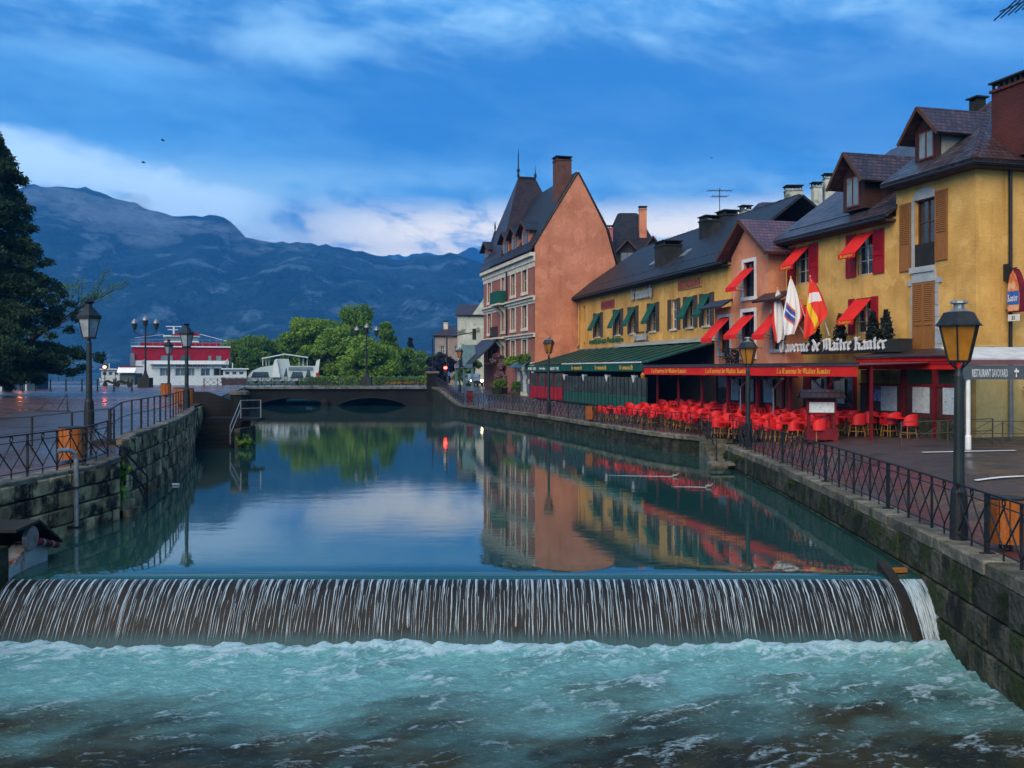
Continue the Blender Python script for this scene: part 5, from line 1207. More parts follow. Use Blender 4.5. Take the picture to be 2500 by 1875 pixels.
def put(proto, k, p, rz, row=0):
    p = Vector((p[0], p[1], gz(p[0], p[1]) + .012)); lab = ('red woven bistro chair ' if k == 0 else 'square red terrace table ') + RL[row]; sc_ = 1.1 + q.uniform(-.03, .03)
    if first[k]: first[k] = False; proto.location = p; proto.rotation_euler = (0, 0, rz); proto['label'] = lab; proto.scale = (sc_,) * 3
    else: dup(proto, p, rz, lab, scale=sc_)
for row, y in enumerate((-.95, .15, 1.25, 2.35)):
    x = -.6 if row == 0 else .3
    xe = 19.6 if row < 3 else 18
    while x < xe:
        c_ = A_.w(x + q.uniform(-.1, .1), y + q.uniform(-.12, .12), .07); put(tb0, 1, c_, A_.rz + q.uniform(-.1, .1), row)
        for a in (0, math.pi) if row > 1 else (0, math.pi, math.pi / 2):
            if q.random() < .06: continue
            an_ = A_.rz + a + q.uniform(-.25, .25) - math.pi / 2
            dv = Vector((-math.sin(an_), math.cos(an_), 0)) * q.uniform(.52, .66); put(ch0, 0, c_ + dv, an_, row)
        x += q.uniform(1.5, 1.72)
# chairs left of the awning, before the brasserie, and a few behind the porch
for x, y in ((-3.4, -1.4), (-2.2, -1.2), (-1.4, -.2)):
    c_ = A_.w(x, y, .07); put(tb0, 1, c_, A_.rz, 4); [put(ch0, 0, c_ + A_.ex * s * .6, A_.rz - s * math.pi / 2, 4) for s in (-1, 1)]
for x, y in ((9.0, -2.5), (10.4, -2.6), (11.6, -2.4), (12.8, -2.5)):
    c_ = T.w(x, y, .0); put(tb0, 1, c_, T.rz, 5); [put(ch0, 0, c_ + T.ex * s * .62, T.rz - s * math.pi / 2, 5) for s in (-1, 1)]
# menu stands
def menu_stand(label, p, rz, s, wide):
    t = thing('menu_stand', label, 'menu stand', p, rz); w = wide
    for x in (-w * .36, w * .36): obj('post', MB().cbox(x, 0, 0, .12 * s, .12 * s, 1.35 * s), m_redd, t)
    obj('base_rail', MB().cbox(0, 0, .1, w * .9, .5 * s, .45 * s) if wide > 1 else MB().cbox(0, 0, 0, w * .9, .4, .08), m_redd, t)
    obj('case', MB().cbox(0, 0, 1.1 * s, w * .86, .22 * s, .62 * s), m_redd, t)
    obj('menu_sheet', MB().box(-w * .36, w * .36, -.125 * s, -.111 * s, 1.16 * s, 1.56 * s), pm('menu_paper', (.62, .63, .62), (.5, .52, .52), 7, .6, 0, c3=(.15, .15, .15), s3=9, l3=(.6, .66)), t)
    for sy in (-1, 1): obj('roof_board', MB().slab([(-w * .66, sy * .42 * s, 1.72 * s), (w * .66, sy * .42 * s, 1.72 * s), (w * .6, 0, 2.02 * s), (-w * .6, 0, 2.02 * s)], -.04 * sy), m_roofB, t)
    obj('gable', MB().prism([(-w * .56, -.3 * s, 1.74 * s), (-w * .56, .3 * s, 1.74 * s), (-w * .56, 0, 1.98 * s)], (w * 1.12, 0, 0)), m_redd, t)
    for x in (-w * .36, w * .36): obj('foot', MB().cbox(x, 0, 0, .16, .7 * s, .1), m_redd, t)
    return t
pm_ = Gp(2005, 1072, 1.40); menu_stand('large dark red roofed menu stand in front of the terrace', (pm_.x, pm_.y, gz(pm_.x, pm_.y)), R(-8), 1.03, 1.35)
pm_ = P(1502, 985, 71.); menu_stand('narrow red roofed menu shrine before the green glass front', (pm_.x, pm_.y, 1.68), R(-25), 1.05, .9)

# grey restaurant awning at the right edge
gw = P(2345, 885, 33.2); gwf = Fr((gw.x, gw.y, 1.45), (.993, .05))
g = thing('grey_restaurant_awning', 'grey restaurant awning on white posts at the right edge', 'awning', gwf.O, gwf.rz)
obj('canopy', MB().slab([(-.05, -.05, 3.1), (6, -.05, 3.1), (6, 2.6, 3.55), (.6, 2.6, 3.55)], .05), pm('pale_canopy', (.55, .56, .54), None, 2, .6, .1), g)
obj('trim_band', MB().box(0, 6, -.1, -.03, 2.92, 3.1), pm('mauve_band', (.16, .08, .10), None, 3, .7, .1), g)
obj('valance', MB().box(0, 6, -.09, -.05, 2.42, 2.91), pm('slate_cloth', (.075, .095, .11), (.06, .075, .09), 2, .8, .1), g)
plain_text(g, 'valance_lettering', 'RESTAURANT SAVOYARD', .36, 1.62, 2.5, -.092, pm('pale_letter', (.5, .53, .55), None, 3, .7, 0), .008, .28, .02)
obj('valance_cross', MB().bar((1.92, -.1, 2.5), (1.92, -.1, 2.8), .03).bar((1.85, -.1, 2.7), (1.99, -.1, 2.7), .08), m_white, g)
plain_text(g, 'valance_lettering', 'SAVOYARD', 2.25, 3.2, 2.5, -.092, m_white, .008, .28, .02)
for x in (.27, 2.9): obj('post', MB().tube([(x, 0, 0), (x, 0, 2.45)], .075, 10), m_white, g); obj('post_foot', MB().lathe([(.1, 0), (.1, .45), (.08, .5)], 10, (x, 0, 0)), m_white, g)
wg = T.w(XR, 2.2); ex_ = thing('side_entrance', 'white pillared entrance beside the yellow corner', 'entrance', (wg.x + .3, wg.y - .3, 1.6), 0.)
obj('pillar', MB().box(0, .35, -.1, .25, 0, 3.2), m_white, ex_); obj('door_leaf', MB().box(.45, 1.5, .15, .22, 0, 2.6), m_shut, ex_); obj('corbel', MB().prism([(-.35, 0, 1.9), (0, 0, 1.9), (0, 0, 1.5)], (0, .12, 0)), m_core, ex_)
b_ = Gp(2200, 1095, 1.45); pipe_railing('low rusty street barrier before the porch', [(b_.x, b_.y, 1.42), (b_.x + 1.9, b_.y + .6, 1.45), (b_.x + 3.8, b_.y + 1.2, 1.48)], .95, 'street_barrier', m_shutg, .03)
b_ = Gp(2420, 1095, 1.45); pipe_railing('low street barrier beside the grey awning post', [(b_.x - .9, b_.y + .2, 1.45), (b_.x + .4, b_.y, 1.45), (b_.x + 2.4, b_.y, 1.45)], .95, 'street_barrier', m_shutg, .03)
for i, (u0, u1, v, lab) in enumerate(((2252, 2480, 1100, 'long white painted line before the grey awning'), (2382, 2560, 1157, 'white painted line nearer the right edge'))):
    a, b = Gp(u0, v, 1.5), Gp(u1, v, 1.5); mb = MB(); n_ = 16
    pts_ = [a.lerp(b, k / n_) for k in range(n_ + 1)]
    for p0, p1 in zip(pts_, pts_[1:]): mb.face([(p0.x, p0.y - .1, gz(p0.x, p0.y - .1) + .03), (p1.x, p1.y - .1, gz(p1.x, p1.y - .1) + .03), (p1.x, p1.y + .12, gz(p1.x, p1.y + .12) + .03), (p0.x, p0.y + .12, gz(p0.x, p0.y + .12) + .03)])
    mk = obj('road_marking', mb, m_white); tag(mk, lab, 'road marking')
for u0, u1, v, lab in ((1300, 1338, 977, 'left white line on the street by the far lamp'), (1350, 1385, 981, 'right white line on the street by the far lamp')):
    a, b = Gp(u0, v + 5, 1.3), Gp(u1, v - 2, 1.35); n_ = Vector((.12, .3, 0))
    mk = obj('road_marking', MB().slab([(a.x, a.y - .2, gz(a.x, a.y) + .03), (b.x, b.y - .2, gz(b.x, b.y) + .03), (b.x, b.y + .2, gz(b.x, b.y) + .03), (a.x, a.y + .2, gz(a.x, a.y) + .03)], .006), m_white); tag(mk, lab, 'road marking')

# ------------------------------------------------------------------ tall terracotta building
Of = Fr((-3.29, 112.2, 1.6), (.2622, -.965))
oh = thing('terracotta_building', 'tall building with blank terracotta gable and steep dark pavilion roof', 'building', Of.O, Of.rz)
LO = 20.9; ow_ = []
for x0, x1 in ((2.0, 3.6), (8.3, 9.6), (12.2, 13.8), (16.5, 18.2)):
    ow_ += [(x0, x1, 10.3, 12.6), (x0, x1, 6.75, 9.0), (x0, x1, 3.5, 5.6)]
mb = MB(); wall_holes(mb, front, 0, LO, -.3, 13.4, ow_, .3); mb.face([(0, 0, -.3), (0, 0, 13.4), (0, 8.2, 13.4), (0, 8.2, -.3)]); obj('facade', mb, m_brickface, oh)
gb = [(0, -.3), (8.2, -.3), (8.2, 13.1), (7.26, 16.3), (4.39, 21.6), (0, 14.5)]
obj('gable_wall', MB().prism([(LO, y, z) for y, z in gb], (-.35, 0, 0)), m_orange, oh)
for x0, x1, z0, z1 in ow_: window(oh, x0 + .0, x1, z0, z1, 0, m_stone, m_glass, 2, 2, surround=m_stone, sw=.3)
for z0, z1, o_ in ((13.0, 13.5, .15), (13.5, 13.85, .45), (9.25, 9.55, .18), (9.55, 9.72, .38), (5.75, 6.02, .18), (6.02, 6.15, .35)):
    obj('ledge', MB().box(-.2, LO + .08, -o_, .02, z0 + .002, z1), m_stone, oh)
for z0, z1 in ((12.5, 13.0), (9.0, 9.25)): obj('frieze', MB().box(0, LO - .02, -.06, -.003, z0, z1), m_stone, oh)
# rusticated base course
q = random.Random(2)
for c in range(8):
    x = 14.9
    while x < LO - .1:
        l = min(q.uniform(.9, 1.3), LO - x)
        if not any(a - .05 < x + l / 2 < b + .05 for a, b in ((15.6, 16.6), (18.2, 19.2))) or c > 6:
            obj('base_stone', MB().box(x + .015, x + l - .015, -.1, -.004, c * .42 + .01, c * .42 + .4), m_stone, oh)
        x += l
for i, x in enumerate((15.6, 18.2)):
    obj('blue_door', MB().box(x, x + 1.0, -.06, -.002, .3, 2.9), pm('blue_paint', (.06, .16, .22), (.04, .11, .16), 2, .5, .1), oh)
    obj('blue_awning', MB().slab([(x - .5, -1.1, 2.8), (x + 1.5, -1.1, 2.8), (x + 1.4, -.02, 3.5), (x - .4, -.02, 3.5)], .05), pm('blue_cloth', (.05, .12, .18), (.03, .09, .14), 2, .7, .1), oh)
rz0 = 13.86
zr_ = 21.7; yr = 4.3; slp = (zr_ - 14.4) / 4.6
roof_slab(oh, [(5, -.45, 13.95), (LO + .1, -.45, 13.95), (LO + .1, yr, zr_), (5, yr, zr_)], m_roofd, .15)
roof_slab(oh, [(5, yr, zr_), (LO + .1, yr, zr_), (LO + .1, 7.35, 16.3), (5, 7.35, 16.3)], m_roofd, .15)
roof_slab(oh, [(5, 7.35, 16.3), (LO + .1, 7.35, 16.3), (LO + .1, 8.4, 13.0), (5, 8.4, 13.0)], m_roofd, .15)
obj('verge_trim', MB().bar((LO + .03, -.2, 14.5), (LO + .03, yr, zr_ + .12), .14, .1), m_stone, oh)
# pavilion roof at the far end
tw = [(-.5, -.5, 13.9), (9.0, -.5, 13.9), (9.0, 8.8, 13.9), (-.5, 8.8, 13.9)]; ta, tb = (4.6, 2.9, 24.3), (4.6, 4.9, 24.3)
obj('pavilion_roof', MB().add(tw + [ta, tb], [(0, 1, 4), (1, 2, 5, 4), (2, 3, 5), (3, 0, 4, 5), (3, 2, 1, 0)]), m_roofBy, oh)
obj('finial', MB().lathe([(.16, 0), (.1, .6), (.22, .8), (.08, 1.0), (.05, 2.6), (.01, 3.3)], 8, ta), m_core, oh); obj('finial', MB().lathe([(.12, 0), (.16, .4), (.05, .6), (.01, 1.5)], 8, tb), m_core, oh)
obj('ridge_cresting', MB().bar(ta, tb, .25, .2), m_core, oh)
for x in (1.4, 9.6, 13.3, 17.2):
    d = dormer(oh, x, .1, 14.0, 2.7, 2.5, .8, 3.6, .5, m_orange, m_roofd)
obj('dormer_spire', MB().lathe([(1.2, 16.4), (.5, 17.6), (.03, 18.8)], 4, (1.4, 1.0, 0), rot=0), m_roofdy, oh); obj('finial', MB().lathe([(.06, 18.7), (.12, 19.0), (.01, 19.8)], 6, (1.4, 1.0, 0)), m_core, oh)
chimney(oh, LO - 1.1, 3.1, 17.5, 22.9, 1.3, 1.5, pm('old_brick', (.13, .06, .045), (.09, .04, .03), 2, .8, .2))
gutter(oh, [(10.8, -.15, 13.0), (10.8, -.15, 3.2)], .09, m_iron, 'downpipe')
for zf_, cov in ((9.5, m_greena), (5.9, None)):
    b = obj('balcony', MB().prism([(6.9, 0, zf_), (6.9, -1.0, zf_), (10.4, -1.0, zf_), (10.4, 0, zf_)], (0, 0, .18)).prism([(7.6, -.003, zf_ - .9), (7.6, -.8, zf_ - .01), (7.6, -.003, zf_ - .01)], (.3, 0, 0)).prism([(9.4, -.003, zf_ - .9), (9.4, -.8, zf_ - .01), (9.4, -.003, zf_ - .01)], (.3, 0, 0)), m_stone, oh)
    r_ = MB()
    if cov: r_.box(6.9, 10.4, -1.0, -.95, zf_ + .2, zf_ + 1.5).box(6.9, 6.95, -.95, 0, zf_ + .2, zf_ + 1.5).box(10.35, 10.4, -.95, 0, zf_ + .2, zf_ + 1.5)
    else:
        for k in range(22): xx = lerp(6.9, 10.4, k / 21); r_.bar((xx, -.97, zf_ + .18), (xx, -.97, zf_ + 1.3), .03)
        r_.bar((6.9, -.97, zf_ + 1.3), (10.4, -.97, zf_ + 1.3), .06)
    obj('balcony_railing', r_, cov or m_iron, b)
# corner entrance canopy with steep little roof
cn = thing('entrance_canopy', 'blue-grey pointed entrance canopy on the terracotta building', 'canopy', Of.w(1.5, -1.6, 0), Of.rz)
obj('canopy_roof', MB().slab([(-2.2, -1.6, 3.2), (6.6, -1.6, 3.2), (6.4, 1.5, 6.0), (-1.6, 1.5, 6.0)], .12), m_roofB, cn)
obj('canopy_fascia', MB().box(-2.3, 6.7, -1.75, -1.6, 2.8, 3.25), pm('verdigris', (.10, .19, .22), (.07, .13, .16), 2, .6, .1), cn)
obj('canopy_gablet', MB().prism([(1.2, -1.9, 3.0), (3.6, -1.9, 3.0), (2.4, -1.9, 5.4)], (0, 1.5, 0)), pm('verdigris', (0, 0, 0)), cn); obj('gablet_opening', MB().prism([(1.75, -1.93, 3.0), (3.05, -1.93, 3.0), (2.4, -1.93, 4.5)], (0, .02, 0)), m_dark, cn)
for x in (-2.0, 2.4, 6.4): obj('post', MB().box(x - .12, x + .12, -1.7, -1.46, -.1, 2.8), pm('verdigris', (0, 0, 0)), cn)

# ------------------------------------------------------------------ houses behind
def house(name, label, u0, u1, vb, ve, vr, D, dep, wm, rm, rmy, hip=.0, wins=(), rot=0., rx=None):
    a, b = P(u0, vb, D), P(u1, vb, D); w = b.x - a.x; z = a.z; he = P(u0, ve, D).z - z; hr = P(u0, vr, D).z - z
    t = thing(name, label, 'building', (a.x, a.y, z), rot)
    mb = MB(); hs = [(lerp(0, w, h[0]), lerp(0, w, h[1]), he * h[2], he * h[3]) for h in wins]; wall_holes(mb, front, 0, w, -1, he, hs, .3)
    mb.face([(0, 0, -1), (0, 0, he), (0, dep, he), (0, dep, -1)]).face([(w, 0, -1), (w, dep, -1), (w, dep, he), (w, 0, he)]).face([(0, dep, -1), (0, dep, he), (w, dep, he), (w, dep, -1)]); 
    if not hip: mb.face([(w, 0, he), (w, dep, he), (w, dep / 2, hr)]).face([(0, 0, he), (0, dep / 2, hr), (0, dep, he)])
    obj('wall', mb, wm, t)
    o = .4; k = hip
    roof_slab(t, [(-o, -o, he - .1), (w + o, -o, he - .1), (w - k, dep / 2, hr), (k, dep / 2, hr)], rm, .2); roof_slab(t, [(k, dep / 2, hr), (w - k, dep / 2, hr), (w + o, dep + o, he - .1), (-o, dep + o, he - .1)], rm, .2)
    if hip:
        roof_slab(t, [(w + o, -o, he - .1), (w + o, dep + o, he - .1), (w - k, dep / 2 + .01, hr), (w - k, dep / 2, hr)], rmy, .2); roof_slab(t, [(-o, dep + o, he - .1), (-o, -o, he - .1), (k, dep / 2, hr), (k, dep / 2 + .01, hr)], rmy, .2)
    for x0, x1, z0, z1 in hs: window(t, x0, x1, z0, z1, 0, m_white, m_glass, 2, 2)
    return t, w, he, hr
t, w, he, hr = house('slate_house', 'dark slate-roofed house behind the ochre brasserie', 1462, 1625, 905, 660, 508, 118, 9, pm('rose_wall', (.42, .13, .11), None, 2, .85, .1), m_roofd, m_roofdy, 3.0)
dormer(t, w * .42, -.2, he - .3, 2.6, 2.6, 1.4, 4, .5, m_core, m_roofd); dormer(t, w * .80, -.2, he + .2, 2.2, 2.4, 1.5, 4, .5, m_core, m_roofd)
chimney(t, w * .17, 1.0, he, he + 5.2, .8, .8, pm('rose_wall', (0, 0, 0))); chimney(t, w * .70, 2.6, he + 3, hr + .2, .9, .9, m_orange); obj('rose_side', MB().box(-.2, 1.6, -.9, -.42, 0, he + 2.2), pm('rose_wall', (0, 0, 0)), t)
t, w, he, hr = house('tiled_house', 'brown tiled house with pale chimney behind the salmon house', 1812, 2075, 850, 560, 478, 76, 8, m_greywall, m_roofB, m_roofBy, 2.5)
chimney(t, w * .50, .8, he - .5, hr + .5, 1.2, 1.0, m_greywall); chimney(t, w * .80, 3., he + .5, hr + 1.2, .7, .7, m_greywall); chimney(t, w * .92, 3., he + .5, hr + 1.9, .8, .8, m_greywall)
wn = [(.18, .30, .70, .80), (.55, .68, .42, .56)]
t, w, he, hr = house('pale_tower_house', 'tall pale stained house with red roof beyond the bridge road', 1117, 1200, 930, 770, 742, 165, 9, m_greywall, m_roofTy, m_roofTy, 0)
obj('stepped_gable', MB().prism([(w * .45, -.35, he), (w, -.35, he), (w, -.35, he + 2.0), (w * .78, -.35, he + 2.9), (w * .45, -.35, he + .2)], (0, .25, 0)), m_greywall, t)
t, w, he, hr = house('low_grey_house', 'low house with mauve hipped roof left of the pale tower house', 1062, 1130, 930, 820, 795, 175, 9, pm('grey_mauve', (.30, .25, .24), None, 1, .85, .1), m_roofTy, m_roofTy, 2.0, [(.2, .35, .62, .78), (.7, .85, .62, .78)])
chimney(t, w * .35, 3, he, hr + .6, .8, .8, m_stone)

# ------------------------------------------------------------------ lamps
def lantern(t, z, s, glass, style):
    m = m_iron
    if style == 'wide':
        for k in range(6):
            a = math.pi / 3 * k; obj('glass', MB().prism([(.19 * s * math.cos(a), .19 * s * math.sin(a), z + .14 * s), (.19 * s * math.cos(a + 1.047), .19 * s * math.sin(a + 1.047), z + .14 * s), (.36 * s * math.cos(a + 1.047), .36 * s * math.sin(a + 1.047), z + .8 * s), (.36 * s * math.cos(a), .36 * s * math.sin(a), z + .8 * s)], (-.008 * math.cos(a + .52), -.008 * math.sin(a + .52), 0)), glass, t)
        fr_ = MB()
        for k in range(6): a = math.pi / 3 * k; fr_.bar((.2 * s * math.cos(a), .2 * s * math.sin(a), z + .12 * s), (.37 * s * math.cos(a), .37 * s * math.sin(a), z + .82 * s), .03 * s)
        fr_.lathe([(.2 * s, z + .1 * s), (.21 * s, z + .15 * s)], 6, rot=-math.pi / 6); obj('lantern_frame', fr_, m, t)
        obj('lantern_roof', MB().lathe([(.46 * s, z + .80 * s), (.40 * s, z + .86 * s), (.30 * s, z + 1.04 * s), (.22 * s, z + 1.06 * s)], 6, rot=-math.pi / 6), m, t)
        obj('lantern_finial', MB().lathe([(.22 * s, z + 1.06 * s), (.1 * s, z + 1.12 * s), (.09 * s, z + 1.2 * s), (.16 * s, z + 1.22 * s), (.15 * s, z + 1.26 * s), (.06 * s, z + 1.28 * s)], 10), m_lead, t)
        sc = MB()
        for k in range(4):
            a = math.pi / 2 * k + .6; sc.tube([(.05 * math.cos(a), .05 * math.sin(a), z - .12 * s), (.07 * s * math.cos(a), .07 * s * math.sin(a), z), (.2 * s * math.cos(a), .2 * s * math.sin(a), z + .12 * s)], .016 * s, 5)
        obj('lantern_bracket', sc, m, t)
    else:
        for k in range(4):
            a = math.pi / 2 * k + .4; c0, s0, c1, s1 = math.cos(a), math.sin(a), math.cos(a + math.pi / 2), math.sin(a + math.pi / 2); r0, r1 = .17 * s, .3 * s
            obj('glass', MB().prism([(r0 * c0, r0 * s0, z + .06 * s), (r0 * c1, r0 * s1, z + .06 * s), (r1 * c1, r1 * s1, z + .62 * s), (r1 * c0, r1 * s0, z + .62 * s)], (-.006 * (c0 + c1), -.006 * (s0 + s1), 0)), glass, t)
        fr_ = MB()
        for k in range(4): a = math.pi / 2 * k + .4; fr_.bar((.175 * s * math.cos(a), .175 * s * math.sin(a), z), (.31 * s * math.cos(a), .31 * s * math.sin(a), z + .64 * s), .035 * s)
        fr_.lathe([(.22 * s, z), (.2 * s, z + .06 * s)], 4, rot=.4 - math.pi / 4); obj('lantern_frame', fr_, m, t)
        obj('lantern_roof', MB().lathe([(.36 * s, z + .62 * s), (.36 * s, z + .72 * s), (.28 * s, z + .8 * s), (.12 * s, z + .98 * s)], 4, rot=.4 - math.pi / 4), m, t)
        obj('lantern_finial', MB().lathe([(.1 * s, z + .98 * s), (.09 * s, z + 1.08 * s), (.17 * s, z + 1.16 * s), (.13 * s, z + 1.17 * s)], 8), m, t)
def street_lamp(label, p, h, style, glass, s=1., group='single lantern street lamps', m=m_iron):
    t = thing('street_lamp', label, 'street lamp', p, group=group); lz = h - (1.28 if style == 'wide' else 1.17) * s
    obj('base', MB().lathe([(.17, -.1), (.17, .5), (.15, .9), (.12, 1.0)], 12), m, t)
    obj('pole', MB().lathe([(.105, 1.0), (.10, 1.6), (.085, lz - .15), (.06, lz - .05), (.05, lz)], 12), m_irong, t)
    lantern(t, lz, s, glass, style); return t
p = Gp(2325, 1320, 1.16); street_lamp('near lamp post with wide amber lantern on the right quay', (8.66, 18.65, .93), 4.62, 'wide', m_amber, 1.03)
street_lamp('amber lantern lamp post beside the terrace steps', (10.05, 41.0, .95), 4.65, 'wide', m_amber, 1.0)
p = P(1340, 1010, 66); street_lamp('distant amber lantern lamp post by the red panelled terrace', (2.75, 72.0, .98), 5.7, 'wide', m_amber, 1.05)
p = P(1140, 958, 84); street_lamp('far small amber lantern lamp before the entrance canopy', (-5.6, 103, 1.7), 4.9, 'wide', m_amber, .95)
street_lamp('tall lamp post with clear lantern beside the wooden bin', (-14.5, 33, 2.2), 4.35, 'paris', m_clear, 1.1)
street_lamp('clear lantern lamp post at the end of the curved wall', (-16.9, 50, 2.2), 4.4, 'paris', m_clear, 1.05)
street_lamp('farther clear lantern lamp post before the red ferry', (-27.1, 76, 2.2), 4.4, 'paris', m_clear, 1.0)
def triple(label, p, h):
    t = thing('triple_lamp', label, 'street lamp', p, group='three-lantern candelabra lamps')
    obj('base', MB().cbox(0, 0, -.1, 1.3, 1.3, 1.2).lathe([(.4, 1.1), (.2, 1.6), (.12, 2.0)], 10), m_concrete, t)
    obj('pole', MB().lathe([(.12, 1.9), (.09, h - 1.2)], 10), m_iron, t)
    for s in (-1, 1): obj('arm', MB().tube([(0, 0, h - 2.4), (s * .7, 0, h - 2.3), (s * 1.25, 0, h - 1.9), (s * 1.25, 0, h - 1.65)], .06, 6), m_iron, t)
    for x, z in ((-1.25, h - 1.65), (0, h - 1.3), (1.25, h - 1.65)):
        g_ = obj('globe_lantern', MB().lathe([(.18, z), (.34, z + .7)], 8, (x, 0, 0)), m_irong, t); obj('lantern_dome', MB().lathe([(.36, z + .7), (.3, z + .95), (.15, z + 1.1), (.03, z + 1.25)], 8, (x, 0, 0)), m_lead, g_)
    return t
a = P(363, 930, 112); triple('three-lantern candelabra lamp before the red ferry', (a.x, 111, 2.2), 8.3); a = P(895, 930, 123); triple('three-lantern candelabra lamp before the park trees', (a.x, 123, 2.2), 8.0)

# ------------------------------------------------------------------ wooden litter bins and small street things
def bin_(label, p, r=.3, h=.85):
    t = thing('litter_bin', label, 'litter bin', p, group='wooden slatted litter bins'); n = 12
    obj('liner', MB().lathe([(r * .9, .12), (r * .9, h)], 14), m_core, t); obj('stand', MB().lathe([(.12, 0), (.1, .14), (r * .8, .15)], 10), m_iron, t); obj('rim', MB().lathe([(r * 1.04, h), (r * 1.04, h + .04), (r * .8, h + .05)], 14), m_iron, t)
    for k in range(n):
        a = 2 * math.pi * k / n; c, s = math.cos(a), math.sin(a); w = r * .24; e = Vector((-s, c, 0)) * w; d = Vector((c, s, 0))
        obj('slat', MB().hexa([d * r * .92 - e + Vector((0, 0, .12)), d * r * .92 + e + Vector((0, 0, .12)), d * (r * .92 + .03) + e + Vector((0, 0, .12)), d * (r * .92 + .03) - e + Vector((0, 0, .12)), d * r * .97 - e + Vector((0, 0, h)), d * r * .97 + e + Vector((0, 0, h)), d * (r * .97 + .03) + e + Vector((0, 0, h)), d * (r * .97 + .03) - e + Vector((0, 0, h))]), m_wood, t)
    return t
bin_('large wooden slatted bin beside the near right railing', (8.95, 17.45, .96), .31, .9)
bin_('wooden bin on the quay edge above the sluice machinery', (-12.0, 26.3, 1.66), .36, .95)
a = Gp(1436, 1027, .97); bin_('wooden bin by the far right railing', (a.x + .2, a.y, .95), .36, .95)
for u, v, lab in ((440, 990, 'left of two wooden bins at the promenade railing end'), (456, 992, 'right of two wooden bins at the promenade railing end'), (405, 968, 'wooden bin beside the farther lamp post'), (20, 950, 'wooden bin by the blue kiosk')): a = Gp(u, v, 2.2); bin_(lab, (a.x, a.y, 2.2), .36, .95)
a = Gp(1142, 985, 1.0); bx_ = thing('red_box', 'small dark red box on the railing of the far quay', 'box', (-4.0, 91, 1.0)); obj('body', MB().cbox(0, 0, .1, .55, .4, 1.05), m_redd, bx_); obj('lid', MB().cbox(0, 0, 1.15, .62, .46, .07), m_core, bx_)
# bollards and low barriers at the far kerb of the promenade
for i, u in enumerate((55, 87, 123, 161, 200, 238, 278, 322)):
    a = Gp(u, 955, 2.2); b = thing('bollard', 'slim dark bollard of the row across the promenade', 'bollard', (a.x, a.y, 2.2), group='bollards across the promenade'); obj('shaft', MB().lathe([(.07, 0), (.06, 1.0), (.09, 1.05), (.05, 1.15)], 8), m_iron, b); obj('foot', MB().lathe([(.12, -.02), (.1, .1)], 8), m_iron, b)
railing('low chain-bar fence along the lake edge', [(-105, 166), (-66, 166)], lambda x, y: 2.2, 2.4, 'bars', 1.1, 99, m_iron, 'lake_railing', pw=.08)
a = Gp(130, 1005, 2.2); bc = thing('bicycle_stand', 'low dark bicycle stand lying on the wet promenade', 'bicycle stand', (a.x, a.y, 2.2)); obj('frame', MB().tube([(-.8, 0, .02), (-.3, .1, .5), (.2, 0, .1), (.6, .1, .85), (.7, 0, .02)], .03, 6), m_iron, bc); obj('foot_bar', MB().bar((-.9, 0, .02), (.8, .05, .02), .06), m_iron, bc)
# kiosk under the cedar
a = P(5, 930, 100); k_ = thing('kiosk', 'small dark blue timber kiosk under the cedar', 'kiosk', (a.x, 100, 2.2))
obj('wall', MB().box(0, 3.6, 0, 2.5, 0, 1.7), pm('kiosk_blue', (.03, .09, .14), (.02, .05, .08), 1.5, .7, .2, st=(6, 6, .5)), k_); obj('counter', MB().box(.6, 2.8, -.25, -.01, .9, 1.0), m_white, k_); obj('hatch', MB().box(.7, 2.7, -.02, -.004, 1.0, 1.6), m_dark, k_)
for s in (-1, 1): obj('roof', MB().slab([(-.6, 1.25 + s * 2.0, 1.55), (4.2, 1.25 + s * 2.0, 1.55), (4.0, 1.25, 2.55), (-.4, 1.25, 2.55)], -.08 * s), m_roofB, k_)
m_lo = emit('orange_light', (1.0, .25, .05), 14); m_lr = emit('red_light', (1.0, .03, .02), 16); m_lh = emit('head_light', (1.0, .82, .42), 16)
for i, (u, v, D, lab, vb) in enumerate(((50, 897, 98, 'signal post with orange light before the kiosk', 945), (256, 896, 130, 'signal post with bright orange light by the small white boat', 935))):
    a = P(u, v, D); s = thing('signal_post', lab, 'signal', (a.x, D, 2.2)); hh = a.z - 2.2; obj('pole', MB().lathe([(.06, 0), (.06, hh - .3)], 8), m_iron, s); obj('housing', MB().cbox(0, .12, hh - .35, .45, .25, .75), m_core, s); obj('lens', MB().lathe([(.02, -.2), (.19, -.1), (.19, .1), (.02, .2)], 12, (0, -.08, hh)), m_lo if i == 0 else emit('red_orange_light', (1, .13, .04), 16), s)
for u, lab in ((3, 'white post at the left edge by the kiosk'), (64, 'white sign post before the kiosk')):
    a = P(u, 945, 92); s = thing('white_post', lab, 'post', (a.x, 92, 2.2)); obj('pole', MB().lathe([(.07, 0), (.06, 2.6)], 8), m_white, s); obj('finger_sign', MB().cbox(0, 0, 2.3, .34, .1, .16).cbox(.06, 0, 2.6, .3, .1, .2).cbox(-.05, 0, 2.9, .26, .1, .18), m_white, s)
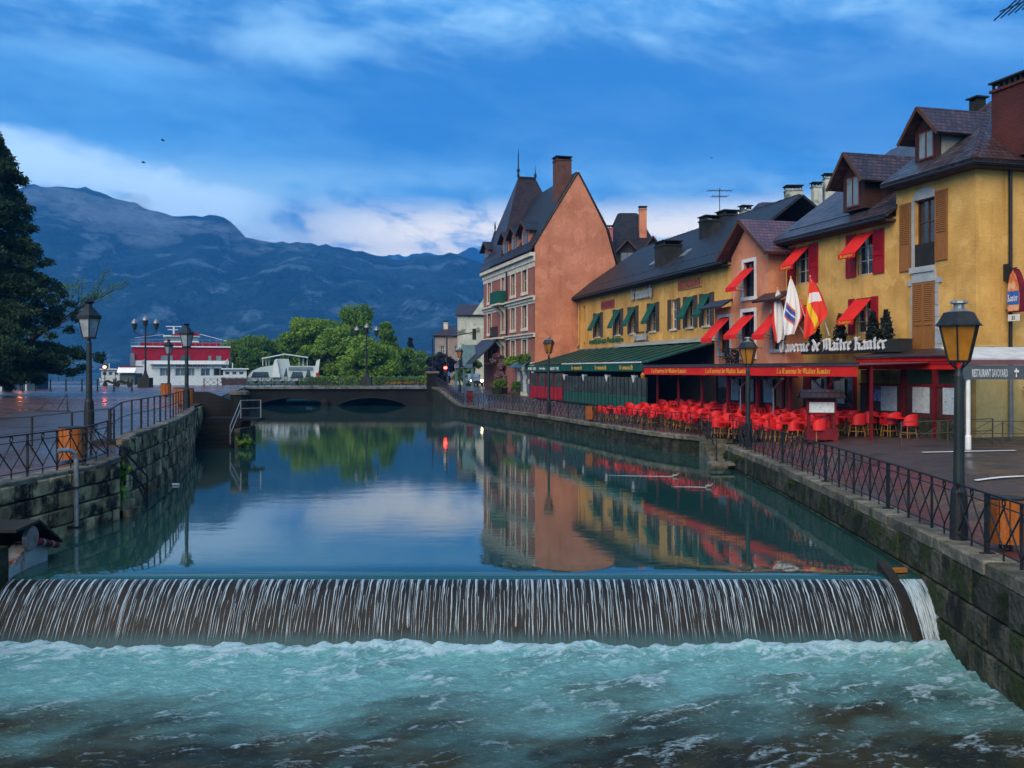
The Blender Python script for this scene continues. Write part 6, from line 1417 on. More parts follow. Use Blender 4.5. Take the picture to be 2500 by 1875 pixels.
# traffic signals and car at the bridge end
def mast(label, u, vtop, D, ub=None, lens=None):
    a = P(u, vtop, D); t = thing('traffic_signal', label, 'traffic light', (a.x, D, 2.2)); h = a.z - 2.2; obj('mast', MB().lathe([(.12, 0), (.08, h)], 8), m_iron, t)
    if ub: b = P(ub, vtop - 12, D); obj('mast_arm', MB().tube([(0, 0, h), ((b.x - a.x) * .6, 0, h + .35), (b.x - a.x, 0, b.z - 2.2)], .07, 6), m_iron, t); obj('signal_head', MB().cbox(b.x - a.x, 0, b.z - 2.2 - .9, .45, .3, 1.3), m_core, t)
    if lens: l = P(lens[0], lens[1], D); z = l.z - 2.2; obj('signal_head', MB().cbox(-.15, -.1, z - .85, .42, .3, 1.2), m_core, t); obj('red_lens', MB().lathe([(.03, -.16), (.2, -.08), (.2, .08), (.03, .16)], 12, (-.15, -.26, z)), m_lr, t)
    return t
mast('traffic signal mast with overhead arm and glowing red light', 1091, 823, 113.9, 1158, (1088, 898)); mast('thin curved lamp mast beside the traffic signal', 1056, 825, 126)
rd = P(1158, 842, 126); t = thing('signal_mast', 'mast with dark signal head before the pale tower house', 'traffic light', (rd.x, 126, 2.0)); obj('mast', MB().lathe([(.09, 0), (.07, rd.z - 2)], 8), m_iron, t); obj('signal_head', MB().cbox(0, -.15, rd.z - 3.2, .4, .3, 1.2), m_core, t)
bs = P(1095, 917, 126); t = thing('blue_sign', 'small blue round road sign beyond the bridge end', 'sign', (bs.x, 125, 2.2)); obj('pole', MB().lathe([(.04, 0), (.04, 1.8)], 6), m_steel, t); obj('disc', MB().prism([(.32 * math.cos(k), -.06, 1.5 + .32 * math.sin(k)) for k in np.linspace(0, 6.0, 14)], (0, .02, 0)), pm('sign_blue2', (.05, .12, .4), None, 3, .5, 0), t)
a = P(1160, 945, 117.5); car = thing('silver_car', 'silver car with blazing headlights on the bridge road', 'car', (a.x - .2, 116.5, 2.24), R(14))
body = [(-.86, .35), (-.9, .62), (-.84, .85), (-.72, .95), (-.58, 1.42), (.58, 1.42), (.72, .95), (.84, .85), (.9, .62), (.86, .35)]
mb = MB(); secs = [(-2.1, .55, .86), (-1.95, .78, .92), (-1.1, .92, .98), (-.75, 1., 1.), (-.2, 1.46, 1.), (1.2, 1.5, 1.), (1.9, 1.1, .98), (2.1, .8, .92)]
sil = lambda h, wq: [(-.86 * wq, .3), (-.9 * wq, .6), (-.84 * wq, min(.86, h)), (-.66 * wq, max(min(.86, h), h)), (.66 * wq, max(min(.86, h), h)), (.84 * wq, min(.86, h)), (.9 * wq, .6), (.86 * wq, .3)]
vs = [[(x, y, z) for x, z in sil(h, wq)] for y, h, wq in secs]; n = 8
mb.v = [p for s in vs for p in s]; mb.f = [(i * n + k, i * n + (k + 1) % n, (i + 1) * n + (k + 1) % n, (i + 1) * n + k) for i in range(len(secs) - 1) for k in range(n)] + [tuple(range(n))[::-1], tuple((len(secs) - 1) * n + k for k in range(n))]
obj('body', mb, pm('silver_paint', (.32, .36, .40), (.26, .3, .34), 2, .25, 0, metal=.5, spec=.5), car)
obj('windscreen', MB().face([(-.62, -.78, .98), (.62, -.78, .98), (.55, -.24, 1.40), (-.55, -.24, 1.40)]), m_glass, car); obj('grille', MB().box(-.5, .5, -2.13, -2.1, .45, .62), m_core, car)
for s in (-1, 1):
    obj('headlight', MB().lathe([(.03, -.05), (.14, 0), (.14, .05)], 10, (0, 0, 0)), m_lh, car).matrix_local = Matrix.Translation((s * .62, -2.08, .68)) @ Matrix.Rotation(R(90), 4, 'X')
    obj('side_window', MB().box(s * .8 - .01, s * .8 + .01, -.3, 1.4, .95, 1.35), m_glass, car)
    for y in (-1.3, 1.3): obj('wheel', MB().lathe([(.2, -.1), (.32, -.08), (.32, .08), (.2, .1)], 14), m_core, car).matrix_local = Matrix.Translation((s * .82, y, .32)) @ Matrix.Rotation(R(90), 4, 'Y')

# ------------------------------------------------------------------ sluice machinery on the left
sm = thing('sluice_machinery', 'rusty white sluice arm with black hood and round wheel against the left wall', 'machine', (-10.6, 20.7, -.08))
m_rust = pm('rusty_white_paint', (.42, .40, .36), (.30, .28, .25), 2., .6, .3, 12, c3=(.28, .08, .03), s3=1.6, l3=(.54, .64))
obj('gate_arm', MB().prism([(.35, -1.1, -.05), (.35, .55, -.05), (.35, .55, .42), (.35, -.2, .62), (.35, -1.1, .2)], (-.35, 0, 0)), m_rust, sm)
obj('hood', MB().prism([(.5, -1.1, 1.02), (.5, -.1, 1.08), (.5, .95, .45), (.5, .95, .40), (.5, -.1, 1.02), (.5, -1.1, .96)], (-.9, 0, 0)), m_core, sm)
obj('hood_side', MB().prism([(-.3, -1.1, .96), (-.3, -.1, 1.02), (-.3, .9, .42), (-.3, -.2, .3), (-.3, -1.1, .3)], (-.06, 0, 0)), m_core, sm)
obj('wheel', MB().lathe([(.05, -.06), (.26, -.05), (.26, .05), (.05, .06)], 20), m_steel, sm).matrix_local = Matrix.Translation((.42, -.35, .72)) @ Matrix.Rotation(R(90), 4, 'Y')
obj('cylinder', MB().tube([(.45, -.1, .62), (.45, .75, .38)], .075, 10), m_redd, sm); obj('cylinder_band', MB().tube([(.45, .05, .57), (.45, .12, .55)], .085, 10).tube([(.45, .45, .46), (.45, .52, .44)], .085, 10), m_steel, sm)
obj('support', MB().box(.0, .3, -.3, -.05, -1.2, .6), m_core, sm)
obj('pivot_block', MB().box(-.4, .35, -1.7, -1.1, -1.2, .7), m_moss, sm)
pp = thing('swan_neck_pipe', 'grey swan-neck vent pipe on the left quay wall', 'pipe', (-11.0, 24.3, 0)); obj('pipe', MB().tube([(0, 0, -.2), (0, 0, 1.95), (-.03, -.05, 2.1), (-.12, -.2, 2.2), (-.3, -.35, 2.18)], .06, 10), m_steel, pp)
obj('clamp', MB().box(-.3, .07, -.08, .08, 1.2, 1.26), m_iron, pp); obj('clamp', MB().box(-.3, .07, -.08, .08, .2, .26), m_iron, pp)
shrub('wall_weed', 'bright green weed growing from the left quay steps', (-11.3, 27.5, 1.0), [((0, 0, .1), (.25, .25, .25)), ((.15, .1, .35), (.2, .2, .2)), ((.1, 0, -.3), (.15, .15, .3))], 260, .1, m_leaf, 31, cat='plant')
shrub('wall_weed', 'leafy twigs hanging beside the boat stairs', (-14.6, 52.2, .3), [((0, 0, .1), (.4, .4, .35)), ((.3, 0, -.05), (.3, .3, .2))], 160, .16, m_leaf2, 32, cat='plant')
for i, (x, y, z) in enumerate(((9.3, 42.0, .5), (9.2, 39.5, .6), (5.0, 60, .75), (9.0, 31.0, .6), (8.68, 24.5, .55), (-5.5, 96, .9))): shrub('moss_tuft', ('moss tuft at the foot of the quay steps', 'moss tuft just before the quay steps', 'moss tuft on the far right wall', 'moss tuft below the right railing', 'moss tuft under the coping right of the weir', 'ivy tuft on the wall near the bridge')[i], (x, y, z), [((.02, 0, 0), (.07, .35, .10)), ((.03, .3, -.08), (.05, .22, .16))], 420, .03, leaf_mat('moss', (.03, .05, .008), (.05, .07, .01), (.04, .07, .01)) if i == 0 else bpy.data.materials['moss'], 90 + i, cat='plant')
sb = thing('stone_slab', 'pale flat slab jutting from the wall below the steps', 'slab', (9.2, 40.6, .2)); obj('slab', MB().slab([(-.9, -.6, 0), (.2, -.5, 0), (.2, .6, .02), (-.9, .4, .02)], .08), m_coping, sb)
bt = thing('floating_bottle', 'tiny plastic bottle floating by the curved wall', 'bottle', (-12.35, 35.0, .0)); obj('bottle_body', MB().tube([(0, 0, .03), (.25, 0, .03)], .05, 8), m_white, bt); obj('bottle_cap', MB().tube([(-.08, 0, .03), (0, 0, .03)], [.02, .045], 8), m_wood, bt)

# ------------------------------------------------------------------ ducks with wakes, birds
m_foam = pm('wake_foam', (.30, .38, .41), None, 6, .4, .1)
for i, (u, v, lab) in enumerate(((1648, 1164, 'farther duck drawing a long pale wake'), (1730, 1190, 'nearer duck drawing a short pale wake'))):
    a = Gp(u, v, 0); d = thing('duck', lab, 'duck', (a.x, a.y, 0), R(-10), group='ducks on the river')
    d.scale = (.55,) * 3; mb = MB(); mb.tube([(-.24, 0, .1), (-.15, 0, .09), (0, 0, .09), (.14, 0, .1), (.2, 0, .14), (.22, 0, .22), (.25, 0, .26), (.32, 0, .25)], [.01, .07, .1, .085, .05, .045, .05, .012], 8); obj('body', mb, pm('duck_brown', (.12, .09, .06), (.25, .22, .2), 9, .7, .1), d, True)
    w = MB(); L_ = 5.0 if i == 0 else 2.4
    for s in (-1, 1): w.tube([(-.1, s * .04, 0.004), (-L_ * .5, s * .10 + .05, .004), (-L_, s * .16 + .1, 0)], [.02, .013, .004], 5)
    wk = obj('wake', w, m_foam, d)
for i, (u, v, D, lab) in enumerate(((398, 343, 70, 'upper small dark bird flying over the mountain'), (350, 397, 70, 'lower small dark bird flying over the mountain'), (1737, 386, 90, 'tiny dark bird flying above the brasserie roof'))):
    a = P(u, v, D); b = thing('bird', lab, 'bird', a, R(20 * i), 'birds in the sky'); mb = MB().tube([(-.14, 0, 0), (0, 0, 0), (.12, 0, .02), (.16, 0, .02)], [.01, .045, .035, .005], 6)
    for s in (-1, 1): mb.prism([(-.05, s * .03, .01), (.06, s * .03, .01), (.03, s * .13, .08), (-.1, s * .17, .03)], (0, 0, .012))
    obj('body', mb, m_core, b)

# ------------------------------------------------------------------ boats beyond the bridge
def ferry():
    D = 150.; k = D / F; a = P(320, 935, D); t = thing('red_ferry', 'large red and white lake ferry moored behind the bridge', 'boat', (a.x, D, 0), R(19)); X = lambda u: (u - 320) * k * 1.04; Z = lambda v: HC - (v - VH) * k
    mr = pm('ferry_red', (.30, .012, .03), (.22, .01, .022), 1, .4, .05); y1 = 22
    hull = MB().prism([(X(322), 0, -.3), (X(540), 0, -.3), (X(548), 0, Z(925)), (X(320), 0, Z(925))], (0, y1, 0)); obj('hull', hull, m_white2, t)
    lo = MB(); hs = [(X(u0), X(u1), Z(918), Z(892)) for u0, u1 in ((384, 408), (418, 440), (446, 462), (476, 497), (505, 535))]; wall_holes(lo, front, X(328), X(540), Z(925), Z(880), hs, .4)
    lo.face([(X(540), 0, Z(925)), (X(540), y1, Z(925)), (X(540), y1, Z(880)), (X(540), 0, Z(880))]); obj('lower_deck', lo, m_white2, t)
    for x0, x1, z0, z1 in hs: window(t, x0, x1, z0, z1, 0, m_white2, m_pane if x0 < X(450) else m_glass, 2, 1, dep=.3)
    obj('upper_deck', MB().box(X(322), X(543), .1, y1, Z(880), Z(847)), mr, t); obj('side_wall', MB().box(X(318), X(328), -.2, y1, Z(925), Z(862)), pm('ferry_grey', (.16, .18, .22), None, 1, .5, .05), t)
    obj('banner', MB().box(X(368), X(524), -.1, .08, Z(899), Z(887)), m_white, t); plain_text(t, 'banner_lettering', 'RESTAURANT', X(420), X(492), Z(897), -.11, pm('pink_letter', (.5, .12, .14), None, 3, .6, 0), .02, .55, .02)
    for u0, u1, m_ in ((386, 412, m_pane), (430, 452, m_glass), (493, 500, m_pane), (511, 523, m_pane)): obj('upper_window', MB().box(X(u0), X(u1), .02, .09, Z(884), Z(868)), m_, t)
    for u in (343, 530): obj('emblem', MB().prism([(X(u), .0, Z(890)), (X(u + 9), .0, Z(890)), (X(u + 7), .0, Z(878)), (X(u + 10), .0, Z(874)), (X(u + 4), .0, Z(879)), (X(u + 1), .0, Z(883))], (0, .05, 0)), m_white, t)
    obj('upper_rim', MB().box(X(320), X(544), -.15, y1, Z(847), Z(844)), m_white2, t); obj('bulwark', MB().box(X(340), X(521), .6, .8, Z(844), Z(834)), mr, t)
    rl = MB()
    for z in (Z(828), Z(836)): rl.bar((X(320), 0, z), (X(543), 0, z), .06)
    for u in range(320, 545, 16): rl.bar((X(u), 0, Z(846)), (X(u), 0, Z(828)), .05)
    obj('railing', rl, m_steel, t)
    wh = obj('wheelhouse', MB().box(X(392), X(472), 3, 8, Z(846), Z(830)).box(X(390), X(474), 2.8, 8.2, Z(819), Z(816)), m_white2, t); obj('wheelhouse_glass', MB().box(X(394), X(470), 3.1, 7.8, Z(830), Z(819)), m_pane, wh)
    obj('roof_visor', MB().prism([(X(408), 2.7, Z(816)), (X(475), 2.7, Z(816)), (X(468), 2.7, Z(808)), (X(425), 2.7, Z(808))], (0, 5, 0)), mr, t)
    ms = MB().bar((X(414), 4, Z(818)), (X(414), 4, Z(793)), .25)
    for u0, u1, v in ((396, 432, 793), (400, 424, 801)): ms.bar((X(u0), 4, Z(v)), (X(u1), 4, Z(v)), .12)
    ms.bar((X(328), 1, Z(824)), (X(392), 3, Z(814)), .06).bar((X(474), 3, Z(812)), (X(536), 1, Z(830)), .06); obj('mast', ms, m_white2, t)
    ob = MB()
    for u in range(366, 538, 34): ob.bar((X(u), -.6, Z(889)), (X(u), 0, Z(901)), .08)
    ob.box(X(362), X(540), -.9, -.02, Z(889) - .02, Z(888)); obj('deck_canopy', ob, m_white2, t)
ferry()
def cruiser():
    D = 146.; k = D / F; t = thing('white_cruise_boat', 'white streamlined cruise boat with raised fins behind the bridge', 'boat', (P(605, 0, D).x, D, 0), R(14)); X = lambda u: (u - 605) * k; Z = lambda v: HC - (v - VH) * k
    sil_ = [(605, 930), (605, 918), (616, 905), (636, 896), (664, 892), (668, 880), (672, 876), (702, 876), (706, 893), (770, 893), (772, 930)]
    m_cb = pm('boat_grey_white', (.42, .50, .50), (.34, .42, .43), 1, .4, .02)
    obj('hull', MB().prism([(X(u), 0, Z(v)) for u, v in sil_] + [], (0, 9, 0)), m_cb, t)
    for u0, u1, u2, u3 in ((662, 682, 674, 668), (760, 772, 778, 770)): obj('fin', MB().prism([(X(u0), -.35, Z(922)), (X(u1), -.35, Z(922)), (X(u2), -.35, Z(876)), (X(u3), -.35, Z(880))], (0, 1.2, 0)), m_white2, t)
    for u0, u1, v0, v1 in ((612, 656, 922, 908), (690, 700, 920, 898), (706, 738, 924, 908), (742, 756, 922, 902)): obj('window', MB().prism([(X(u0), -.02, Z(v0)), (X(u1), -.02, Z(v0)), (X(u1 - 3), -.02, Z(v1)), (X(u0 + 6), -.02, Z(v1))], (0, .015, 0)), m_glass, t)
    obj('stern_panel', MB().box(X(702), X(760), -.15, .0, Z(903), Z(896)), m_pane, t)
    cn_ = MB()
    for u in (640, 648, 655, 684, 728, 738, 748): cn_.bar((X(u), 2, Z(893)), (X(u), 2, Z(872 if u < 700 else 874)), .1)
    obj('canopy_posts', cn_, m_white2, t); obj('canopy', MB().slab([(X(638), 1, Z(876)), (X(692), 1, Z(865)), (X(692), 7, Z(865)), (X(638), 7, Z(876))], .14), m_white2, t); obj('canopy', MB().slab([(X(692), 1, Z(865)), (X(750), 1, Z(873)), (X(750), 7, Z(873)), (X(692), 7, Z(865))], .14), m_white2, t)
    obj('life_ring', MB().cbox(X(772), -.4, Z(920), .5, .2, .6), m_redp, t)
cruiser()
def launch(label, u0, u1, vt, D, dark=None):
    k = D / F; t = thing('white_launch', label, 'boat', (P(u0, 0, D).x, D, 0), math.atan2(1250 - u0, F)); w = (u1 - u0) * k; Z = lambda v: HC - (v - VH) * k
    obj('hull', MB().prism([(0, 0, -.2), (w, 0, -.2), (w * 1.02, 0, Z(vt + 22)), (-.3, 0, Z(vt + 20))], (0, 4, 0)), dark or m_white2, t); cb_ = MB(); hs = [(w * (.08 + .3 * i), w * (.28 + .3 * i), Z(vt + 13), Z(vt + 5)) for i in range(3)]
    wall_holes(cb_, front, 0, w, Z(vt + 22), Z(vt), hs, .2); obj('cabin', cb_, m_white2, t); [window(t, *h, 0, m_white2, m_glass, 1, 1, dep=.15) for h in hs]
    obj('cabin_roof', MB().box(-.3, w + .3, -.4, 4.2, Z(vt), Z(vt - 3)), m_white2, t); obj('mast', MB().bar((w * .4, 2, Z(vt)), (w * .4, 2, Z(vt - 16)), .12), m_white2, t)
launch('white launch with brown stern between ferry and cruise boat', 545, 600, 902, 138, pm('brown_stern', (.09, .05, .055), None, 2, .5, .1)); launch('small white launch left of the red ferry', 247, 292, 903, 172)
hb = thing('harbour_hut', 'grey-green harbour hut with white awning beside the ferry', 'hut', (P(292, 0, 140).x, 140, 2.0)); obj('wall', MB().box(0, 2.2, 0, 3, 0, 1.7), pm('hut_green', (.07, .10, .09), None, 1, .7, .1), hb); obj('awning', MB().slab([(-.2, -.5, 1.75), (2.4, -.5, 1.75), (2.4, .2, 2.6), (-.2, .2, 2.6)], .06), m_white, hb); obj('roof', MB().box(-.1, 2.3, 0, 3.1, 2.6, 2.75), m_redd, hb)
q = random.Random(12)
for i, (u, lab) in enumerate(((330, 'scooter parked by the harbour hut'), (300, 'dark scooter parked at the lake kerb'))):
    a = P(u, 945, 113); s = thing('scooter', lab, 'scooter', (a.x - .5, 110.8, 2.22), R(20)); obj('body', MB().tube([(-.7, 0, .6), (-.3, 0, .7), (.2, 0, .45), (.5, 0, .6), (.6, 0, 1.05)], [.12, .16, .12, .1, .05], 8), m_core, s); [obj('wheel', MB().lathe([(.1, -.05), (.28, -.05), (.28, .05), (.1, .05)], 12), m_core, s).__setattr__('matrix_local', Matrix.Translation((x, 0, .28)) @ Matrix.Rotation(R(90), 4, 'X')) for x in (-.6, .65)]

# ------------------------------------------------------------------ trees
TR = [(742, 772, 165, 9.5, m_leaf, 'bright green round tree at the left of the tall park group', 'round', 250), (790, 785, 178, 12, m_leaf, 'broad spring-green tree behind the white cruise boat', 'round', 0), (870, 757, 172, 12.5, m_leaf2, 'tallest park tree behind the candelabra lamp', 'round', 0), (945, 788, 160, 9, m_leaf2, 'pointed green tree right of the candelabra lamp', 'cone', 0),
      (824, 800, 164, 10, m_leaf, 'green tree filling the gap before the tallest tree', 'round', 0), (905, 830, 150, 10, m_leaf, 'lower bushy tree before the pointed tree', 'round', 0), (975, 848, 160, 6.5, m_leaf2, 'small tree at the right end of the park group', 'round', 0), (725, 826, 166, 9, m_leaf2, 'lower dark tree by the cruise boat stern', 'round', 0),
      (570, 835, 190, 12, m_leaf2, 'low round tree right of the ferry', 'round', 0), (625, 828, 195, 12, m_leaf2, 'rounded dark tree between ferry and cruise boat', 'round', 0), (690, 838, 200, 12, m_leaf2, 'pale low tree behind the cruise boat canopy', 'round', 0), (1020, 868, 200, 11, m_leaf2, 'hazy tree before the grey house', 'round', 0), (1068, 872, 150, 5, m_leaf2, 'loose bush tree before the low grey house', 'round', 0)]
for i, (u, vt, D, w, m_, lab, sh, _) in enumerate(TR):
    a = P(u, vt, D); tree('park_tree', lab, (a.x, D, 1.8), a.z - 1.8, w, 100 + i, m_, 22000 if i < 4 else 14000, .24, .3, sh, 'park trees beyond the bridge', 46, .16)
a = P(1003, 822, 210); tree('dark_fir', 'small dark fir in the far park', (a.x, 210, 1.5), a.z - 1.5, 4, 140, m_dk, 2500, .4, .15, 'cone')
a = P(1085, 872, 140); tree('dark_tree', 'dark purple-leaved tree behind the red traffic light', (a.x, 140, 2), a.z - 2, 6.5, 141, leaf_mat('purple_leaf', (.018, .018, .03), (.028, .03, .045), (.02, .03, .035)), 4500, .35, .2)
a = P(1140, 875, 132); tree('green_tree', 'mid green tree below the pale tower house', (a.x, 132, 2), a.z - 2, 5.0, 142, m_leaf2, 4000, .33, .2)
a = P(1222, 862, 104); tree('blossom_tree', 'small pink blossoming tree before the terracotta building', (a.x, 103, 1.9), a.z - 1.9, 2.9, 143, m_blos, 1900, .2, .12, 'round', None, 16, .3)
for i, (u, v, lab) in enumerate(((1248, 880, 'yellow-green box plant above the left blue awning'), (1278, 875, 'dark green box plant above the right blue awning'))): xl, zl = Of.hit(u, v, -.6); shrub('window_box_plant', lab, Of.w(xl, -.6, zl - .4), [((0, 0, .3), (.8, .4, .5)), ((.5, 0, .4), (.6, .4, .45))], 700, .16, m_leaf if i == 0 else m_leaf2, 150 + i)
for i, (u, v, D, lab) in enumerate(((1220, 963, 99, 'round stone planter below the blossom tree'), (1268, 967, 97, 'square planter by the pale stone base'))): a = P(u, v, D); shrub('street_planter', lab, (a.x, D, gz(a.x, D)), [((0, 0, 1.0), (.8, .5, .4)), ((.3, 0, 1.2), (.5, .4, .35))], 600, .16, m_leaf2, 155 + i, None, (MB().lathe([(.75, 0), (.9, .6), (.8, .62)], 12) if i == 0 else MB().cbox(0, 0, 0, 1.7, .8, .65), m_moss), 'planter')
for i in range(8):
    u = 770 + i * 36; a = P(u, 925, 135 + (i % 3) * 4); shrub('park_shrub', ('low clipped shrub left of the park', 'blue-green shrub by the cruise boat', 'rounded shrub before the park trees', 'pale shrub below the candelabra lamp', 'yellow-green shrub by the lamp', 'shrub right of the candelabra lamp', 'low yellow shrub near the bridge pillar', 'low shrub beside the bridge pillar')[i], (a.x, a.y, 2.0), [((k * .9 - 1.4, 0, .5 + .25 * ((k + i) % 2)), (.9, .7, .6)) for k in range(4)], 900, .2, m_leaf if i % 2 else m_leaf2, 160 + i, 'park shrubs')
fb = P(1010, 927, 128); shrub('flower_bed', 'yellow and orange flower bed near the bridge pillar', (fb.x, 126.5, 2.2), [((k * 1.0 - 3, 0, .15), (.7, .6, .3)) for k in range(7)], 1500, .16, leaf_mat('yellow_flower', (.35, .20, .01), (.10, .14, .02), (.45, .25, .01)), 170, cat='flower bed')
# cedar on the left: tiers of drooping boughs
def cedar():
    D = 72.; bx_, h = P(-60, 0, D).x, 21.6; t = thing('cedar', 'huge dark cedar with drooping boughs at the left edge', 'tree', (bx_, D, 2.2)); q = random.Random(33); blobs = []; mb = MB()
    mb.tube([(0, 0, -.5), (.2, 0, h * .4), (.1, .2, h)], [.7, .5, .08], 9)
    prof_ = [(.07, 5.2), (.11, 7.2), (.145, 8.2), (.18, 8.5), (.24, 7.9), (.30, 6.9), (.36, 6.5), (.42, 5.7), (.48, 5.1), (.54, 4.7), (.6, 4.0), (.66, 3.8), (.72, 3.1), (.78, 3.3), (.84, 2.4), (.9, 1.9), (.96, 1.0)]
    for zt, r_ in prof_:
        for k in range(14):
            a = q.uniform(0, 6.28) if k > 3 else q.uniform(-.7, .35); rr = r_ * q.uniform(.78, 1.06); z = h * zt + q.uniform(-.4, .4); n_ = 5
            pts = []
            for j in range(n_ + 1):
                s = j / n_; pts.append((rr * s * math.cos(a), rr * s * math.sin(a), z + .5 * math.sin(s * 2.2) - .9 * s * s)); 
                if j: blobs.append((pts[-1], (.55 + .65 * (1 - s), .55 + .65 * (1 - s), .34 + .3 * (1 - s))))
            mb.tube(pts, [.14, .1, .08, .06, .04, .015], 5)
    obj('crown', quad_mesh('crown', leaves(blobs, 330000, .115, 5, .2, .12, 2.8), m_need), m_need, t); obj('trunk', mb, m_bark, t)
cedar()
def bare_tree():
    a = P(70, 0, 88); t = thing('bare_tree', 'thinly leaved tree with bare curving limbs behind the cedar', 'tree', (a.x, 88, 2.2)); q = random.Random(8); mb = MB(); tips = []
    mb.tube([(-2, 0, 0), (-1, 0, 3), (.5, 0, 5.2)], [.45, .35, .28], 8)
    def limb(p, d, l, r_, lev):
        d = d.normalized(); m1 = p + d * l * .5 + Vector((q.uniform(-.2, .2), q.uniform(-.2, .2), q.uniform(-.1, .25))) * l * .3; e = p + d * l + Vector((0, 0, .12 * l)); mb.tube([p, m1, e], [r_, r_ * .75, r_ * .5], 5)
        if lev == 0: tips.append(e); return
        for _ in range(3): limb(e if _ else m1, d + Vector((q.uniform(-.6, .6), q.uniform(-.5, .5), q.uniform(-.25, .6))), l * q.uniform(.5, .75), r_ * .5, lev - 1)
    limb(Vector((.5, 0, 5.2)), Vector((1, 0, .45)), 3.4, .2, 4); limb(Vector((-.6, 0, 4.0)), Vector((.8, .2, .75)), 3.0, .2, 4)
    obj('trunk', mb, m_bark, t); blobs = [(tuple(p), (.45, .45, .35)) for p in tips]; obj('crown', quad_mesh('crown', leaves(blobs, 1300, .10, 6), m_leaf2), m_leaf2, t)
bare_tree()

# ------------------------------------------------------------------ mountains
def mountain(name, label, prof, D0, D1, D2, amp, seed, c1, c2, c3, nu=220, nr=46):
    us = np.linspace(prof[0][0], prof[-1][0], nu); vr = np.interp(us, [p[0] for p in prof], [p[1] for p in prof]); vr = vr + (fbm(us / 26., us * 0, seed, 5, .6) - .5) * 24
    ts = np.concatenate([np.linspace(0, 1, nr), [1.15, 1.5]]); U, Tt = np.meshgrid(us, ts); V = np.meshgrid(vr, ts)[0]
    Dd = np.where(Tt <= 1, D0 + (D1 - D0) * Tt, D1 + (D2 - D1) * (Tt - 1) / .5)
    Hr = (VH - V) * D1 / F + HC
    rel = np.where(Tt <= 1, Tt ** 1.15, 1 - (Tt - 1) * 1.2)
    Z = Hr * rel; Xw = (U - 1250) * D1 / F * (.82 + .18 * np.minimum(Tt, 1.2))
    dz = (fbm(Xw / 160., Dd / 160., seed + 9, 5) - .5) + .5 * (1 - np.abs(2 * fbm(Xw / 240., Dd / 420., seed + 3, 4) - 1) - .6)
    Z = Z + dz * amp * np.sin(np.pi * np.clip(Tt, 0, 1)) ** .8; Z[0] = -2
    co = np.stack([Xw, Dd, Z], -1).reshape(-1, 3); n = nu; mb = MB(); mb.v = [tuple(p) for p in co]; mb.f = [(i * n + k, i * n + k + 1, (i + 1) * n + k + 1, (i + 1) * n + k) for i in range(len(ts) - 1) for k in range(n - 1)]
    o = obj(name, mb, pm(name + '_mat', c1, c2, .008, .95, .9, .03, st=(1, .6, 2.6), det=9, lo=.40, hi=.62, c3=c3, s3=.012, l3=(.53, .63), bdist=30.), None, True); tag(o, label, kind='structure'); return o
pr1 = [(-700, 480), (-200, 455), (60, 454), (170, 457), (238, 464), (270, 482), (330, 500), (400, 520), (450, 532), (490, 527), (535, 528), (566, 545), (600, 575), (628, 582), (660, 592), (720, 590), (780, 598), (850, 606), (920, 628), (990, 634), (1050, 625), (1100, 622), (1160, 640), (1230, 660), (1400, 700), (1700, 760), (2200, 830), (3200, 880)]
mountain('mountain', 'long blue wooded mountain ridge across the lake', pr1, 1500, 2400, 3000, 90, 5, (.003, .020, .030), (.012, .042, .055), (.05, .095, .13))
pr2 = [(700, 640), (900, 628), (1000, 622), (1040, 617), (1070, 618), (1110, 628), (1140, 612), (1165, 607), (1185, 622), (1230, 640), (1400, 650), (2000, 700)]
mountain('mountain', 'pale distant peaks behind the wooded ridge', pr2, 3400, 4200, 4600, 60, 15, (.03, .05, .05), (.05, .07, .07), (.15, .17, .18), 120, 20)

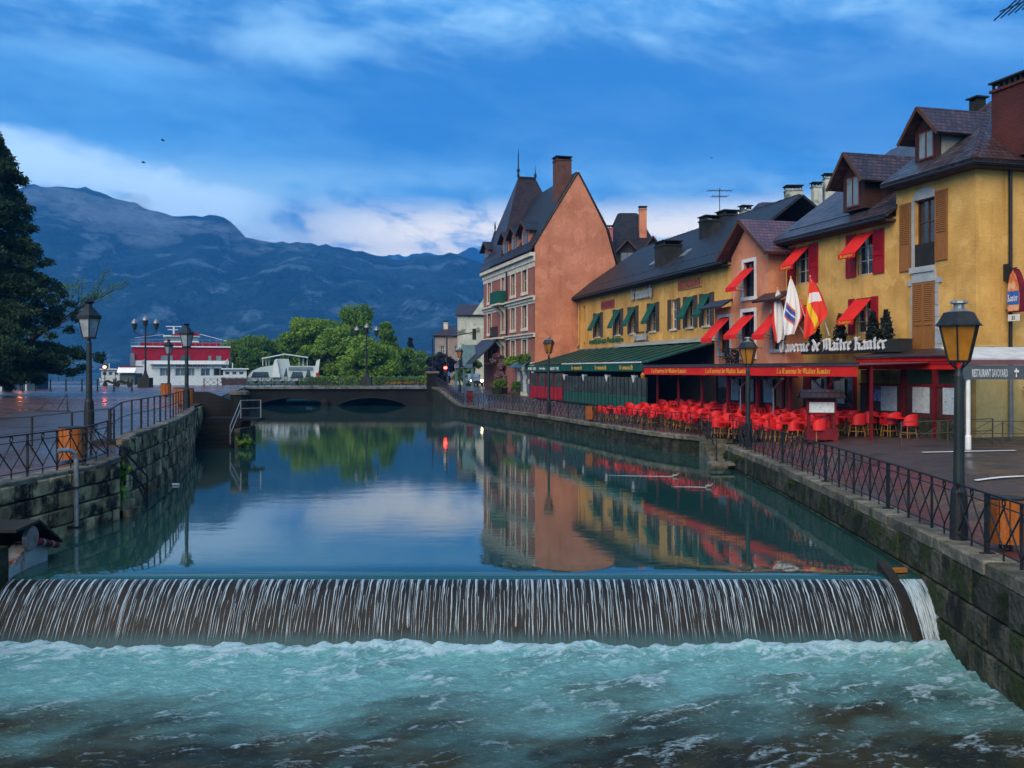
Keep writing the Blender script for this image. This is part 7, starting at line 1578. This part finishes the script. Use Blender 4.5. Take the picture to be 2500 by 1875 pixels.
# wisps of cloud hanging on the upper slopes
mb = MB(); q = random.Random(14)
for (u, v, r_, n_) in ((120, 482, 46, 5), (200, 500, 50, 6), (270, 520, 60, 8), (330, 540, 62, 9), (370, 575, 50, 7), (300, 500, 40, 5), (410, 555, 46, 6), (470, 560, 40, 5), (540, 565, 42, 5), (600, 600, 36, 4), (700, 608, 34, 4), (150, 540, 44, 5), (230, 560, 40, 4), (780, 640, 30, 3)):
    for k in range(n_ * 2):
        uu, vv = u + q.uniform(-50, 50), v + q.uniform(-20, 20); vrr = np.interp(uu, [p_[0] for p_ in pr1], [p_[1] for p_ in pr1]); t_ = min(1.02, ((VH - vv) / (VH - vrr)) ** .87)
        D_ = 1500 + 900 * t_ - q.uniform(10, 90); c_ = P(uu, vv, D_); a_ = r_ * q.uniform(.3, .95); prof_ = [(a_ * math.sin(math.pi * (j + .3) / 6.6), -a_ * .45 * math.cos(math.pi * (j + .3) / 6.6)) for j in range(7)]
        sub = MB().lathe(prof_, 10, (0, 0, 0)); sx_, ph_ = q.uniform(.9, 1.9), q.uniform(0, 6)
        mb.add([(c_.x + x_ * sx_ * (1 + .2 * math.sin(5 * z_ / a_ + ph_)), c_.y + y_ * .8, c_.z + z_ + .22 * x_ * -1) for x_, y_, z_ in sub.v], sub.f)
mi = obj('mist', mb, None); tag(mi, 'torn wisps of low cloud on the mountain slope', kind='stuff')
mm = bpy.data.materials.new('mist'); mm.use_nodes = True; nt = mm.node_tree; nt.nodes.clear(); o_ = nt.nodes.new('ShaderNodeOutputMaterial'); v_ = nt.nodes.new('ShaderNodeVolumePrincipled'); v_.inputs['Color'].default_value = (.75, .9, 1, 1); v_.inputs['Density'].default_value = .0052
nt.links.new(v_.outputs[0], o_.inputs['Volume']); mi.data.materials.append(mm)

# ------------------------------------------------------------------ the air
hz = obj('haze', MB().box(-6500, 6500, -250, 5000, -3.4, 640), None); tag(hz, 'pale blue rain haze over lake and town', kind='stuff')
hm = bpy.data.materials.new('haze'); hm.use_nodes = True; nt = hm.node_tree; nt.nodes.clear()
o_ = nt.nodes.new('ShaderNodeOutputMaterial'); v_ = nt.nodes.new('ShaderNodeVolumePrincipled'); v_.inputs['Color'].default_value = (.06, .40, 1.0, 1); v_.inputs['Density'].default_value = .00025; v_.inputs['Anisotropy'].default_value = .2
nt.links.new(v_.outputs[0], o_.inputs['Volume']); hz.data.materials.append(hm)
